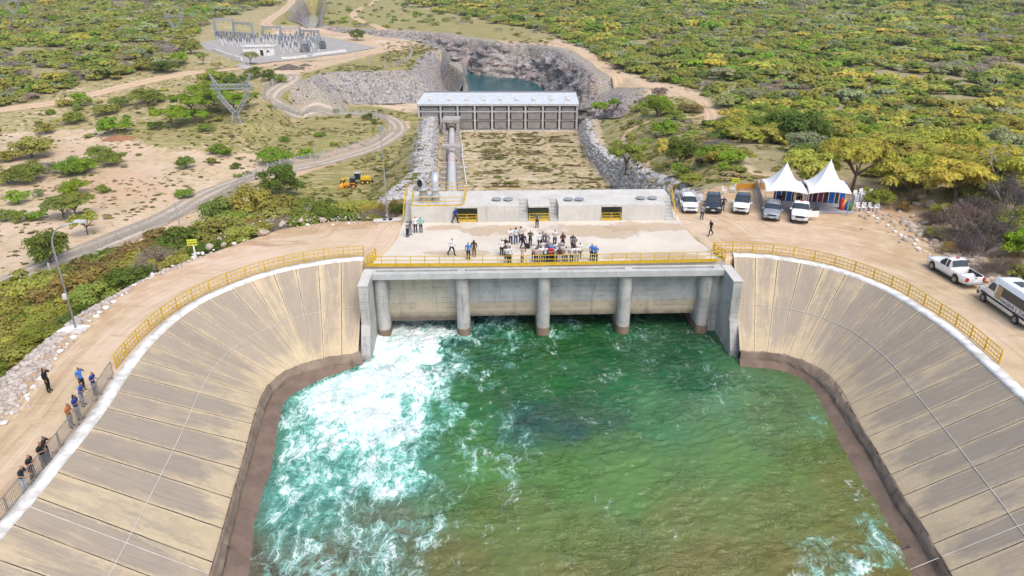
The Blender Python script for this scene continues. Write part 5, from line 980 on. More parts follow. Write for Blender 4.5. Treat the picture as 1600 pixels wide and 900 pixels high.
# the scrub: candidates on a jittered grid, the largest in view as single plants, the rest as one mass
roadpx = [[(865, 66), (895, 75), (925, 95), (960, 119), (1000, 134), (1050, 143), (1085, 155), (1104, 168), (1112, 185)], [(0, 172), (100, 158), (200, 134), (290, 115), (400, 104)], [(415, 36), (440, 18), (456, 2)]]
roadw = [[tuple(hit(*p)[:2]) for p in l] for l in roadpx]
cand = []
for (s0, s1, sp) in ((66, 150, 3.6), (150, 260, 3.7), (260, 420, 4.6), (420, 640, 5.6), (640, 1050, 8.0)):
    hw_ = s1 * 1.0 + 12; a = np.arange(-hw_, hw_, sp); b = np.arange(s0, s1, sp * .92); A_, B_ = np.meshgrid(a, b); x = A_.ravel() + rng.uniform(-.48, .48, A_.size) * sp + (B_.ravel() / sp % 2 > 1) * sp * .5; y = B_.ravel() + rng.uniform(-.48, .48, A_.size) * sp
    cand.append(np.stack([x, y, np.full(len(x), sp)], 1))
cand = np.concatenate(cand); zc_ = H(cand[:, 0], cand[:, 1]); cu, cv, cdp = proj(cand[:, 0], cand[:, 1], zc_)
jn = 14 * (fbm(cand[:, 0] / 15, cand[:, 1] / 15, 3, 90) - .5)
iL_, iR_ = sdist(SCRUB_L, cu, cv + jn) < 0, sdist(SCRUB_R, cu, cv + jn) < 0
sparse = (sdist(CLEAR, cu, cv) < 0) & (rng.random(len(cu)) < .10); gr4 = (sdist(GREEN4, cu, cv) < 0) & (rng.random(len(cu)) < .30); plain = (cu < 430) & (cv > 110) & (cv < 300) & (cand[:, 1] > 110) & (rng.random(len(cu)) < .05) & ~iL_
gap = fbm(cand[:, 0] / 22, cand[:, 1] / 22, 3, 91); keep = ((iL_ & (gap > .36)) | (iR_ & (gap > .31)) | sparse | gr4 | plain) & (cu > -420) & (cu < 2020) & (cv > -40) & (cv < 480)
keep &= sdist(plateau, cand[:, 0], cand[:, 1]) > 2.2
keep &= sdist(pit, cand[:, 0], cand[:, 1]) > 3; keep &= sdist(canyon, cand[:, 0], cand[:, 1]) > 3
for l in roadw: keep &= sdist(l, cand[:, 0], cand[:, 1], False) > 5.5
keep &= ~((cand[:, 1] > 64) & (cand[:, 1] < 264) & (cand[:, 0] > xl(cand[:, 1]) - 9) & (cand[:, 0] < xr(cand[:, 1]) + 7))
for (tx, ty, tr) in taken: keep &= (cand[:, 0] - tx) ** 2 + (cand[:, 1] - ty) ** 2 > (tr * .8) ** 2
ci = np.nonzero(keep)[0]; rad = np.clip(rng.lognormal(0, .32, len(ci)), .5, 1.9) * cand[ci, 2] * .56 + .25; small = rng.random(len(ci)) < .25; rad = np.where(small, rad * .6, rad)
X2, Y2, Z2, U2, V2, D2, isL = cand[ci, 0], cand[ci, 1], zc_[ci], cu[ci], cv[ci], cdp[ci], iL_[ci]
rad = np.where(sparse[ci] | plain[ci] | gr4[ci], rad * .6, rad)
qn = fbm(X2 / 40, Y2 / 40, 3, 95) * .75 + rng.uniform(0, 1, len(ci)) * .38 - .06; qy = ss(U2, 1150, 1500) * ss(V2, 90, 230)
names = []
for i in range(len(ci)):
    q = qn[i]; rr = rng.random()
    if isL[i]: n_ = 'grey leafless' if q < .36 else 'olive green' if q < .53 else 'pale green' if q < .60 else 'green' if q < .72 else 'bright green' if q < .78 else 'yellow-olive'
    else: n_ = 'grey leafless' if q < .31 else 'pale green' if q < .39 else 'olive green' if q < .51 else 'green' if q < .62 else 'bright green' if q < .67 else 'dark green' if q < .72 else 'yellow-olive'
    if rr < qy[i] * .55: n_ = 'yellow-olive' if rng.random() < .62 else 'olive green'
    names.append(n_)
kinds = np.where(np.array(names) == 'grey leafless', 2, np.where(rng.random(len(ci)) < .3, 1, 0)); size_px = rad / D2 * FPX
order = np.argsort(-size_px * ((U2 > -20) & (U2 < 1620) & (V2 > 0))); N_IND = 120
KN = ['bush', 'umbrella', 'bare']; ind = set(order[:N_IND].tolist())
for i in order[:N_IND]:
    wh = 'in the scrub at the upper left' if isL[i] else 'on the left plain' if U2[i] < 640 else 'in the scrub right of the channel' if U2[i] < 1150 else 'in the woods behind the tents and vans'
    cn = names[i]; plant(KN[kinds[i]], (X2[i], Y2[i], Z2[i] - .1), rad[i] * 1.1, cn, f"{cn} {'tree' if kinds[i] == 1 else 'shrub'} {wh}", f'plants {wh}', 'near' if size_px[i] > 24 else 'mid', hs=random.uniform(.75, 1.1))
# mass
pc = bpy.data.collections.new('scrub_plants'); 
for kd in KN:
    for i in range(3):
        o = crown_mesh('scrub_crown', kd, 620 if kd != 'bare' else 420, .125, 300 + i, M_leaf_i); C.objects.unlink(o); o.name = f'scrub_{"abc"[KN.index(kd)]}{i}'; pc.objects.link(o)
rest = np.array([i for i in range(len(ci)) if i not in ind])
me = bpy.data.meshes.new('scrub'); me.vertices.add(len(rest)); me.vertices.foreach_set('co', np.stack([X2[rest], Y2[rest], Z2[rest] - .15], 1).astype(np.float32).ravel())
def addattr(n, ty, arr): a = me.attributes.new(n, ty, 'POINT'); a.data.foreach_set({'FLOAT': 'value', 'INT': 'value', 'FLOAT_COLOR': 'color', 'FLOAT_VECTOR': 'vector'}[ty], np.ascontiguousarray(arr).ravel())
cols = np.array([COL[names[i]] for i in rest]) * 1.12 * rng.uniform(.8, 1.22, (len(rest), 1)) * np.stack([rng.uniform(.88, 1.14, len(rest)), np.ones(len(rest)), rng.uniform(.8, 1.25, len(rest))], 1)
addattr('tint', 'FLOAT_COLOR', np.concatenate([cols, np.ones((len(rest), 1))], 1).astype(np.float32)); addattr('sc', 'FLOAT_VECTOR', np.stack([rad[rest] * 1.1, rad[rest] * 1.1, rad[rest] * rng.uniform(.75, 1.15, len(rest))], 1).astype(np.float32))
addattr('rot', 'FLOAT', rng.uniform(0, 6.28, len(rest)).astype(np.float32)); addattr('pick', 'INT', (kinds[rest] * 3 + rng.integers(0, 3, len(rest))).astype(np.int32))
scrub = bpy.data.objects.new('scrub', me); C.objects.link(scrub); tag(scrub, 'dense far-off scrub of olive, green and grey bushes covering the land', 'scrub', None, 'stuff')
ng = bpy.data.node_groups.new('scatter_scrub', 'GeometryNodeTree'); ng.interface.new_socket('Geometry', in_out='INPUT', socket_type='NodeSocketGeometry'); ng.interface.new_socket('Geometry', in_out='OUTPUT', socket_type='NodeSocketGeometry')
gi, go_ = ng.nodes.new('NodeGroupInput'), ng.nodes.new('NodeGroupOutput'); ip = ng.nodes.new('GeometryNodeInstanceOnPoints'); cn_ = ng.nodes.new('GeometryNodeCollectionInfo'); cn_.inputs['Collection'].default_value = pc; cn_.inputs['Separate Children'].default_value = True; cn_.inputs['Reset Children'].default_value = True
def na(n, ty): a = ng.nodes.new('GeometryNodeInputNamedAttribute'); a.data_type = ty; a.inputs[0].default_value = n; return a.outputs[0]
cx = ng.nodes.new('ShaderNodeCombineXYZ'); ng.links.new(na('rot', 'FLOAT'), cx.inputs[2]); ng.links.new(gi.outputs[0], ip.inputs['Points']); ng.links.new(cn_.outputs[0], ip.inputs['Instance']); ip.inputs['Pick Instance'].default_value = True
ng.links.new(na('pick', 'INT'), ip.inputs['Instance Index']); ng.links.new(cx.outputs[0], ip.inputs['Rotation']); ng.links.new(na('sc', 'FLOAT_VECTOR'), ip.inputs['Scale']); ng.links.new(ip.outputs[0], go_.inputs[0])
md = scrub.modifiers.new('scatter', 'NODES'); md.node_group = ng
# dry tufts and low weeds on the open ground
tx_ = rng.uniform(-190, 75, 90000); ty_ = 64 + 330 * rng.random(90000) ** 1.35; tz_ = H(tx_, ty_); tu_, tv_, td_ = proj(tx_, ty_, tz_)
gw = np.maximum.reduce([.9 * inpoly(MEADOW, tu_, tv_), .75 * inpoly(GREEN2, tu_, tv_), .8 * inpoly(GREEN3, tu_, tv_), .9 * inpoly(CLEAR, tu_, tv_), 1.0 * inpoly(GREEN4, tu_, tv_, 12)]); chn = (ty_ > 66) & (ty_ < 250) & (tx_ > xl(ty_)) & (tx_ < xr(ty_)); gw = np.where(chn, .45, gw); gw = np.maximum(gw, .30)
gw = gw * ss(fbm(tx_ / 9, ty_ / 9, 3, 97), .3, .62)
ok = (rng.random(90000) < gw * .62) & (tu_ > -250) & (tu_ < 1850) & (tv_ > 20) & (sdist(plateau, tx_, ty_) > 1.0) & (sdist(pit, tx_, ty_) > 2) & (sdist(canyon, tx_, ty_) > 2) & (sdist(pit_top_far, tx_, ty_, False) > 4)
for l in [[tuple(hit(*q)[:2]) for q in ROAD1]] + roadw: ok &= sdist(l, tx_, ty_, False) > 3.4
ok &= ~((tu_ > 290) & (tu_ < 595) & (tv_ > 54) & (tv_ < 103) & (ty_ > 300)) & ~((ty_ > 245) & (ty_ < 268) & (tx_ > -36) & (tx_ < 26)); ok &= np.abs(tx_ - np.interp(ty_, [68, 250], [-6, -22])) > 2.2
gi_ = np.nonzero(ok)[0]; ng_ = len(gi_)
tr_ = []                                                # low dark weed lines along the old terraces of the channel floor
for y0_ in np.arange(150, 246, 3.1):
    for (c0_, c1_) in ((.30, .44), (.54, .70), (.78, .92)):
        if rng.random() < .5: continue
        a0 = xl(y0_) + (xr(y0_) - xl(y0_)) * (c0_ + rng.uniform(-.02, .02)); a1 = xl(y0_) + (xr(y0_) - xl(y0_)) * (c1_ + rng.uniform(-.03, .03))
        for q_ in np.arange(a0, a1, .42): tr_.append((q_, y0_ + rng.normal(0, .22)))
tr_ = np.array(tr_); tx_ = np.concatenate([tx_, tr_[:, 0]]); ty_ = np.concatenate([ty_, tr_[:, 1]]); tz_ = np.concatenate([tz_, H(tr_[:, 0], tr_[:, 1])]); gi_ = np.concatenate([gi_, np.arange(90000, 90000 + len(tr_))]); n_old = ng_; ng_ = len(gi_)
me2 = bpy.data.meshes.new('ground_cover'); me2.vertices.add(ng_); me2.vertices.foreach_set('co', np.stack([tx_[gi_], ty_[gi_], tz_[gi_] - .05], 1).astype(np.float32).ravel()); me = me2
TC = np.array([(.24, .26, .05), (.36, .33, .11), (.42, .35, .18), (.17, .21, .04), (.20, .15, .08)]); tsel = rng.choice(5, ng_, p=[.28, .25, .2, .17, .10]); tc_ = TC[tsel] * rng.uniform(.8, 1.2, (ng_, 1)); tc_[n_old:] = np.array([.21, .175, .07]) * rng.uniform(.6, 1.5, (ng_ - n_old, 1)); ts_ = rng.uniform(.22, .62, ng_) * (1 + .4 * (rng.random(ng_) < .12)) * (1 + .5 * ss(ty_[gi_], 250, 380))
addattr('tint', 'FLOAT_COLOR', np.concatenate([tc_, np.ones((ng_, 1))], 1).astype(np.float32)); addattr('sc', 'FLOAT_VECTOR', np.stack([ts_ * 1.25, ts_, ts_ * rng.uniform(.45, .9, ng_)], 1).astype(np.float32)); addattr('rot', 'FLOAT', rng.uniform(-.5, .5, ng_).astype(np.float32)); addattr('pick', 'INT', rng.integers(0, 9, ng_).astype(np.int32))
gc = bpy.data.objects.new('ground_cover', me2); C.objects.link(gc); tag(gc, 'low dry tufts and weeds dotting the open ground', 'ground cover', None, 'stuff'); gc.modifiers.new('scatter', 'NODES').node_group = ng
print('TUFTS', ng_, 'VEG', cnt, len(ci), len(rest))
# ------------------------------------------------------------------ stones
def rock_proto(seed, m, name='boulder'):
    bm = bmesh.new(); bmesh.ops.create_icosphere(bm, subdivisions=2, radius=1); r = np.random.default_rng(seed); co = np.array([v.co for v in bm.verts]); 
    for _ in range(7):
        d = r.normal(size=3); d /= np.linalg.norm(d); lim = r.uniform(.55, .85); t = co @ d; co -= np.maximum(t - lim, 0)[:, None] * d
    co *= np.array([1, r.uniform(.65, .9), r.uniform(.5, .75)]); 
    for v, c in zip(bm.verts, co): v.co = c
    me_ = bpy.data.meshes.new(name); bm.to_mesh(me_); bm.free(); me_.materials.append(m); return me_
M_ston = mat('whitewashed_stone', (.80, .79, .76), (.62, .60, .56), 3, .8, .3); M_boul = mat('weathered_boulder', (.48, .39, .31), (.33, .27, .22), 2.5, .9, .5); M_rub = mat('rubble', (.52, .46, .41), (.35, .30, .26), 2.0, .9, .4)
ws = [rock_proto(i, M_ston, 'painted_stone') for i in range(3)]; bs = [rock_proto(10 + i, M_boul) for i in range(4)]
def stone(me_, name, u, v, r, lb, cat, grp, z=None):
    o = bpy.data.objects.new(name, me_); C.objects.link(o); p = at(u, v, 0) if z is None else hit(u, v); o.location = p + Vector((0, 0, r * .25)); o.rotation_euler = (random.uniform(-.3, .3), random.uniform(-.3, .3), random.uniform(0, 6)); o.scale = (r, r, r); tag(o, lb, cat, grp)
for (u, v) in [(191, 462), (177, 473), (166, 482), (156, 490), (151, 496), (141, 502), (132, 510), (130, 517), (115, 529), (106, 538), (95, 550), (87, 562), (78, 574), (64, 593), (53, 607), (42, 620), (44, 625), (20, 645), (7, 662), (209, 446), (239, 430), (262, 421), (270, 416), (317, 397), (334, 391), (366, 382), (382, 376), (303, 399), (308, 397), (301, 403), (480, 352), (520, 352), (545, 350)]:
    stone(random.choice(ws), 'painted_stone', u, v, random.uniform(.14, .25), 'whitewashed stone marking the edge of the left earth track', 'stone', 'whitewashed stones along the left track')
for (u, v) in [(1357, 333), (1364, 338), (1370, 342), (1379, 347), (1387, 354), (1392, 357), (1398, 363), (1407, 369), (1414, 373), (1420, 376), (1429, 383), (1435, 389), (1446, 394), (1452, 398), (1438, 367), (1432, 377)]:
    stone(random.choice(ws), 'painted_stone', u, v, random.uniform(.14, .25), 'whitewashed stone in the line bounding the right parking area', 'stone', 'whitewashed stones along the right track')
for (u, v, r) in [(411, 366, .75), (328, 388, .55), (441, 352, .5), (470, 346, .45), (350, 384, .4), (505, 344, .45), (1440, 310, .7), (1455, 322, .9), (1432, 320, .6), (1470, 345, .8), (1486, 338, .7), (1500, 330, .6), (1444, 350, .7), (1426, 340, .5), (1462, 360, .6), (1480, 372, .6), (1492, 385, .7), (1512, 402, .6), (1521, 412, .8), (1555, 418, .7), (1540, 440, .5), (1575, 424, .6), (1400, 312, .4), (1388, 308, .6), (1415, 312, .45), (1560, 437, .5)]:
    stone(random.choice(bs), 'boulder', u, v, r * (.72 if u > 700 else .8), 'weathered brown boulder on the bank beside the left track' if u < 700 else 'weathered brown boulder on the rubble bank right of the parking area', 'boulder', 'boulders on the left bank' if u < 700 else 'boulders on the right bank', 1 if u > 700 else None)
# rubble and riprap as masses
def rubble(name, lb, pts, m, nlev=1):
    bm = bmesh.new(); bmesh.ops.create_icosphere(bm, subdivisions=1, radius=1); base = np.array([v.co for v in bm.verts]); bf = np.array([[v.index for v in f.verts] for f in bm.faces]); bm.free(); n = len(pts)
    A_ = rng.normal(size=(n, 3, 3)); q, _ = np.linalg.qr(A_); v = (base[None] * rng.uniform(.7, 1.25, (n, len(base), 1))) @ q; v = v * pts[:, 3][:, None, None] * np.array([1, 1, .75]) + pts[:, None, :3]
    f = (bf[None] + (np.arange(n) * len(base))[:, None, None]).reshape(-1, 3); o = mesh_obj(name, v.reshape(-1, 3), f, m); tag(o, lb, 'rubble', None, 'stuff'); return o
pe = catmull([tuple(at(u, v, 0)[:2]) for u, v in [(-40, 690), (0, 640), (55, 580), (100, 524), (150, 486), (230, 436), (330, 392)]], 400); pts = []
for i in range(1500):
    t = rng.random(); k_ = int(t * 399); w_ = (1.5 if t < .6 else .8); x, y = pe[k_] + rng.normal(0, .42, 2) * w_ + np.array([-.6, .1]); pts.append((x, y, 0, rng.uniform(.07, .24)))
pts = np.array(pts); pts[:, 2] = H(pts[:, 0], pts[:, 1]) + .02; pts = [tuple(q) for q in pts]
for i in range(170):
    u = rng.uniform(340, 630); v = 352 - 8 * math.sin((u - 340) / 290 * 2.5) + rng.normal(0, 4) + max(0, (400 - u) * .3); p = at(u, v, 0); pts.append((p.x, p.y, .02, rng.uniform(.04, .11)))
rubble('riprap', 'strip of pale broken stones along the outer edge of the left track', np.array(pts), M_rub)
pts = []
u = rng.uniform(1340, 1600, 1100); v = np.interp(u, [1340, 1400, 1450, 1500, 1560, 1600], [318, 345, 378, 405, 432, 452]) + rng.normal(0, 12, 1100) - 6; q = np.array([tuple(at(a, b, .5)) for a, b in zip(u, v)])
ok = (sdist(plateau, q[:, 0], q[:, 1]) > -.4) | (rng.random(1100) < .1); q = q[ok]; pts = np.stack([q[:, 0], q[:, 1], H(q[:, 0], q[:, 1]) + .02, rng.uniform(.06, .3, len(q)) * np.where(rng.random(len(q)) < .8, 1, 1.6)], 1)
rubble('rubble', 'broken stones littering the earth bank right of the parking area', np.array(pts), M_boul)
# riprap on both banks of the channel
pts = []
yy = rng.uniform(66, 248, 5200); s_ = rng.random(5200) < .55; xx = np.where(s_, xl(yy) - rng.uniform(.4, 5.5, 5200), xr(yy) + rng.uniform(.3, 3.2, 5200)); pts = np.stack([xx, yy, H(xx, yy) - .05, rng.uniform(.2, .55, 5200)], 1)
rubble('riprap', 'grey broken rock lining both banks of the channel', np.array(pts), mat('grey_riprap', (.50, .48, .46), (.33, .31, .30), .5, .9, .4))
# ------------------------------------------------------------------ vehicles
def paint(name, c, metal=0.0, rough=.25):
    k = NT(name); n = k.noise(k.obj(), 3, 4); k.col(k.mix(k.ramp(n, .35, .75), c, tuple(x * .93 for x in c))); k.rough(rough); k.p.inputs['Metallic'].default_value = metal; k.p.inputs['Coat Weight'].default_value = .4; return k.m
M_wp = paint('white_car_paint', (.80, .80, .79)); M_bp = paint('graphite_car_paint', (.022, .024, .030)); M_sp = paint('silver_car_paint', (.42, .44, .47), .5, .3); M_blackroof = paint('black_roof_paint', (.02, .022, .028))
M_glass = NT('car_glass'); M_glass.col((.022, .034, .044)); M_glass.rough(.07); M_glass.spec(.65); M_glass = M_glass.m
M_tyre = mat('tyre_rubber', (.025, .025, .025), (.04, .038, .035), 8, .9); M_rim = mat('alloy_rim', (.45, .46, .47), (.3, .31, .32), 6, .35, 0, .7); M_trim = mat('black_trim', (.022, .022, .024), (.035, .035, .036), 5, .6); M_lampg = mat('headlamp_glass', (.55, .6, .64), (.3, .33, .36), 9, .15); M_red = mat('tail_lamp_red', (.45, .02, .02), None, 3, .25); M_plate = mat('number_plate', (.6, .62, .64), None, 4, .5)
def car_body(name, L, W, wb, fx, zbelt, zroof, wr, wheels_r, glass, cls, root, paint_m, roof_m=None, bed=None, zb0=.24):
    xs = np.unique(np.concatenate([np.arange(-L / 2, L / 2 + .001, .07), [fx - .002, fx - wb + .002]])); hp = []
    for x in xs:
        zb = zb0
        for xw in (fx, fx - wb):
            d = abs(x - xw); ra = wheels_r + .09
            if d < ra: zb = max(zb, wheels_r + math.sqrt(ra * ra - d * d) - .02)
        q = abs(x) / (L / 2); w = W / 2 * (1 - .16 * q ** 9 - .03 * q ** 2); zbl = np.interp(x, *zbelt); zr = np.interp(x, *zroof); k_ = np.interp(x, *wr); zb = zb + (.12 * q ** 14)
        if bed and bed[0] <= x <= bed[1]: pts = [(0, zb), (.8 * w, zb), (.97 * w, zb + .05), (w, zb + .5 * (zbl - zb)), (.985 * w, zbl), (w - .10, zbl), (w - .11, .62), (0, .62)]
        else: pts = [(0, zb), (.8 * w, zb), (.97 * w, zb + .05), (w, zb + .5 * (zbl - zb)), (.955 * w, zbl), (w * k_, zr - .06), (w * k_ * .86, zr), (0, zr + .025)]
        hp.append(pts)
    n = len(xs); Vt = []; 
    for i, pts in enumerate(hp):
        Vt += [(xs[i], y, z) for y, z in pts] + [(xs[i], -y, z) for y, z in pts[1:7]]
    ring = [0, 1, 2, 3, 4, 5, 6, 7, 13, 12, 11, 10, 9, 8]; groups = {}
    for i in range(n - 1):
        xm = (xs[i] + xs[i + 1]) / 2
        for j in range(14):
            a, b = ring[j], ring[(j + 1) % 14]; jj = j if j < 7 else 13 - j
            g = cls(xm, jj, j < 7); groups.setdefault(g, []).append((i * 14 + a, (i + 1) * 14 + a, (i + 1) * 14 + b, i * 14 + b))
    groups.setdefault('body', []).extend([tuple(ring), tuple((n - 1) * 14 + r for r in ring[::-1])])
    for g, fs in groups.items():
        used = sorted({v for f in fs for v in f}); mp = {v: i for i, v in enumerate(used)}; m_ = {'body': paint_m, 'roof': roof_m or paint_m, 'bed_liner': M_trim}.get(g, M_glass)
        mesh_obj('side_window' if g.startswith('side') else g, [Vt[v] for v in used], [tuple(mp[v] for v in f) for f in fs], m_, root, smooth=g in ('body', 'roof'))
        
def wheels(root, fx, wb, W, r, wid=.22):
    for x in (fx, fx - wb):
        for s in (-1, 1):
            y = s * (W / 2 - wid / 2 - .01); o = MB().tube([(x, y - wid / 2, r), (x, y - wid * .4, r), (x, y + wid * .4, r), (x, y + wid / 2, r)], [r * .9, r, r, r * .9], 20).build('wheel', M_tyre, root)
            m = MB(); ye = y + s * (wid / 2 + .004); m.tube([(x, ye - s * .02, r), (x, ye, r)], r * .66, 18)
            m.build('rim', M_rim, o); q = MB()
            for k_ in range(5): a = k_ * 1.2566; q.box((x + math.cos(a) * r * .45, ye + s * .002, r + math.sin(a) * r * .45), (.09, .012, .12), 0)
            q.build('rim_slots', M_trim, o)
def fittings(root, L, W, zh, zt, paint_m, grille=(.9, .16), hl=(.34, .12), front_plate=True, bumper=M_trim, mirror=(.62, 1.02), tall_tail=.22):
    xf = L / 2
    for s in (-1, 1):
        MB().box((xf - .10, s * (W / 2 - .30), zh), (.20, hl[0], hl[1]), s * -.35).build('headlight', M_lampg, root, bevel=.02)
        MB().box((-xf + .04, s * (W / 2 - .17), zt), (.14, .26, tall_tail)).build('tail_light', M_red, root, bevel=.02)
        MB().box((mirror[0], s * (W / 2 + .09), mirror[1]), (.13, .22, .15)).build('mirror', paint_m, root, bevel=.03)
        MB().box((xf - .14, s * (W / 2 - .28), .42), (.14, .2, .1)).build('fog_lamp', M_trim, root)
    MB().box((xf - .035, 0, zh - .05), (.10, grille[0], grille[1])).build('grille', M_trim, root, bevel=.015); MB().box((xf - .03, 0, .38), (.10, W * .62, .13)).build('lower_grille', M_trim, root, bevel=.015)
    if front_plate: MB().box((xf + .03, 0, .52), (.03, .42, .13)).build('number_plate', M_plate, root)
    MB().box((-xf - .01, 0, .62), (.03, .42, .13)).build('number_plate', M_plate, root)
VS = .81
def suv(name, p, rz, lb, pm, roof=None, L=4.35, W=1.8, h=1.6, hatch=True):
    t = empty(name, p, rz, lb, 'car'); t.scale = (VS,) * 3; fx = L / 2 - .82; wb = 2.62; zb_ = ([-L / 2, -L / 2 + .15, .7, 1.0, L / 2 - .3, L / 2 - .06, L / 2], [.86, 1.02, 1.0, .99, .86, .76, .60]); x0, x1, x2, x3 = .98, .22, -L / 2 + .62, -L / 2 + .08
    zr_ = ([-L / 2, x3, x2, x2 + .5, x1 - .3, x1, x0, L / 2 - .3, L / 2 - .06, L / 2], [.90, 1.06, h - .10, h - .02, h, h - .05, 1.05, .92, .80, .63]); k_ = ([-L / 2, x3, x2, x1, x0, x0 + .1, L / 2], [.9, .86, .80, .80, .86, .92, .92])
    def cls(x, j, left):
        if j in (5, 6):
            if x1 + .06 < x < x0 - .04: return 'windshield'
            if x3 + .04 < x < x2 - .04: return 'rear_window'
            if x2 <= x <= x1 and roof: return 'roof'
        if j == 4 and x2 + .12 < x < x0 - .28 and abs(x + .35) > .05: return 'side_l' if left else 'side_r'
        return 'body'
    car_body('body', L, W, wb, fx, zb_, zr_, k_, .34, None, cls, t, pm, roof); wheels(t, fx, wb, W, .34); fittings(t, L, W, .80, .95, pm, mirror=(.78, 1.05))
    m = MB(); [m.box((-.55, s * W * .33, h + .01), (1.9, .04, .05)) for s in (-1, 1)]; m.build('roof_rails', M_trim if pm is not M_wp or roof else M_rim, t)
    MB().box((0, 0, .2), (L * .8, W * .8, .1)).build('underbody', M_trim, t); return t
def gpos(u, v, back=2.15, rz=-90): p = at(u, v, 0); return p - Vector((math.cos(R(rz)), math.sin(R(rz)), 0)) * back * .81
suv('parked_car', gpos(1079, 335, 2.15, -95), R(-95), 'white crossover with silver rails parked nearest the concrete deck stairs', M_wp)
suv('parked_car', gpos(1113.5, 335.5, 2.2, -104), R(-104), 'dark graphite crossover parked between two white ones', M_bp, None, 4.4, 1.84, 1.64)
suv('parked_car', gpos(1156, 336, 2.2, -110), R(-110), 'white crossover with a black roof parked right of the dark one', M_wp, M_blackroof, 4.4, 1.84, 1.64)
suv('parked_car', gpos(1204, 346.5, 2.1, -111), R(-111), 'silver crossover parked in front of the left tent', M_sp, None, 4.3, 1.8, 1.6)
def pickup(p, rz, lb, pm, door=False, plate=True):
    L, W, h, wb = 5.3, 1.86, 1.8, 3.05; t = empty('pickup_truck', p, rz, lb, 'pickup'); t.scale = (VS,) * 3; fx = L / 2 - .9; xc = -.62
    zb_ = ([-L / 2, .95, 1.2, L / 2 - .35, L / 2 - .08, L / 2], [1.08, 1.08, 1.12, 1.02, .92, .7]); zr_ = ([-L / 2, xc - .03, xc, xc + .22, .15, .35, 1.12, L / 2 - .35, L / 2 - .08, L / 2], [1.1, 1.1, 1.2, h - .02, h, h - .05, 1.18, 1.06, .95, .73]); k_ = ([-L / 2, xc, .3, 1.1, 1.2, L / 2], [.84, .82, .80, .86, .92, .9])
    def cls(x, j, left):
        if x < xc - .05 and j in (5, 6): return 'bed_liner'
        if j in (5, 6) and .42 < x < 1.07: return 'windshield'
        if j in (5, 6) and xc + .01 < x < xc + .20: return 'rear_window'
        if j == 4 and xc + .32 < x < .82 and abs(x - .1) > .05: return 'side_l' if left else 'side_r'
        return 'body'
    car_body('body', L, W, wb, fx, zb_, zr_, k_, .38, None, cls, t, pm, None, (-L / 2 + .12, xc - .06), .34); wheels(t, fx, wb, W, .38, .25); fittings(t, L, W, .88, .86, pm, (.95, .22), (.32, .15), plate, mirror=(.92, 1.15), tall_tail=.34)
    MB().box((-L / 2 + .05, 0, .88), (.09, W * .80, .42)).build('tailgate', pm, t, bevel=.02); MB().box((-L / 2 - .06, 0, .5), (.22, W * .86, .16)).build('rear_bumper', M_rim, t, bevel=.03); MB().box((-L / 2 - .005, 0, .98), (.03, .22, .06)).build('handle', M_trim, t)
    for s in (-1, 1): MB().box((.1, s * (W / 2 - .02), .36), (1.9, .14, .06)).build('side_step', M_trim, t)
    MB().box((0, 0, .36), (L * .78, W * .7, .14)).build('underbody', M_trim, t); MB().box((-.05, 0, h + .03), (.18, .3, .08)).build('roof_marker', M_red, t)
    if door:
        d = empty('door', (.98, W / 2 - .02, 0)); d.parent = t; d.rotation_euler.z = R(-68); bpy.data.objects.remove(d)
        m = MB(); a = R(112); c, s = math.cos(a), math.sin(a); hx, hy = .98, W / 2
        P_ = lambda l, z, o: (hx + c * l - s * o, hy + s * l + c * o, z)
        m.add([P_(0, .42, 0), P_(1.05, .42, 0), P_(1.05, 1.1, 0), P_(0, 1.1, 0), P_(0, .42, .09), P_(1.05, .42, .09), P_(1.05, 1.1, .09), P_(0, 1.1, .09)], [(0, 1, 2, 3), (7, 6, 5, 4), (0, 4, 5, 1), (1, 5, 6, 2), (2, 6, 7, 3), (3, 7, 4, 0)])
        dd = m.build('door', pm, t); dd['label'] = 'driver door standing wide open'
        q = MB(); q.add([P_(.15, 1.1, .02), P_(1.0, 1.1, .02), P_(1.0, 1.62, .05), P_(.55, 1.62, .05), P_(.15, 1.1, .06), P_(1.0, 1.1, .06), P_(1.0, 1.62, .08), P_(.55, 1.62, .08)], [(0, 1, 2, 3), (7, 6, 5, 4), (0, 4, 5, 1), (1, 5, 6, 2), (2, 6, 7, 3), (3, 7, 4, 0)]); q.build('door_window', M_glass, dd)
    return t
pickup(gpos(1248, 350.5, 2.6, -111), R(-111), 'white pickup with its driver door open, parked before the right tent', M_wp, True)
def heading(f, r, W):
    a, b = at(*f, 0), at(*r, 0); d = (a - b).normalized(); n = Vector((d.y, -d.x, 0)); n = n if n.y > 0 else -n; return a, b, d, n
a, b, d, n = heading((1455.5, 422), (1489, 442), 1.86); pm_ = (a + b) / 2 + n * .70; pickup(pm_ - d * .16, math.atan2(d.y, d.x), 'white pickup with an empty black bed parked beside the rubble bank', M_wp)
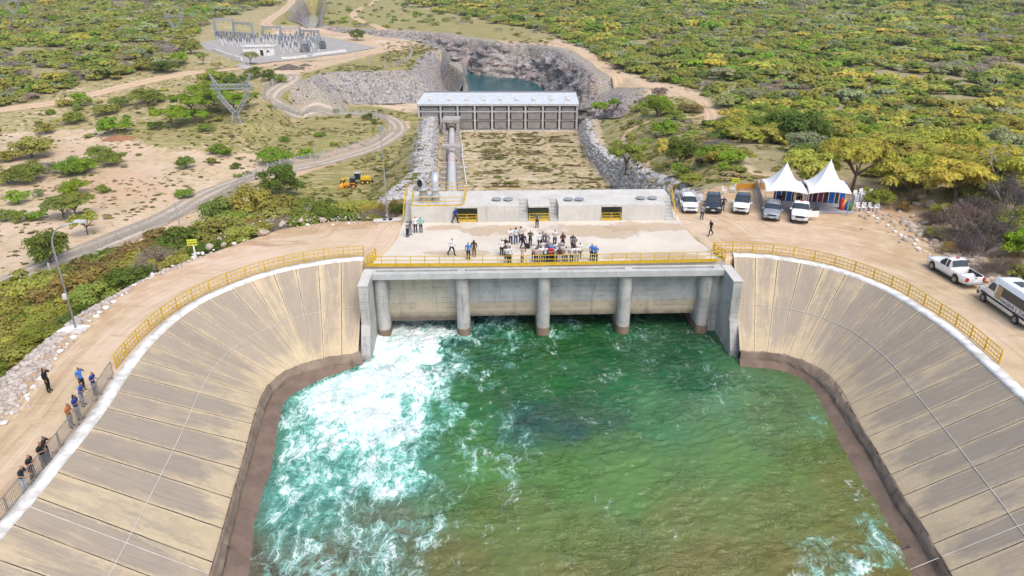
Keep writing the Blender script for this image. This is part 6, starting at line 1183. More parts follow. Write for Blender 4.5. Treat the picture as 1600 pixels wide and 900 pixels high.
def van(p, rz, lb):
    L, W, h, wb = 6.6, 2.0, 2.62, 4.05; t = empty('minibus', p, rz, lb, 'minibus'); t.scale = (VS,) * 3; fx = L / 2 - 1.0
    zb_ = ([-L / 2, 1.6, 2.3, L / 2 - .3, L / 2 - .08, L / 2], [1.35, 1.35, 1.25, 1.10, .98, .7]); zr_ = ([-L / 2, -L / 2 + .2, 1.2, 1.6, 2.42, L / 2 - .35, L / 2 - .08, L / 2], [h - .1, h, h, h - .12, 1.36, 1.14, 1.0, .73]); k_ = ([-L / 2, 1.6, 2.4, L / 2], [.88, .86, .90, .92])
    def cls(x, j, left):
        if j in (5, 6) and 1.72 < x < 2.36: return 'windshield'
        return 'body'
    car_body('body', L, W, wb, fx, zb_, zr_, k_, .36, None, cls, t, M_wp, None, None, .36); wheels(t, fx, wb, W, .36, .24); fittings(t, L, W, .92, 1.3, M_wp, (.9, .25), (.3, .24), True, mirror=(2.0, 1.55), tall_tail=.5)
    for s in (-1, 1):
        def side(x0, x1, z0, z1, nm, m_, off=.0, slope=0):
            f = lambda z: W / 2 * (np.interp(z, [.9, 1.35, 2.56], [1.0, .957, .874])) + .022 + off; q = MB()
            vs = [(x0, s * f(z0), z0), (x1, s * f(z0), z0), (x1 - slope, s * f(z1), z1), (x0, s * f(z1), z1)]; vs += [(x, y - s * .03, z) for x, y, z in vs]
            q.add(vs, [(0, 1, 2, 3), (7, 6, 5, 4), (0, 4, 5, 1), (1, 5, 6, 2), (2, 6, 7, 3), (3, 7, 4, 0)]); return q.build(nm, m_, t)
        side(-L / 2 + .35, 1.0, 1.38, 2.12, 'side_window', M_glass); side(1.22, 2.12, 1.40, 2.02, 'door_window', M_glass, 0, .42)
        MB().box((-.1, s * (W / 2 - .005), .82), (L * .86, .05, .16)).build('rub_strip', M_trim, t); MB().box((1.05, s * (W / 2 - .03), 1.25), (.22, .04, .05)).build('handle', M_trim, t)
        if s > 0: side(.36, .98, 1.02, 2.06, 'tan_panel', mat('tan_board', (.52, .34, .17), None, 2), .02)['label'] = 'tan board covering the front of the side window'
        if s > 0:
            tc = bpy.data.curves.new('lettering', 'FONT'); tc.body = 'VIAGENS E TURISMO'; tc.size = .44; tc.extrude = .004; tc.align_x = 'LEFT'; tc.space_character = 1.0; to = bpy.data.objects.new('lettering', tc); C.objects.link(to); to.parent = t
            dgt = bpy.context.evaluated_depsgraph_get(); tm = bpy.data.meshes.new_from_object(to.evaluated_get(dgt)); bpy.data.objects.remove(to); to = bpy.data.objects.new('lettering', tm); C.objects.link(to); to.parent = t; tm.materials.clear(); tm.materials.append(M_trim); to.rotation_euler = (R(90) + .0, 0, R(180)); to.location = (.30, W / 2 + .02, .99)
    MB().box((-.2, 0, h + .025), (1.0, .75, .06)).build('roof_hatch', mat('dark_hatch', (.06, .065, .07), None, 3, .3), t); MB().box((L / 2 - .05, 0, .5), (.2, W * .9, .3)).build('front_bumper', M_trim, t, bevel=.05); MB().box((0, 0, .36), (L * .8, W * .7, .14)).build('underbody', M_trim, t); return t
a, b, d, n = heading((1534.5, 471), (1583.5, 506), 2.0); pm_ = (a + b) / 2 + n * .75; van(pm_ - d * .22, math.atan2(d.y, d.x), 'white minibus with dark side windows and black lettering at the right edge')
# ------------------------------------------------------------------ yellow machines on the meadow
M_cy = mat('machine_yellow', (.80, .50, .02), (.62, .38, .02), 3, .5); M_co = mat('machine_orange', (.85, .36, .015), (.70, .28, .02), 3, .5)
def wheel_at(t, x, y, r, w, rimm):
    o = MB().tube([(x, y - w / 2, r), (x, y - w * .4, r), (x, y + w * .4, r), (x, y + w / 2, r)], [r * .88, r, r, r * .88], 18).build('wheel', M_tyre, t); MB().tube([(x, y - w / 2 - .02, r), (x, y + w / 2 + .02, r)], r * .5, 14).build('rim', rimm, o)
def grader(u, v, rz, lb):
    t = empty('motor_grader', hit(u, v), rz, lb, 'grader'); t.scale = (.8,) * 3
    for x in (-2.2, -3.7):
        for s in (-1, 1): wheel_at(t, x, s * 1.0, .68, .45, M_cy)
    for s in (-1, 1): wheel_at(t, 3.9, s * 1.0, .68, .42, M_cy)
    m = MB(); m.tube([(-1.4, 0, 1.5), (.4, 0, 1.9), (2.6, 0, 1.75), (3.6, 0, 1.35)], [.22, .22, .2, .18], 8); m.box((3.9, 0, .95), (.5, 1.7, .5)); m.box((3.8, 0, 1.4), (.9, .7, .5)); m.build('front_frame', M_cy, t)
    m = MB(); m.box((-3.0, 0, 1.75), (2.9, 1.5, 1.1), 0, 0, .9); m.box((-3.0, 0, 1.1), (3.2, .9, .5)); m.build('engine_hood', M_cy, t, bevel=.06); m = MB(); [m.box((-2.4 - .35 * i, -.71, 1.8), (.2, .04, .5)) for i in range(5)]; m.build('vents', M_trim, t)
    c = MB().box((-.7, 0, 2.35), (1.6, 1.6, 1.9), 0, 0, .92).build('cab', M_glass, t); MB().box((-.7, 0, 3.37), (1.8, 1.75, .16)).build('roof', mat('cab_roof_grey', (.42, .45, .48), None, 2, .5), c)
    m = MB(); [m.box((-.7 + a * .78, b * .78, 2.35), (.1, .1, 1.95)) for a in (-1, 1) for b in (-1, 1)]; m.build('pillars', M_trim, c)
    m = MB(); m.box((1.4, 0, .55), (.12, 3.4, .65), .35); m.tube([(1.4, 0, .7), (1.4, 0, 1.7)], .3, 10); m.build('blade', M_trim, t); m = MB(); [m.bar((-4.5, s, 1.0), (-5.6, s, .3), .14) for s in (-.7, 0, .7)]; m.box((-4.9, 0, .9), (.2, 1.9, .25)); m.build('ripper', M_trim, t); MB().tube([(-2.4, .3, 2.2), (-2.4, .3, 3.2)], .07, 7).build('exhaust', M_trim, t)
grader(556, 287, R(184), 'yellow motor grader with a grey-roofed cab on the meadow, behind the orange machine')
t = empty('tractor', hit(549, 293.5), R(180), 'orange tractor with a black cab and low front box on the meadow', 'tractor'); t.scale = (.85,) * 3
for s in (-1, 1): wheel_at(t, -.9, s * .85, .72, .42, M_co); wheel_at(t, 1.1, s * .8, .45, .32, M_co)
m = MB(); m.box((1.0, 0, 1.1), (1.9, .9, .7), 0, 0, .9); m.box((0, 0, .7), (3.0, .7, .35)); m.build('hood', M_co, t, bevel=.05); m = MB(); m.box((2.6, 0, .55), (1.1, 2.0, .8), 0, .0, .85); m.bar((1.5, .5, .8), (2.4, .5, .6), .16); m.bar((1.5, -.5, .8), (2.4, -.5, .6), .16); m.build('front_box', M_co, t, bevel=.05)
c = MB().box((-.55, 0, 1.95), (1.4, 1.4, 1.7), 0, 0, .9).build('cab', M_trim, t); MB().box((-.55, 0, 2.86), (1.55, 1.5, .14)).build('roof', mat('cab_roof_dark', (.12, .13, .14), None, 2, .5), c); m = MB(); m.box((-.7, .86, 1.5), (1.2, .4, .1)); m.box((-.7, -.86, 1.5), (1.2, .4, .1)); m.build('mudguards', M_co, t)
# ------------------------------------------------------------------ tents and what stands under them
M_canvas = mat('white_canvas', (.82, .82, .82), (.72, .72, .72), .9, .75, .6); M_alu = mat('tent_pole', (.45, .46, .47), None, 4, .4, 0, .5)
def tent(FL, FR, BL_, pk, lb):
    fl, fr, bl = at(*FL, 2.15), at(*FR, 2.15), at(*BL_, 2.15); br = bl + (fr - fl); c0 = (fl + br) / 2; h = on_y(*pk, c0.y).z - 2.15; t = empty('pagoda_tent', (c0.x, c0.y, 0), 0, lb, 'tent'); cs = [fl - c0, fr - c0, br - c0, bl - c0]; n = 10; rings = []; vs = []
    for j in range(13):
        s = j / 12; hh = h * (s ** 1.75) if s < 1 else h; k_ = 1 - s; ring = []
        for e in range(4):
            for i in range(n):
                q = cs[e].lerp(cs[(e + 1) % 4], i / n); dip = .16 * math.sin(math.pi * i / n) * (1 - s) ** 2; inn = 1 - .05 * math.sin(math.pi * i / n) * (1 - s); ring.append((q.x * k_ * inn, q.y * k_ * inn, 2.15 + hh + dip))
        vs += ring
    N = 4 * n; fs = [(j * N + i, j * N + (i + 1) % N, (j + 1) * N + (i + 1) % N, (j + 1) * N + i) for j in range(12) for i in range(N)]
    va = [(x, y, z - .12) for x, y, z in vs[:N]]; o = mesh_obj('canopy', vs, fs, M_canvas, t, smooth=True); so_ = o.modifiers.new('thick', 'SOLIDIFY'); so_.thickness = .02
    o2 = mesh_obj('valance', vs[:N] + va, [(N + i, N + (i + 1) % N, (i + 1) % N, i) for i in range(N)], M_canvas, t); so_ = o2.modifiers.new('thick', 'SOLIDIFY'); so_.thickness = .02
    for q in cs: MB().tube([(q.x * .97, q.y * .97, 0), (q.x * .97, q.y * .97, 2.2)], .045, 8).build('pole', M_alu, t)
    MB().tube([(0, 0, 2.15 + h - .6), (0, 0, 2.15 + h + .04)], .05, 8).build('mast_tip', M_canvas, t); return cs, c0
tent((1196.5, 297.5), (1263, 302), (1188.5, 279.5), (1230.5, 254), 'left of two white peaked pagoda tents beside the parking area'); tent((1264, 301), (1331, 301.5), (1254, 281.5), (1296.5, 249.5), 'right of two white peaked pagoda tents, standing before yellow trees')
M_carpet = mat('grey_carpet', (.36, .35, .37), (.30, .29, .31), 1.2, .95); fl = [at(u, v, .015) for u, v in [(1186, 331), (1205, 312), (1324, 315), (1337, 331), (1333, 334)]]; o = mesh_obj('tent_floor', fl, [(0, 4, 3, 2, 1)], M_carpet); o.data.flip_normals() if o.data.polygons[0].normal.z < 0 else None; tag(o, kind='structure')
def panels(lb, a, b, seq):
    A_, B_ = at(*a, 0), at(*b, 0); t = empty('backdrop', A_, math.atan2((B_ - A_).y, (B_ - A_).x), lb, 'backdrop'); L = (B_ - A_).length; tot = sum(w for _, w in seq); x = 0; PM = {'blue': mat('blue_board', (.012, .10, .45), (.01, .08, .36), 2), 'magenta': mat('magenta_board', (.30, .03, .13), (.24, .025, .10), 2), 'dark': mat('dark_lattice', (.025, .022, .018), (.07, .06, .045), 9)}
    for c_, w in seq:
        w = w / tot * L; m = MB(); m.box((x + w / 2, 0, 1.05), (w - .04, .06, 2.0)); q = m.build('display_panel', PM[c_], t)
        if c_ != 'dark': f = MB(); [f.box((x + .04 if s < 0 else x + w - .04, -.035, 1.05), (.05, .03, 2.0)) for s in (-1, 1)]; f.build('frame', M_plate, q)
        x += w
panels('backdrop of two blue boards and dark lattice under the left tent', (1207.5, 314), (1239, 314.5), [('dark', .4), ('blue', 1.2), ('dark', .9), ('blue', 1.3), ('dark', .4)])
panels('backdrop of magenta and blue boards with dark lattice under the right tent', (1257, 315), (1319, 319), [('magenta', 1.2), ('dark', .8), ('magenta', 1.0), ('dark', .8), ('blue', 1.1), ('dark', .6), ('blue', 1.1)])
# grey screen and orange netting on the left of the tents
a, b = at(1180, 297, 0), at(1189, 330, 0); o = MB().add([(0, 0, .05), (b.x - a.x, b.y - a.y, .05), (b.x - a.x, b.y - a.y, 1.15), (0, 0, 1.15), (.03, 0, .05), (b.x - a.x + .03, b.y - a.y, .05), (b.x - a.x + .03, b.y - a.y, 1.15), (.03, 0, 1.15)], [(0, 1, 2, 3), (7, 6, 5, 4), (0, 4, 5, 1), (1, 5, 6, 2), (2, 6, 7, 3), (3, 7, 4, 0)]).build('screen_panel', mat('grey_mesh_screen', (.24, .24, .25), (.32, .32, .33), 9)); o.location = a; tag(o, 'low grey mesh screen standing along the left side of the tent carpet', 'screen')
a, b = at(1148, 298, 0), at(1196, 296, 0); t = empty('safety_netting', a, math.atan2((b - a).y, (b - a).x), 'strip of orange safety netting between stakes behind the parked cars', 'netting'); l_ = (b - a).length; MB().box((l_ / 2, 0, .42), (l_, .04, .55)).build('net', mat('orange_net', (.52, .25, .03), (.42, .20, .03), 12), t); [MB().box((x, .05, .5), (.06, .06, 1.1)).build('stake', M_conc_pole, t) for x in np.linspace(0, l_, 4)]
P = [at(1050, 310, .02), at(1090, 301, .02), at(1122, 294, .02), at(1140, 292, .02)]; railing('low grey pipe rail edging the back of the parking area', P, .55, 2.2, (1,), 0, .06, M_steel, name='guard_rail', cat='guard rail', rail_w=.07)
# coloured plastic items, chairs, signs
p = at(1322, 329, 0); t = empty('plastic_toys', p, 0, 'cluster of red, yellow, blue and green plastic items by the right tent pole', 'plastic items')
for i, (c_, dx, dy, r, h) in enumerate([((.55, .03, .03), -.3, .5, .2, 1.1), ((.75, .45, .03), -.12, .3, .2, 1.0), ((.04, .10, .40), .05, .1, .22, .9), ((.03, .22, .07), .25, 0, .24, .85), ((.55, .05, .04), -.35, .2, .18, .6)]):
    MB().tube([(dx, dy, 0), (dx, dy, h * .5), (dx, dy, h * .75), (dx, dy, h)], [r * .8, r, r * .7, r * .25], 10).build('item', mat('toy_%d' % i, c_, None, 3, .4), t, True)
M_chair = mat('white_plastic', (.80, .80, .79), (.72, .72, .72), 4, .45)
def chair_proto():
    t = empty('plastic_chair'); m = MB(); m.box((0, 0, .43), (.44, .44, .03)); m.build('seat', M_chair, t, bevel=.01); m = MB(); [m.box((-.17 + .085 * i, .21 + .03, .66), (.05, .02, .42), 0, -.2) for i in range(5)]; m.box((0, .27, .86), (.44, .03, .08), 0, -.2); m.build('backrest', M_chair, t)
    for sx in (-1, 1):
        MB().bar((sx * .19, -.19, .43), (sx * .23, -.24, 0), .04).build('leg', M_chair, t); MB().bar((sx * .19, .19, .43), (sx * .22, .26, 0), .04).build('leg', M_chair, t)
        m = MB(); m.bar((sx * .23, -.2, .43), (sx * .23, -.2, .64), .035); m.bar((sx * .23, -.22, .65), (sx * .22, .26, .67), .045, .03); m.build('armrest', M_chair, t)
    return t
cp = chair_proto(); firstc = True
def chair(u, v, z, rz, lb, g):
    global firstc
    o = cp if firstc else copy_tree(cp); firstc = False; p = at(u, v, 0); o.location = (p.x, p.y, z * .84 + .01); o.scale = (.84,) * 3; o.rotation_euler = (0, 0, rz); tag(o, lb, 'chair', g); return o
for (u, v, n_, lb) in ((1334, 323, 8, 'white plastic chair in the tall stack right beside the right tent'), (1343, 322, 9, 'white plastic chair in the second tall stack right of the right tent'), (1359, 321, 8, 'white plastic chair in the left tall stack at the far end of the carpet'), (1368, 324, 6, 'white plastic chair in the right tall stack at the far end of the carpet')):
    for k_ in range(n_): chair(u, v, k_ * .13, .2 + random.uniform(-.03, .03), lb, 'stacked chairs right of the tents ' + lb[-20:])
for (u, v, rz, lb) in ((1340, 330, .1, 'single white chair at the foot of the stacks nearest the tent'), (1349, 330, -.2, 'single white chair with its back to the stacks, second from the tent'), (1360, 330, .4, 'single white chair third from the tent in the front row'), (1369, 330, -.3, 'single white chair at the right end of the front row'), (1131, 303, .9, 'white plastic chair on the bank left of the right yellow sign'), (1144, 301, -1.2, 'white plastic chair right beside the right yellow sign post')): chair(u, v, 0, rz, lb, None)
M_sign = mat('yellow_green_sign', (.62, .68, .05), (.55, .58, .05), 3, .5)
def sign(u, v, vt, lb, rz):
    p = at(u, v, 0); h = height_for(p, vt); t = empty('signpost', p, rz, lb, 'sign'); MB().box((0, 0, h / 2), (.11, .06, h)).build('post', M_white, t); b_ = MB().box((-.05, -.06, h - .12), (.72, .03, .5)).build('sign_board', M_sign, t)
    m = MB(); [m.box((-.32 + .11 * i + (.03 if j else 0), -.08, h - .02 - .2 * j), (.075, .012, .10 if j else .07)) for j in (0, 1) for i in range(6)]; m.build('worn_lettering', M_trim, b_)
sign(306, 403, 376, 'yellow-green sign on a white post above a heap of white stones', .2); sign(1148, 301, 280, 'yellow-green sign on a white post behind the black-roofed white car', -.25)
MB_ = [(440, 345.5, 1.6, .8), (448, 343, .9, .5)]
for (u, v, w, d_) in ((594, 346, 1.1, .7), (618, 344.5, 1.2, .7)):
    o = MB().box((0, 0, .08), (w, d_, .14), .1).build('concrete_slab', M_block, None, bevel=.02); o.location = at(u, v, 0); tag(o, 'small white concrete slab lying left of the deck stairs, %s the slender pole' % ('left of' if u < 606 else 'right of'), 'slab')
# ------------------------------------------------------------------ people
def skin_body(arms, legs='stand', lean=0.0, head=0.0, female=False):
    """arms: ((elbow, wrist), (elbow, wrist)) for -x and +x sides; the figure faces -Y."""
    V_ = []; E_ = []; Rr = []; Cl = []; roots = []
    def v(p, r, c): V_.append(Vector(p)); Rr.append(r if isinstance(r, tuple) else (r, r)); Cl.append(c); return len(V_) - 1
    def e(a, b): E_.append((a, b))
    sh = .155 if female else .185
    pel = v((0, 0, .94), (.145, .105), 'hip'); roots.append(pel); sp = v((0, -lean * .1, 1.12), (.125 if not female else .11, .09), 'torso'); chs = v((0, -lean * .25, 1.32), (.15, .105), 'torso'); nb = v((0, -lean * .4, 1.455), (.065, .065), 'torso'); nk = v((0, -.01 - lean * .45, 1.51), (.052, .055), 'neck'); jaw = v((head * .02, -.03 - lean * .5, 1.565), (.065, .075), 'head'); hd = v((head * .03, -.015 - lean * .52, 1.65), (.078, .092), 'head'); tp = v((head * .03, -.005 - lean * .52, 1.71), (.05, .06), 'head')
    for a, b in ((pel, sp), (sp, chs), (chs, nb), (nb, nk), (nk, jaw), (jaw, hd), (hd, tp)): e(a, b)
    ns = v((head * .05, -.125 - lean * .5, 1.615), .014, 'head'); e(hd, ns)
    wr_ends = []
    for s, (el, wr) in zip((-1, 1), arms):
        sj = v((s * sh, -lean * .3, 1.41), (.062, .062), 'torso'); e(chs, sj); um = v(tuple((Vector((s * sh * 1.08, -lean * .3, 1.40)) + Vector(el)) / 2), .050, 'uarm'); ej = v(el, .043, 'elbow'); fm = v(tuple(Vector(el).lerp(Vector(wr), .5)), .038, 'farm'); wj = v(wr, .028, 'hand'); e(sj, um); e(um, ej); e(ej, fm); e(fm, wj)
        d = (Vector(wr) - Vector(el)).normalized(); pm = v(tuple(Vector(wr) + d * .055), (.036, .026), 'hand'); e(wj, pm); wr_ends.append((s, Vector(wr), d))
    for s in (-1, 1):
        ph = {'stand': 0, 'walk': s * 1.0, 'step': s * .5}[legs]; hj = v((s * .09, 0, .90), (.092, .095), 'hip'); kn = v((s * .10, -.17 * ph - .01 - .03 * abs(ph), .50 + .02 * abs(ph)), (.058, .06), 'leg'); th = v((s * .098, -.09 * ph, .71), (.078, .08), 'leg'); ca_ = v((s * .105, (-.20 if ph > 0 else -.30) * ph + (.03 if ph == 0 else .02), .30), (.052, .056), 'leg'); an = v((s * .11, -.26 * ph + .03 if ph >= 0 else .36 * abs(ph), .09 if ph >= 0 else .14), (.038, .042), 'ankle'); hl = v((s * .11, V_[an].y + .03, .045 if ph >= 0 else .10), .036, 'foot'); to = v((s * .125, V_[an].y - .15, .035), (.042, .030), 'foot')
        for a, b in ((pel, hj), (hj, th), (th, kn), (kn, ca_), (ca_, an), (an, hl), (an, to)): e(a, b)
    for s, wr, d in wr_ends:                                # five fingers on each palm, rooted inside it
        side = d.cross(Vector((0, 0, 1)) if abs(d.z) < .9 else Vector((0, 1, 0))).normalized(); nor = side.cross(d).normalized()
        for i, l in enumerate((.062, .074, .070, .055)):
            o = wr + d * .05 + side * (.024 - .016 * i); a = v(tuple(o), .009, 'hand'); b = v(tuple(o + d * (.03 + l * .5) - nor * .006), .0085, 'hand'); c = v(tuple(o + d * (.02 + l * .85) - nor * .03), .007, 'hand'); e(a, b); e(b, c); roots.append(a)
        o = wr + d * .02 + side * .02; a = v(tuple(o), .010, 'hand'); b = v(tuple(o + side * .03 + d * .02), .0095, 'hand'); c = v(tuple(o + side * .038 + d * .05 - nor * .015), .008, 'hand'); e(a, b); e(b, c); roots.append(a)
    me = bpy.data.meshes.new('body'); me.from_pydata([tuple(p) for p in V_], E_, []); o = bpy.data.objects.new('body', me); C.objects.link(o)
    sm = o.modifiers.new('skin', 'SKIN'); sm.use_smooth_shade = True; sm.branch_smoothing = .6
    for i, sv in enumerate(me.skin_vertices[0].data): sv.radius = Rr[i]; sv.use_root = i in roots
    o.modifiers.new('sub', 'SUBSURF').levels = 1
    dg = bpy.context.evaluated_depsgraph_get(); bm_ = bpy.data.meshes.new_from_object(o.evaluated_get(dg)); bpy.data.objects.remove(o)
    co = np.empty(len(bm_.vertices) * 3); bm_.vertices.foreach_get('co', co); co = co.reshape(-1, 3); no = np.empty_like(co).ravel(); bm_.vertices.foreach_get('normal', no); no = no.reshape(-1, 3)
    best = np.full(len(co), 1e9); cls = np.zeros(len(co), object)
    for a, b in E_:
        A_, B_ = np.array(V_[a]), np.array(V_[b]); d = B_ - A_; t = np.clip(((co - A_) @ d) / max(d @ d, 1e-9), 0, 1); q = np.linalg.norm(co - A_ - t[:, None] * d, axis=1) / (np.mean(Rr[a]) * (1 - t) + np.mean(Rr[b]) * t); u_ = q < best; best[u_] = q[u_]; cls[u_] = np.where(t[u_] < .5, Cl[a], Cl[b])
    polys = [tuple(p.vertices) for p in bm_.polygons]
    def sub(test, off, nm, zmin=-9, zmax=9):
        fs = [p for p in polys if all(test(cls[i], co[i]) for i in p)]; used = sorted({i for f in fs for i in f}); mp = {i: k for k, i in enumerate(used)}; m_ = bpy.data.meshes.new(nm); m_.from_pydata([tuple(co[i] + no[i] * off) for i in used], [], [tuple(mp[i] for i in f) for f in fs]); m_.polygons.foreach_set('use_smooth', np.ones(len(fs), bool)); return m_
    hz = 1.665 - .0; D_ = {'body': bm_}
    D_['short'] = sub(lambda c, p: c in ('torso', 'uarm') or (c == 'hip' and p[2] > .90) or c == 'elbow' and p[2] > 9, .016, 'shirt'); D_['long'] = sub(lambda c, p: c in ('torso', 'uarm', 'elbow', 'farm') or (c == 'hip' and p[2] > .88), .018, 'shirt')
    D_['trousers'] = sub(lambda c, p: (c in ('leg', 'ankle') or c == 'hip') and p[2] > .08, .012, 'trousers'); D_['shorts'] = sub(lambda c, p: (c == 'leg' and p[2] > .46) or c == 'hip', .016, 'shorts'); D_['shoes'] = sub(lambda c, p: c in ('foot', 'ankle') and p[2] < .13, .010, 'shoes')
    cy = -.015 - lean * .52
    D_['hair'] = sub(lambda c, p: c == 'head' and (p[2] > 1.685 or (p[1] > cy + .005 and p[2] > 1.575)), .014, 'hair')
    hb = bmesh.new(); hb.from_mesh(D_['hair']); bmesh.ops.create_icosphere(hb, subdivisions=2, radius=1, matrix=Matrix.Translation((0, cy + .075, 1.52)) @ Matrix.Diagonal((.105, .055, .20, 1))); hl_ = bpy.data.meshes.new('hair'); hb.to_mesh(hl_); hb.free(); D_['longhair'] = hl_
    eb = bmesh.new()
    for s in (-1, 1): bmesh.ops.create_icosphere(eb, subdivisions=1, radius=.011, matrix=Matrix.Translation((s * .031 + head * .03, cy - .085, 1.635)))
    bmesh.ops.create_cube(eb, size=1, matrix=Matrix.Translation((head * .02, cy - .092, 1.565)) @ Matrix.Diagonal((.04, .012, .008, 1))); em = bpy.data.meshes.new('face_features'); eb.to_mesh(em); eb.free(); D_['eyes'] = em
    for m_ in D_.values():
        m_.materials.clear(); m_.materials.append(None)
    return D_
A_down = ((-.235, .02, 1.14), (-.245, -.06, .90)), ((.235, .02, 1.14), (.245, -.06, .90))
POSE = {'down': skin_body(A_down), 'phone': skin_body((((-.23, -.02, 1.15), (-.07, -.24, 1.18)), ((.23, -.02, 1.15), (.08, -.24, 1.20))), lean=.12, head=.2), 'cross': skin_body((((-.24, -.03, 1.17), (.05, -.16, 1.20)), ((.24, -.03, 1.17), (-.05, -.18, 1.15)))),
        'photo': skin_body((((-.24, -.14, 1.24), (-.08, -.32, 1.46)), ((.24, -.14, 1.24), (.08, -.32, 1.46)))), 'hips': skin_body((((-.37, .06, 1.18), (-.19, -.06, 1.02)), ((.37, .06, 1.18), (.19, -.06, 1.02)))), 'walk': skin_body((((-.22, .12, 1.15), (-.22, .02, .92)), ((.22, -.08, 1.15), (.21, -.24, .98))), 'walk', .1),
        'walkphone': skin_body((((-.22, .0, 1.15), (-.06, -.26, 1.15)), ((.23, .06, 1.14), (.23, -.03, .92))), 'walk', .15), 'face': skin_body((((-.235, .02, 1.14), (-.22, -.08, .92)), ((.30, -.10, 1.30), (.10, -.10, 1.56))), head=-.3), 'railing': skin_body((((-.24, -.12, 1.16), (-.16, -.36, 1.10)), ((.24, -.12, 1.16), (.16, -.36, 1.10))), lean=.35), 'back': skin_body((((-.26, .10, 1.16), (-.08, .16, .98)), ((.26, .10, 1.16), (.08, .16, .98))), 'step')}
MC = {}
def cloth(c, kind='cloth'):
    key = (tuple(c), kind)
    if key not in MC: MC[key] = mat(f'{kind}_{len(MC)}', c, tuple(x * .72 for x in c), 7, .85, .15)
    return MC[key]
SKIN = [(.42, .25, .16), (.30, .17, .10), (.20, .11, .065), (.36, .21, .13)]; K_, N_, Wt, G_, DB, LB, BL_C = (.018, .018, .020), (.02, .025, .05), (.78, .78, .77), (.22, .22, .23), (.02, .05, .28), (.06, .22, .62), (.035, .10, .40)
HAIR = (.018, .014, .012)
def person(u, v, pose, top, bot, lb, rz=0, sl='short', hair='hair', hc=HAIR, sk=None, tr='trousers', h=1.0, z=.07, shoe=K_, grp=None):
    p = at(u, v, z); D_ = POSE[pose]; sk = SKIN[random.randrange(4)] if sk is None else SKIN[sk]; s = .825 * h * random.uniform(.97, 1.04)
    o = bpy.data.objects.new('person', D_['body']); C.objects.link(o); o.location = p; o.rotation_euler.z = R(rz); o.scale = (s * random.uniform(.98, 1.08), s * 1.04, s); tag(o, lb, 'person', grp)
    def put(ob, m): ob.material_slots[0].link = 'OBJECT'; ob.material_slots[0].material = m
    put(o, cloth(sk, 'skin'))
    for nm, key, m in (('shirt', sl, cloth(top)), ('trousers' if tr == 'trousers' else 'shorts', tr, cloth(bot)), ('shoes', 'shoes', cloth(shoe, 'shoe')), ('hair' if hc == HAIR or hair == 'longhair' else 'cap', hair, cloth(hc, 'hair')), ('face_features', 'eyes', cloth((.03, .02, .02), 'feature'))):
        c = bpy.data.objects.new(nm, D_[key]); C.objects.link(c); c.parent = o; put(c, m)
    return o
Br, Bw, Rd, Or, Tl, Ms, Cr = (.10, .065, .045), (.17, .10, .06), (.55, .02, .025), (.45, .17, .05), (.18, .52, .50), (.42, .24, .05), (.52, .44, .34)
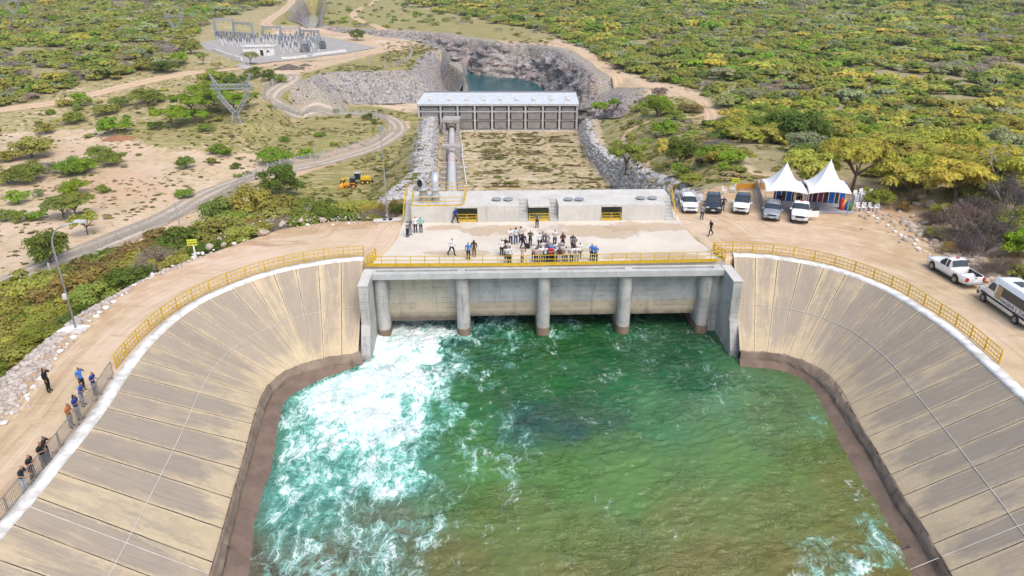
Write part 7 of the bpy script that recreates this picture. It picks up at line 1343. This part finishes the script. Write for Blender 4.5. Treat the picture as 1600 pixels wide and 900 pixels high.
PP = [  # u, v, pose, top, bottom, label, turn, sleeve, hair
 (839, 356, 'hips', (.12, .11, .12), K_, 'person in a dark grey shirt standing alone before the middle opening', 0, 'short', 'hair'),
 (798, 382, 'cross', Wt, K_, 'person in white shirt and black trousers, left end of the back row', 10, 'long', 'hair'), (806, 381, 'down', (.62, .64, .66), DB, 'person in a pale top and royal blue trousers in the back row', 5, 'short', 'longhair'), (813.5, 379, 'down', (.66, .62, .58), K_, 'long-haired person in a pale top and black trousers, farthest back of the row', -8, 'short', 'longhair'),
 (817.5, 391, 'walk', N_, N_, 'person all in navy walking beside the brown-shirted one', 25, 'long', 'longhair'), (828.5, 386, 'back', Br, K_, 'person in a dark brown patterned shirt with hands behind the back', -10, 'short', 'hair'),
 (784, 400, 'down', Wt, K_, 'person in white shirt and dark trousers at the far left of the crowd', 30, 'long', 'hair'), (790, 398, 'phone', K_, K_, 'person in black with a dark red cap at the left of the crowd', 0, 'short', 'cap_red'), (794.5, 403, 'cross', (.72, .72, .70), (.14, .14, .15), 'person in a white shirt behind the black-skirted one at left', -20, 'short', 'hair'),
 (791, 412, 'phone', (.60, .62, .64), K_, 'person in a pale top and black shorts at the railing, left group', 10, 'short', 'longhair'), (796.5, 411.5, 'down', (.70, .68, .66), K_, 'person in a light shirt and black trousers holding a black bag', 40, 'long', 'hair'), (816, 412.5, 'photo', (.62, .46, .40), Ms, 'person in mustard trousers raising a camera at the railing', 140, 'short', 'hair'),
 (833.5, 407.5, 'cross', Wt, (.10, .10, .11), 'person in a white shirt standing left of the main crowd', -15, 'long', 'hair'), (842.5, 388.5, 'down', Wt, N_, 'person in a white shirt at the back, left of the striped one', 20, 'long', 'hair'), (847.6, 387, 'cross', (.30, .30, .31), K_, 'person in a black and white top between two others at the back', 0, 'short', 'hair'), (853, 390, 'hips', (.15, .16, .17), (.13, .14, .14), 'person in a grey jacket and grey trousers at the back', -30, 'long', 'hair'),
 (866.7, 384.5, 'phone', Wt, K_, 'person in a white tee and black trousers looking at hands, back centre', 0, 'short', 'hair'), (879, 389.5, 'phone', (.10, .02, .03), K_, 'long-haired person in dark red and black at the back right', 10, 'long', 'longhair'), (894.6, 391.5, 'down', K_, K_, 'person in black right behind the grey-striped shirt', 0, 'short', 'hair'), (896.5, 396, 'cross', (.17, .18, .20), (.06, .06, .07), 'broad person in a grey striped shirt at right of the crowd', 0, 'short', 'capw'), (905.6, 405, 'down', (.74, .75, .76), (.10, .10, .11), 'person in a white shirt and dark trousers at the right of the crowd', 15, 'long', 'hair'),
 (924, 406.5, 'down', LB, N_, 'left of two people in bright blue shirts right of the crowd', 20, 'short', 'hair'), (930, 409.5, 'phone', LB, N_, 'right of two people in bright blue shirts right of the crowd', -10, 'short', 'hair'),
 (837.5, 412.5, 'phone', (.62, .45, .42), K_, 'person in a pinkish top and black trousers at the railing, left of the red shirt', 0, 'short', 'longhair'), (845, 411.5, 'cross', (.74, .75, .76), (.08, .08, .09), 'person in a white shirt leaning at the railing, second from the left', 10, 'short', 'hair'), (852, 410.5, 'down', (.66, .66, .66), K_, 'person in a light shirt and black trousers just left of the blue shirt', -10, 'short', 'hair'), (857.5, 408.5, 'down', BL_C, N_, 'person in a royal blue shirt behind the red shirt', 0, 'short', 'hair'), (860.5, 411.8, 'cross', Rd, K_, 'person in a bright red shirt at the railing in the crowd', 0, 'short', 'cap_red'),
 (863, 406.5, 'down', (.20, .38, .62), K_, 'person in a light blue shirt behind the red shirt', 10, 'short', 'hair'), (866.5, 405, 'down', Wt, K_, 'person in a white cap and white shirt in the middle of the crowd', 0, 'short', 'capw'), (867.5, 411.5, 'cross', (.50, .56, .62), (.03, .04, .09), 'person in a white and navy top at the railing right of the red shirt', -5, 'short', 'hair'), (871, 409.5, 'face', Wt, N_, 'tall person in a white shirt right of the red shirt', -15, 'long', 'hair'), (874, 412.5, 'down', (.10, .03, .035), (.72, .71, .68), 'person with dark hair, burgundy top and white trousers at the railing', 0, 'short', 'longhair'),
 (877.5, 407.5, 'down', (.62, .62, .62), K_, 'person in a pale shirt behind the white trousers', 10, 'short', 'hair'), (884, 411.5, 'down', (.60, .52, .45), (.11, .10, .10), 'person in a beige shirt and dark trousers at the railing', 0, 'short', 'hair'), (892.6, 411.8, 'phone', Wt, (.04, .04, .05), 'person in a white shirt and black trousers at the railing, second from the right', -10, 'short', 'hair'), (900.5, 411.5, 'cross', (.74, .72, .68), Cr, 'person in a white shirt and cream trousers, right end of the railing', 0, 'short', 'hair'),
 (857, 401, 'down', (.30, .30, .32), K_, 'person mostly hidden in the middle of the crowd, dark-haired', 0, 'short', 'hair'), (848, 402, 'down', (.70, .70, .70), K_, 'person in white mostly hidden behind the second row', 12, 'short', 'hair'), (876, 401.5, 'cross', (.40, .42, .46), K_, 'person in a grey-blue shirt at the back of the crowd right of centre', -8, 'short', 'hair'),
 (637, 370, 'cross', (.45, .46, .48), N_, 'person in a black and white top near the left stairs', 60, 'short', 'hair'), (641.5, 367, 'down', (.10, .10, .11), (.30, .28, .26), 'person in a red cap near the left stairs', 40, 'short', 'cap_red'), (649.5, 363.5, 'down', Wt, N_, 'person in a white cap and white shirt near the left stairs', 10, 'long', 'capw'), (658, 363.5, 'hips', Tl, N_, 'person in a teal shirt near the left stairs', 0, 'short', 'hair'), (711.7, 348.5, 'walk', DB, K_, 'person in a dark blue shirt beside the left opening of the rear block', 70, 'long', 'hair'), (706, 399, 'walk', Wt, K_, 'person in a white shirt striding across the left of the deck', 60, 'long', 'hair'), (732, 405.5, 'down', LB, K_, 'person in a blue shirt walking away beside the brown-haired one', 170, 'short', 'hair'), (741, 401.5, 'down', Br, Bw, 'person with long brown hair in a brown jacket on the deck', 175, 'long', 'longhair')]
PG = [(1109.5, 368.5, 'walkphone', K_, N_, 'person in black looking at a phone while crossing the right track', -70, 'short', 'hair'), (1096, 343.5, 'down', (.28, .31, .34), K_, 'person in a grey shirt standing by the front of the white car', 160, 'short', 'hair'), (1129, 329.5, 'hips', N_, N_, 'person in a navy jacket standing right of the dark car', 0, 'long', 'hair'), (1216.5, 325, 'down', K_, K_, 'person in black standing under the left tent behind the silver car', 150, 'short', 'hair'), (1244.5, 320, 'phone', (.10, .10, .11), K_, 'person in dark clothes under the tents behind the white pickup', 30, 'short', 'hair'), (1249.5, 317, 'cross', (.55, .45, .36), K_, 'person in a beige top under the tents behind the white pickup', -20, 'short', 'hair'),
 (78, 612, 'face', K_, K_, 'person in black standing apart in the middle of the left track', 90, 'long', 'longhair'), (131, 610, 'face', LB, K_, 'person in a bright blue shirt and black trousers behind the barrier group', 70, 'short', 'hair'), (150, 616, 'phone', DB, (.20, .19, .20), 'person in dark blue with a camera at the far end of the barriers', 90, 'short', 'hair'), (131, 634, 'railing', BL_C, (.28, .29, .32), 'person in royal blue leaning at the barriers, second from the far end', 95, 'short', 'hair'), (124, 655, 'phone', DB, (.30, .29, .30), 'long-haired person in dark blue at the barriers beside the orange shirt', 90, 'short', 'longhair'), (113, 667, 'phone', Or, (.22, .21, .22), 'person in an orange shirt at the barriers', 90, 'short', 'hair'),
 (78, 721, 'photo', K_, (.12, .12, .13), 'rear one of the pair in black at the near barriers', 100, 'short', 'hair'), (72, 731, 'phone', K_, (.14, .14, .15), 'front one of the pair in black at the near barriers', 85, 'short', 'hair'), (54, 750, 'phone', K_, K_, 'bald person in a black tee at the near barriers', 95, 'short', 'bald'), (41, 769, 'railing', N_, (.45, .46, .48), 'person in a dark top and pale trousers, nearest of those at the barriers', 90, 'short', 'hair')]
for L_, z in ((PP, .07), (PG, .02)):
    for (u, v, po, tp_, bt, lb, rz, sl, hr) in L_:
        hc = HAIR; hk = 'hair'; sk = None
        if hr == 'longhair': hk = 'longhair'; hc = (.05, .03, .02) if 'brown' in lb else HAIR
        elif hr == 'cap_red': hc = (.35, .02, .03)
        elif hr == 'capw': hc = (.75, .75, .74)
        elif hr == 'bald': hc = (.25, .15, .10)
        o = person(u, v, po, tp_, bt, lb, rz, sl, hk, hc, sk, 'shorts' if 'shorts' in lb else 'trousers', z=z, h=1.0)
m = MB(); m.box((0, 0, .2), (.42, .2, .4)); m.tube([(-.14, 0, .4), (-.1, 0, .58), (.1, 0, .58), (.14, 0, .4)], .015, 6); o = m.build('handbag', mat('black_leather', (.02, .02, .02), None, 5, .5), None, bevel=.03); o.location = at(824, 388, .07); tag(o, 'black bag set on the deck between the navy and brown figures', 'bag')
# ------------------------------------------------------------------ thin summer haze over the plain
hz = MB().box((0, 1000, -12), (3400, 2300, 80)).build('haze', None); hz.data.materials.append(bpy.data.materials.new('haze_air')); hm = hz.data.materials[0]; hm.use_nodes = True; ht = hm.node_tree; ht.nodes.clear()
hv = ht.nodes.new('ShaderNodeVolumePrincipled'); ho = ht.nodes.new('ShaderNodeOutputMaterial'); ht.links.new(hv.outputs[0], ho.inputs['Volume']); hv.inputs['Color'].default_value = (.86, .90, .95, 1); hv.inputs['Density'].default_value = .00013; hv.inputs['Anisotropy'].default_value = .2; tag(hz, kind='stuff')
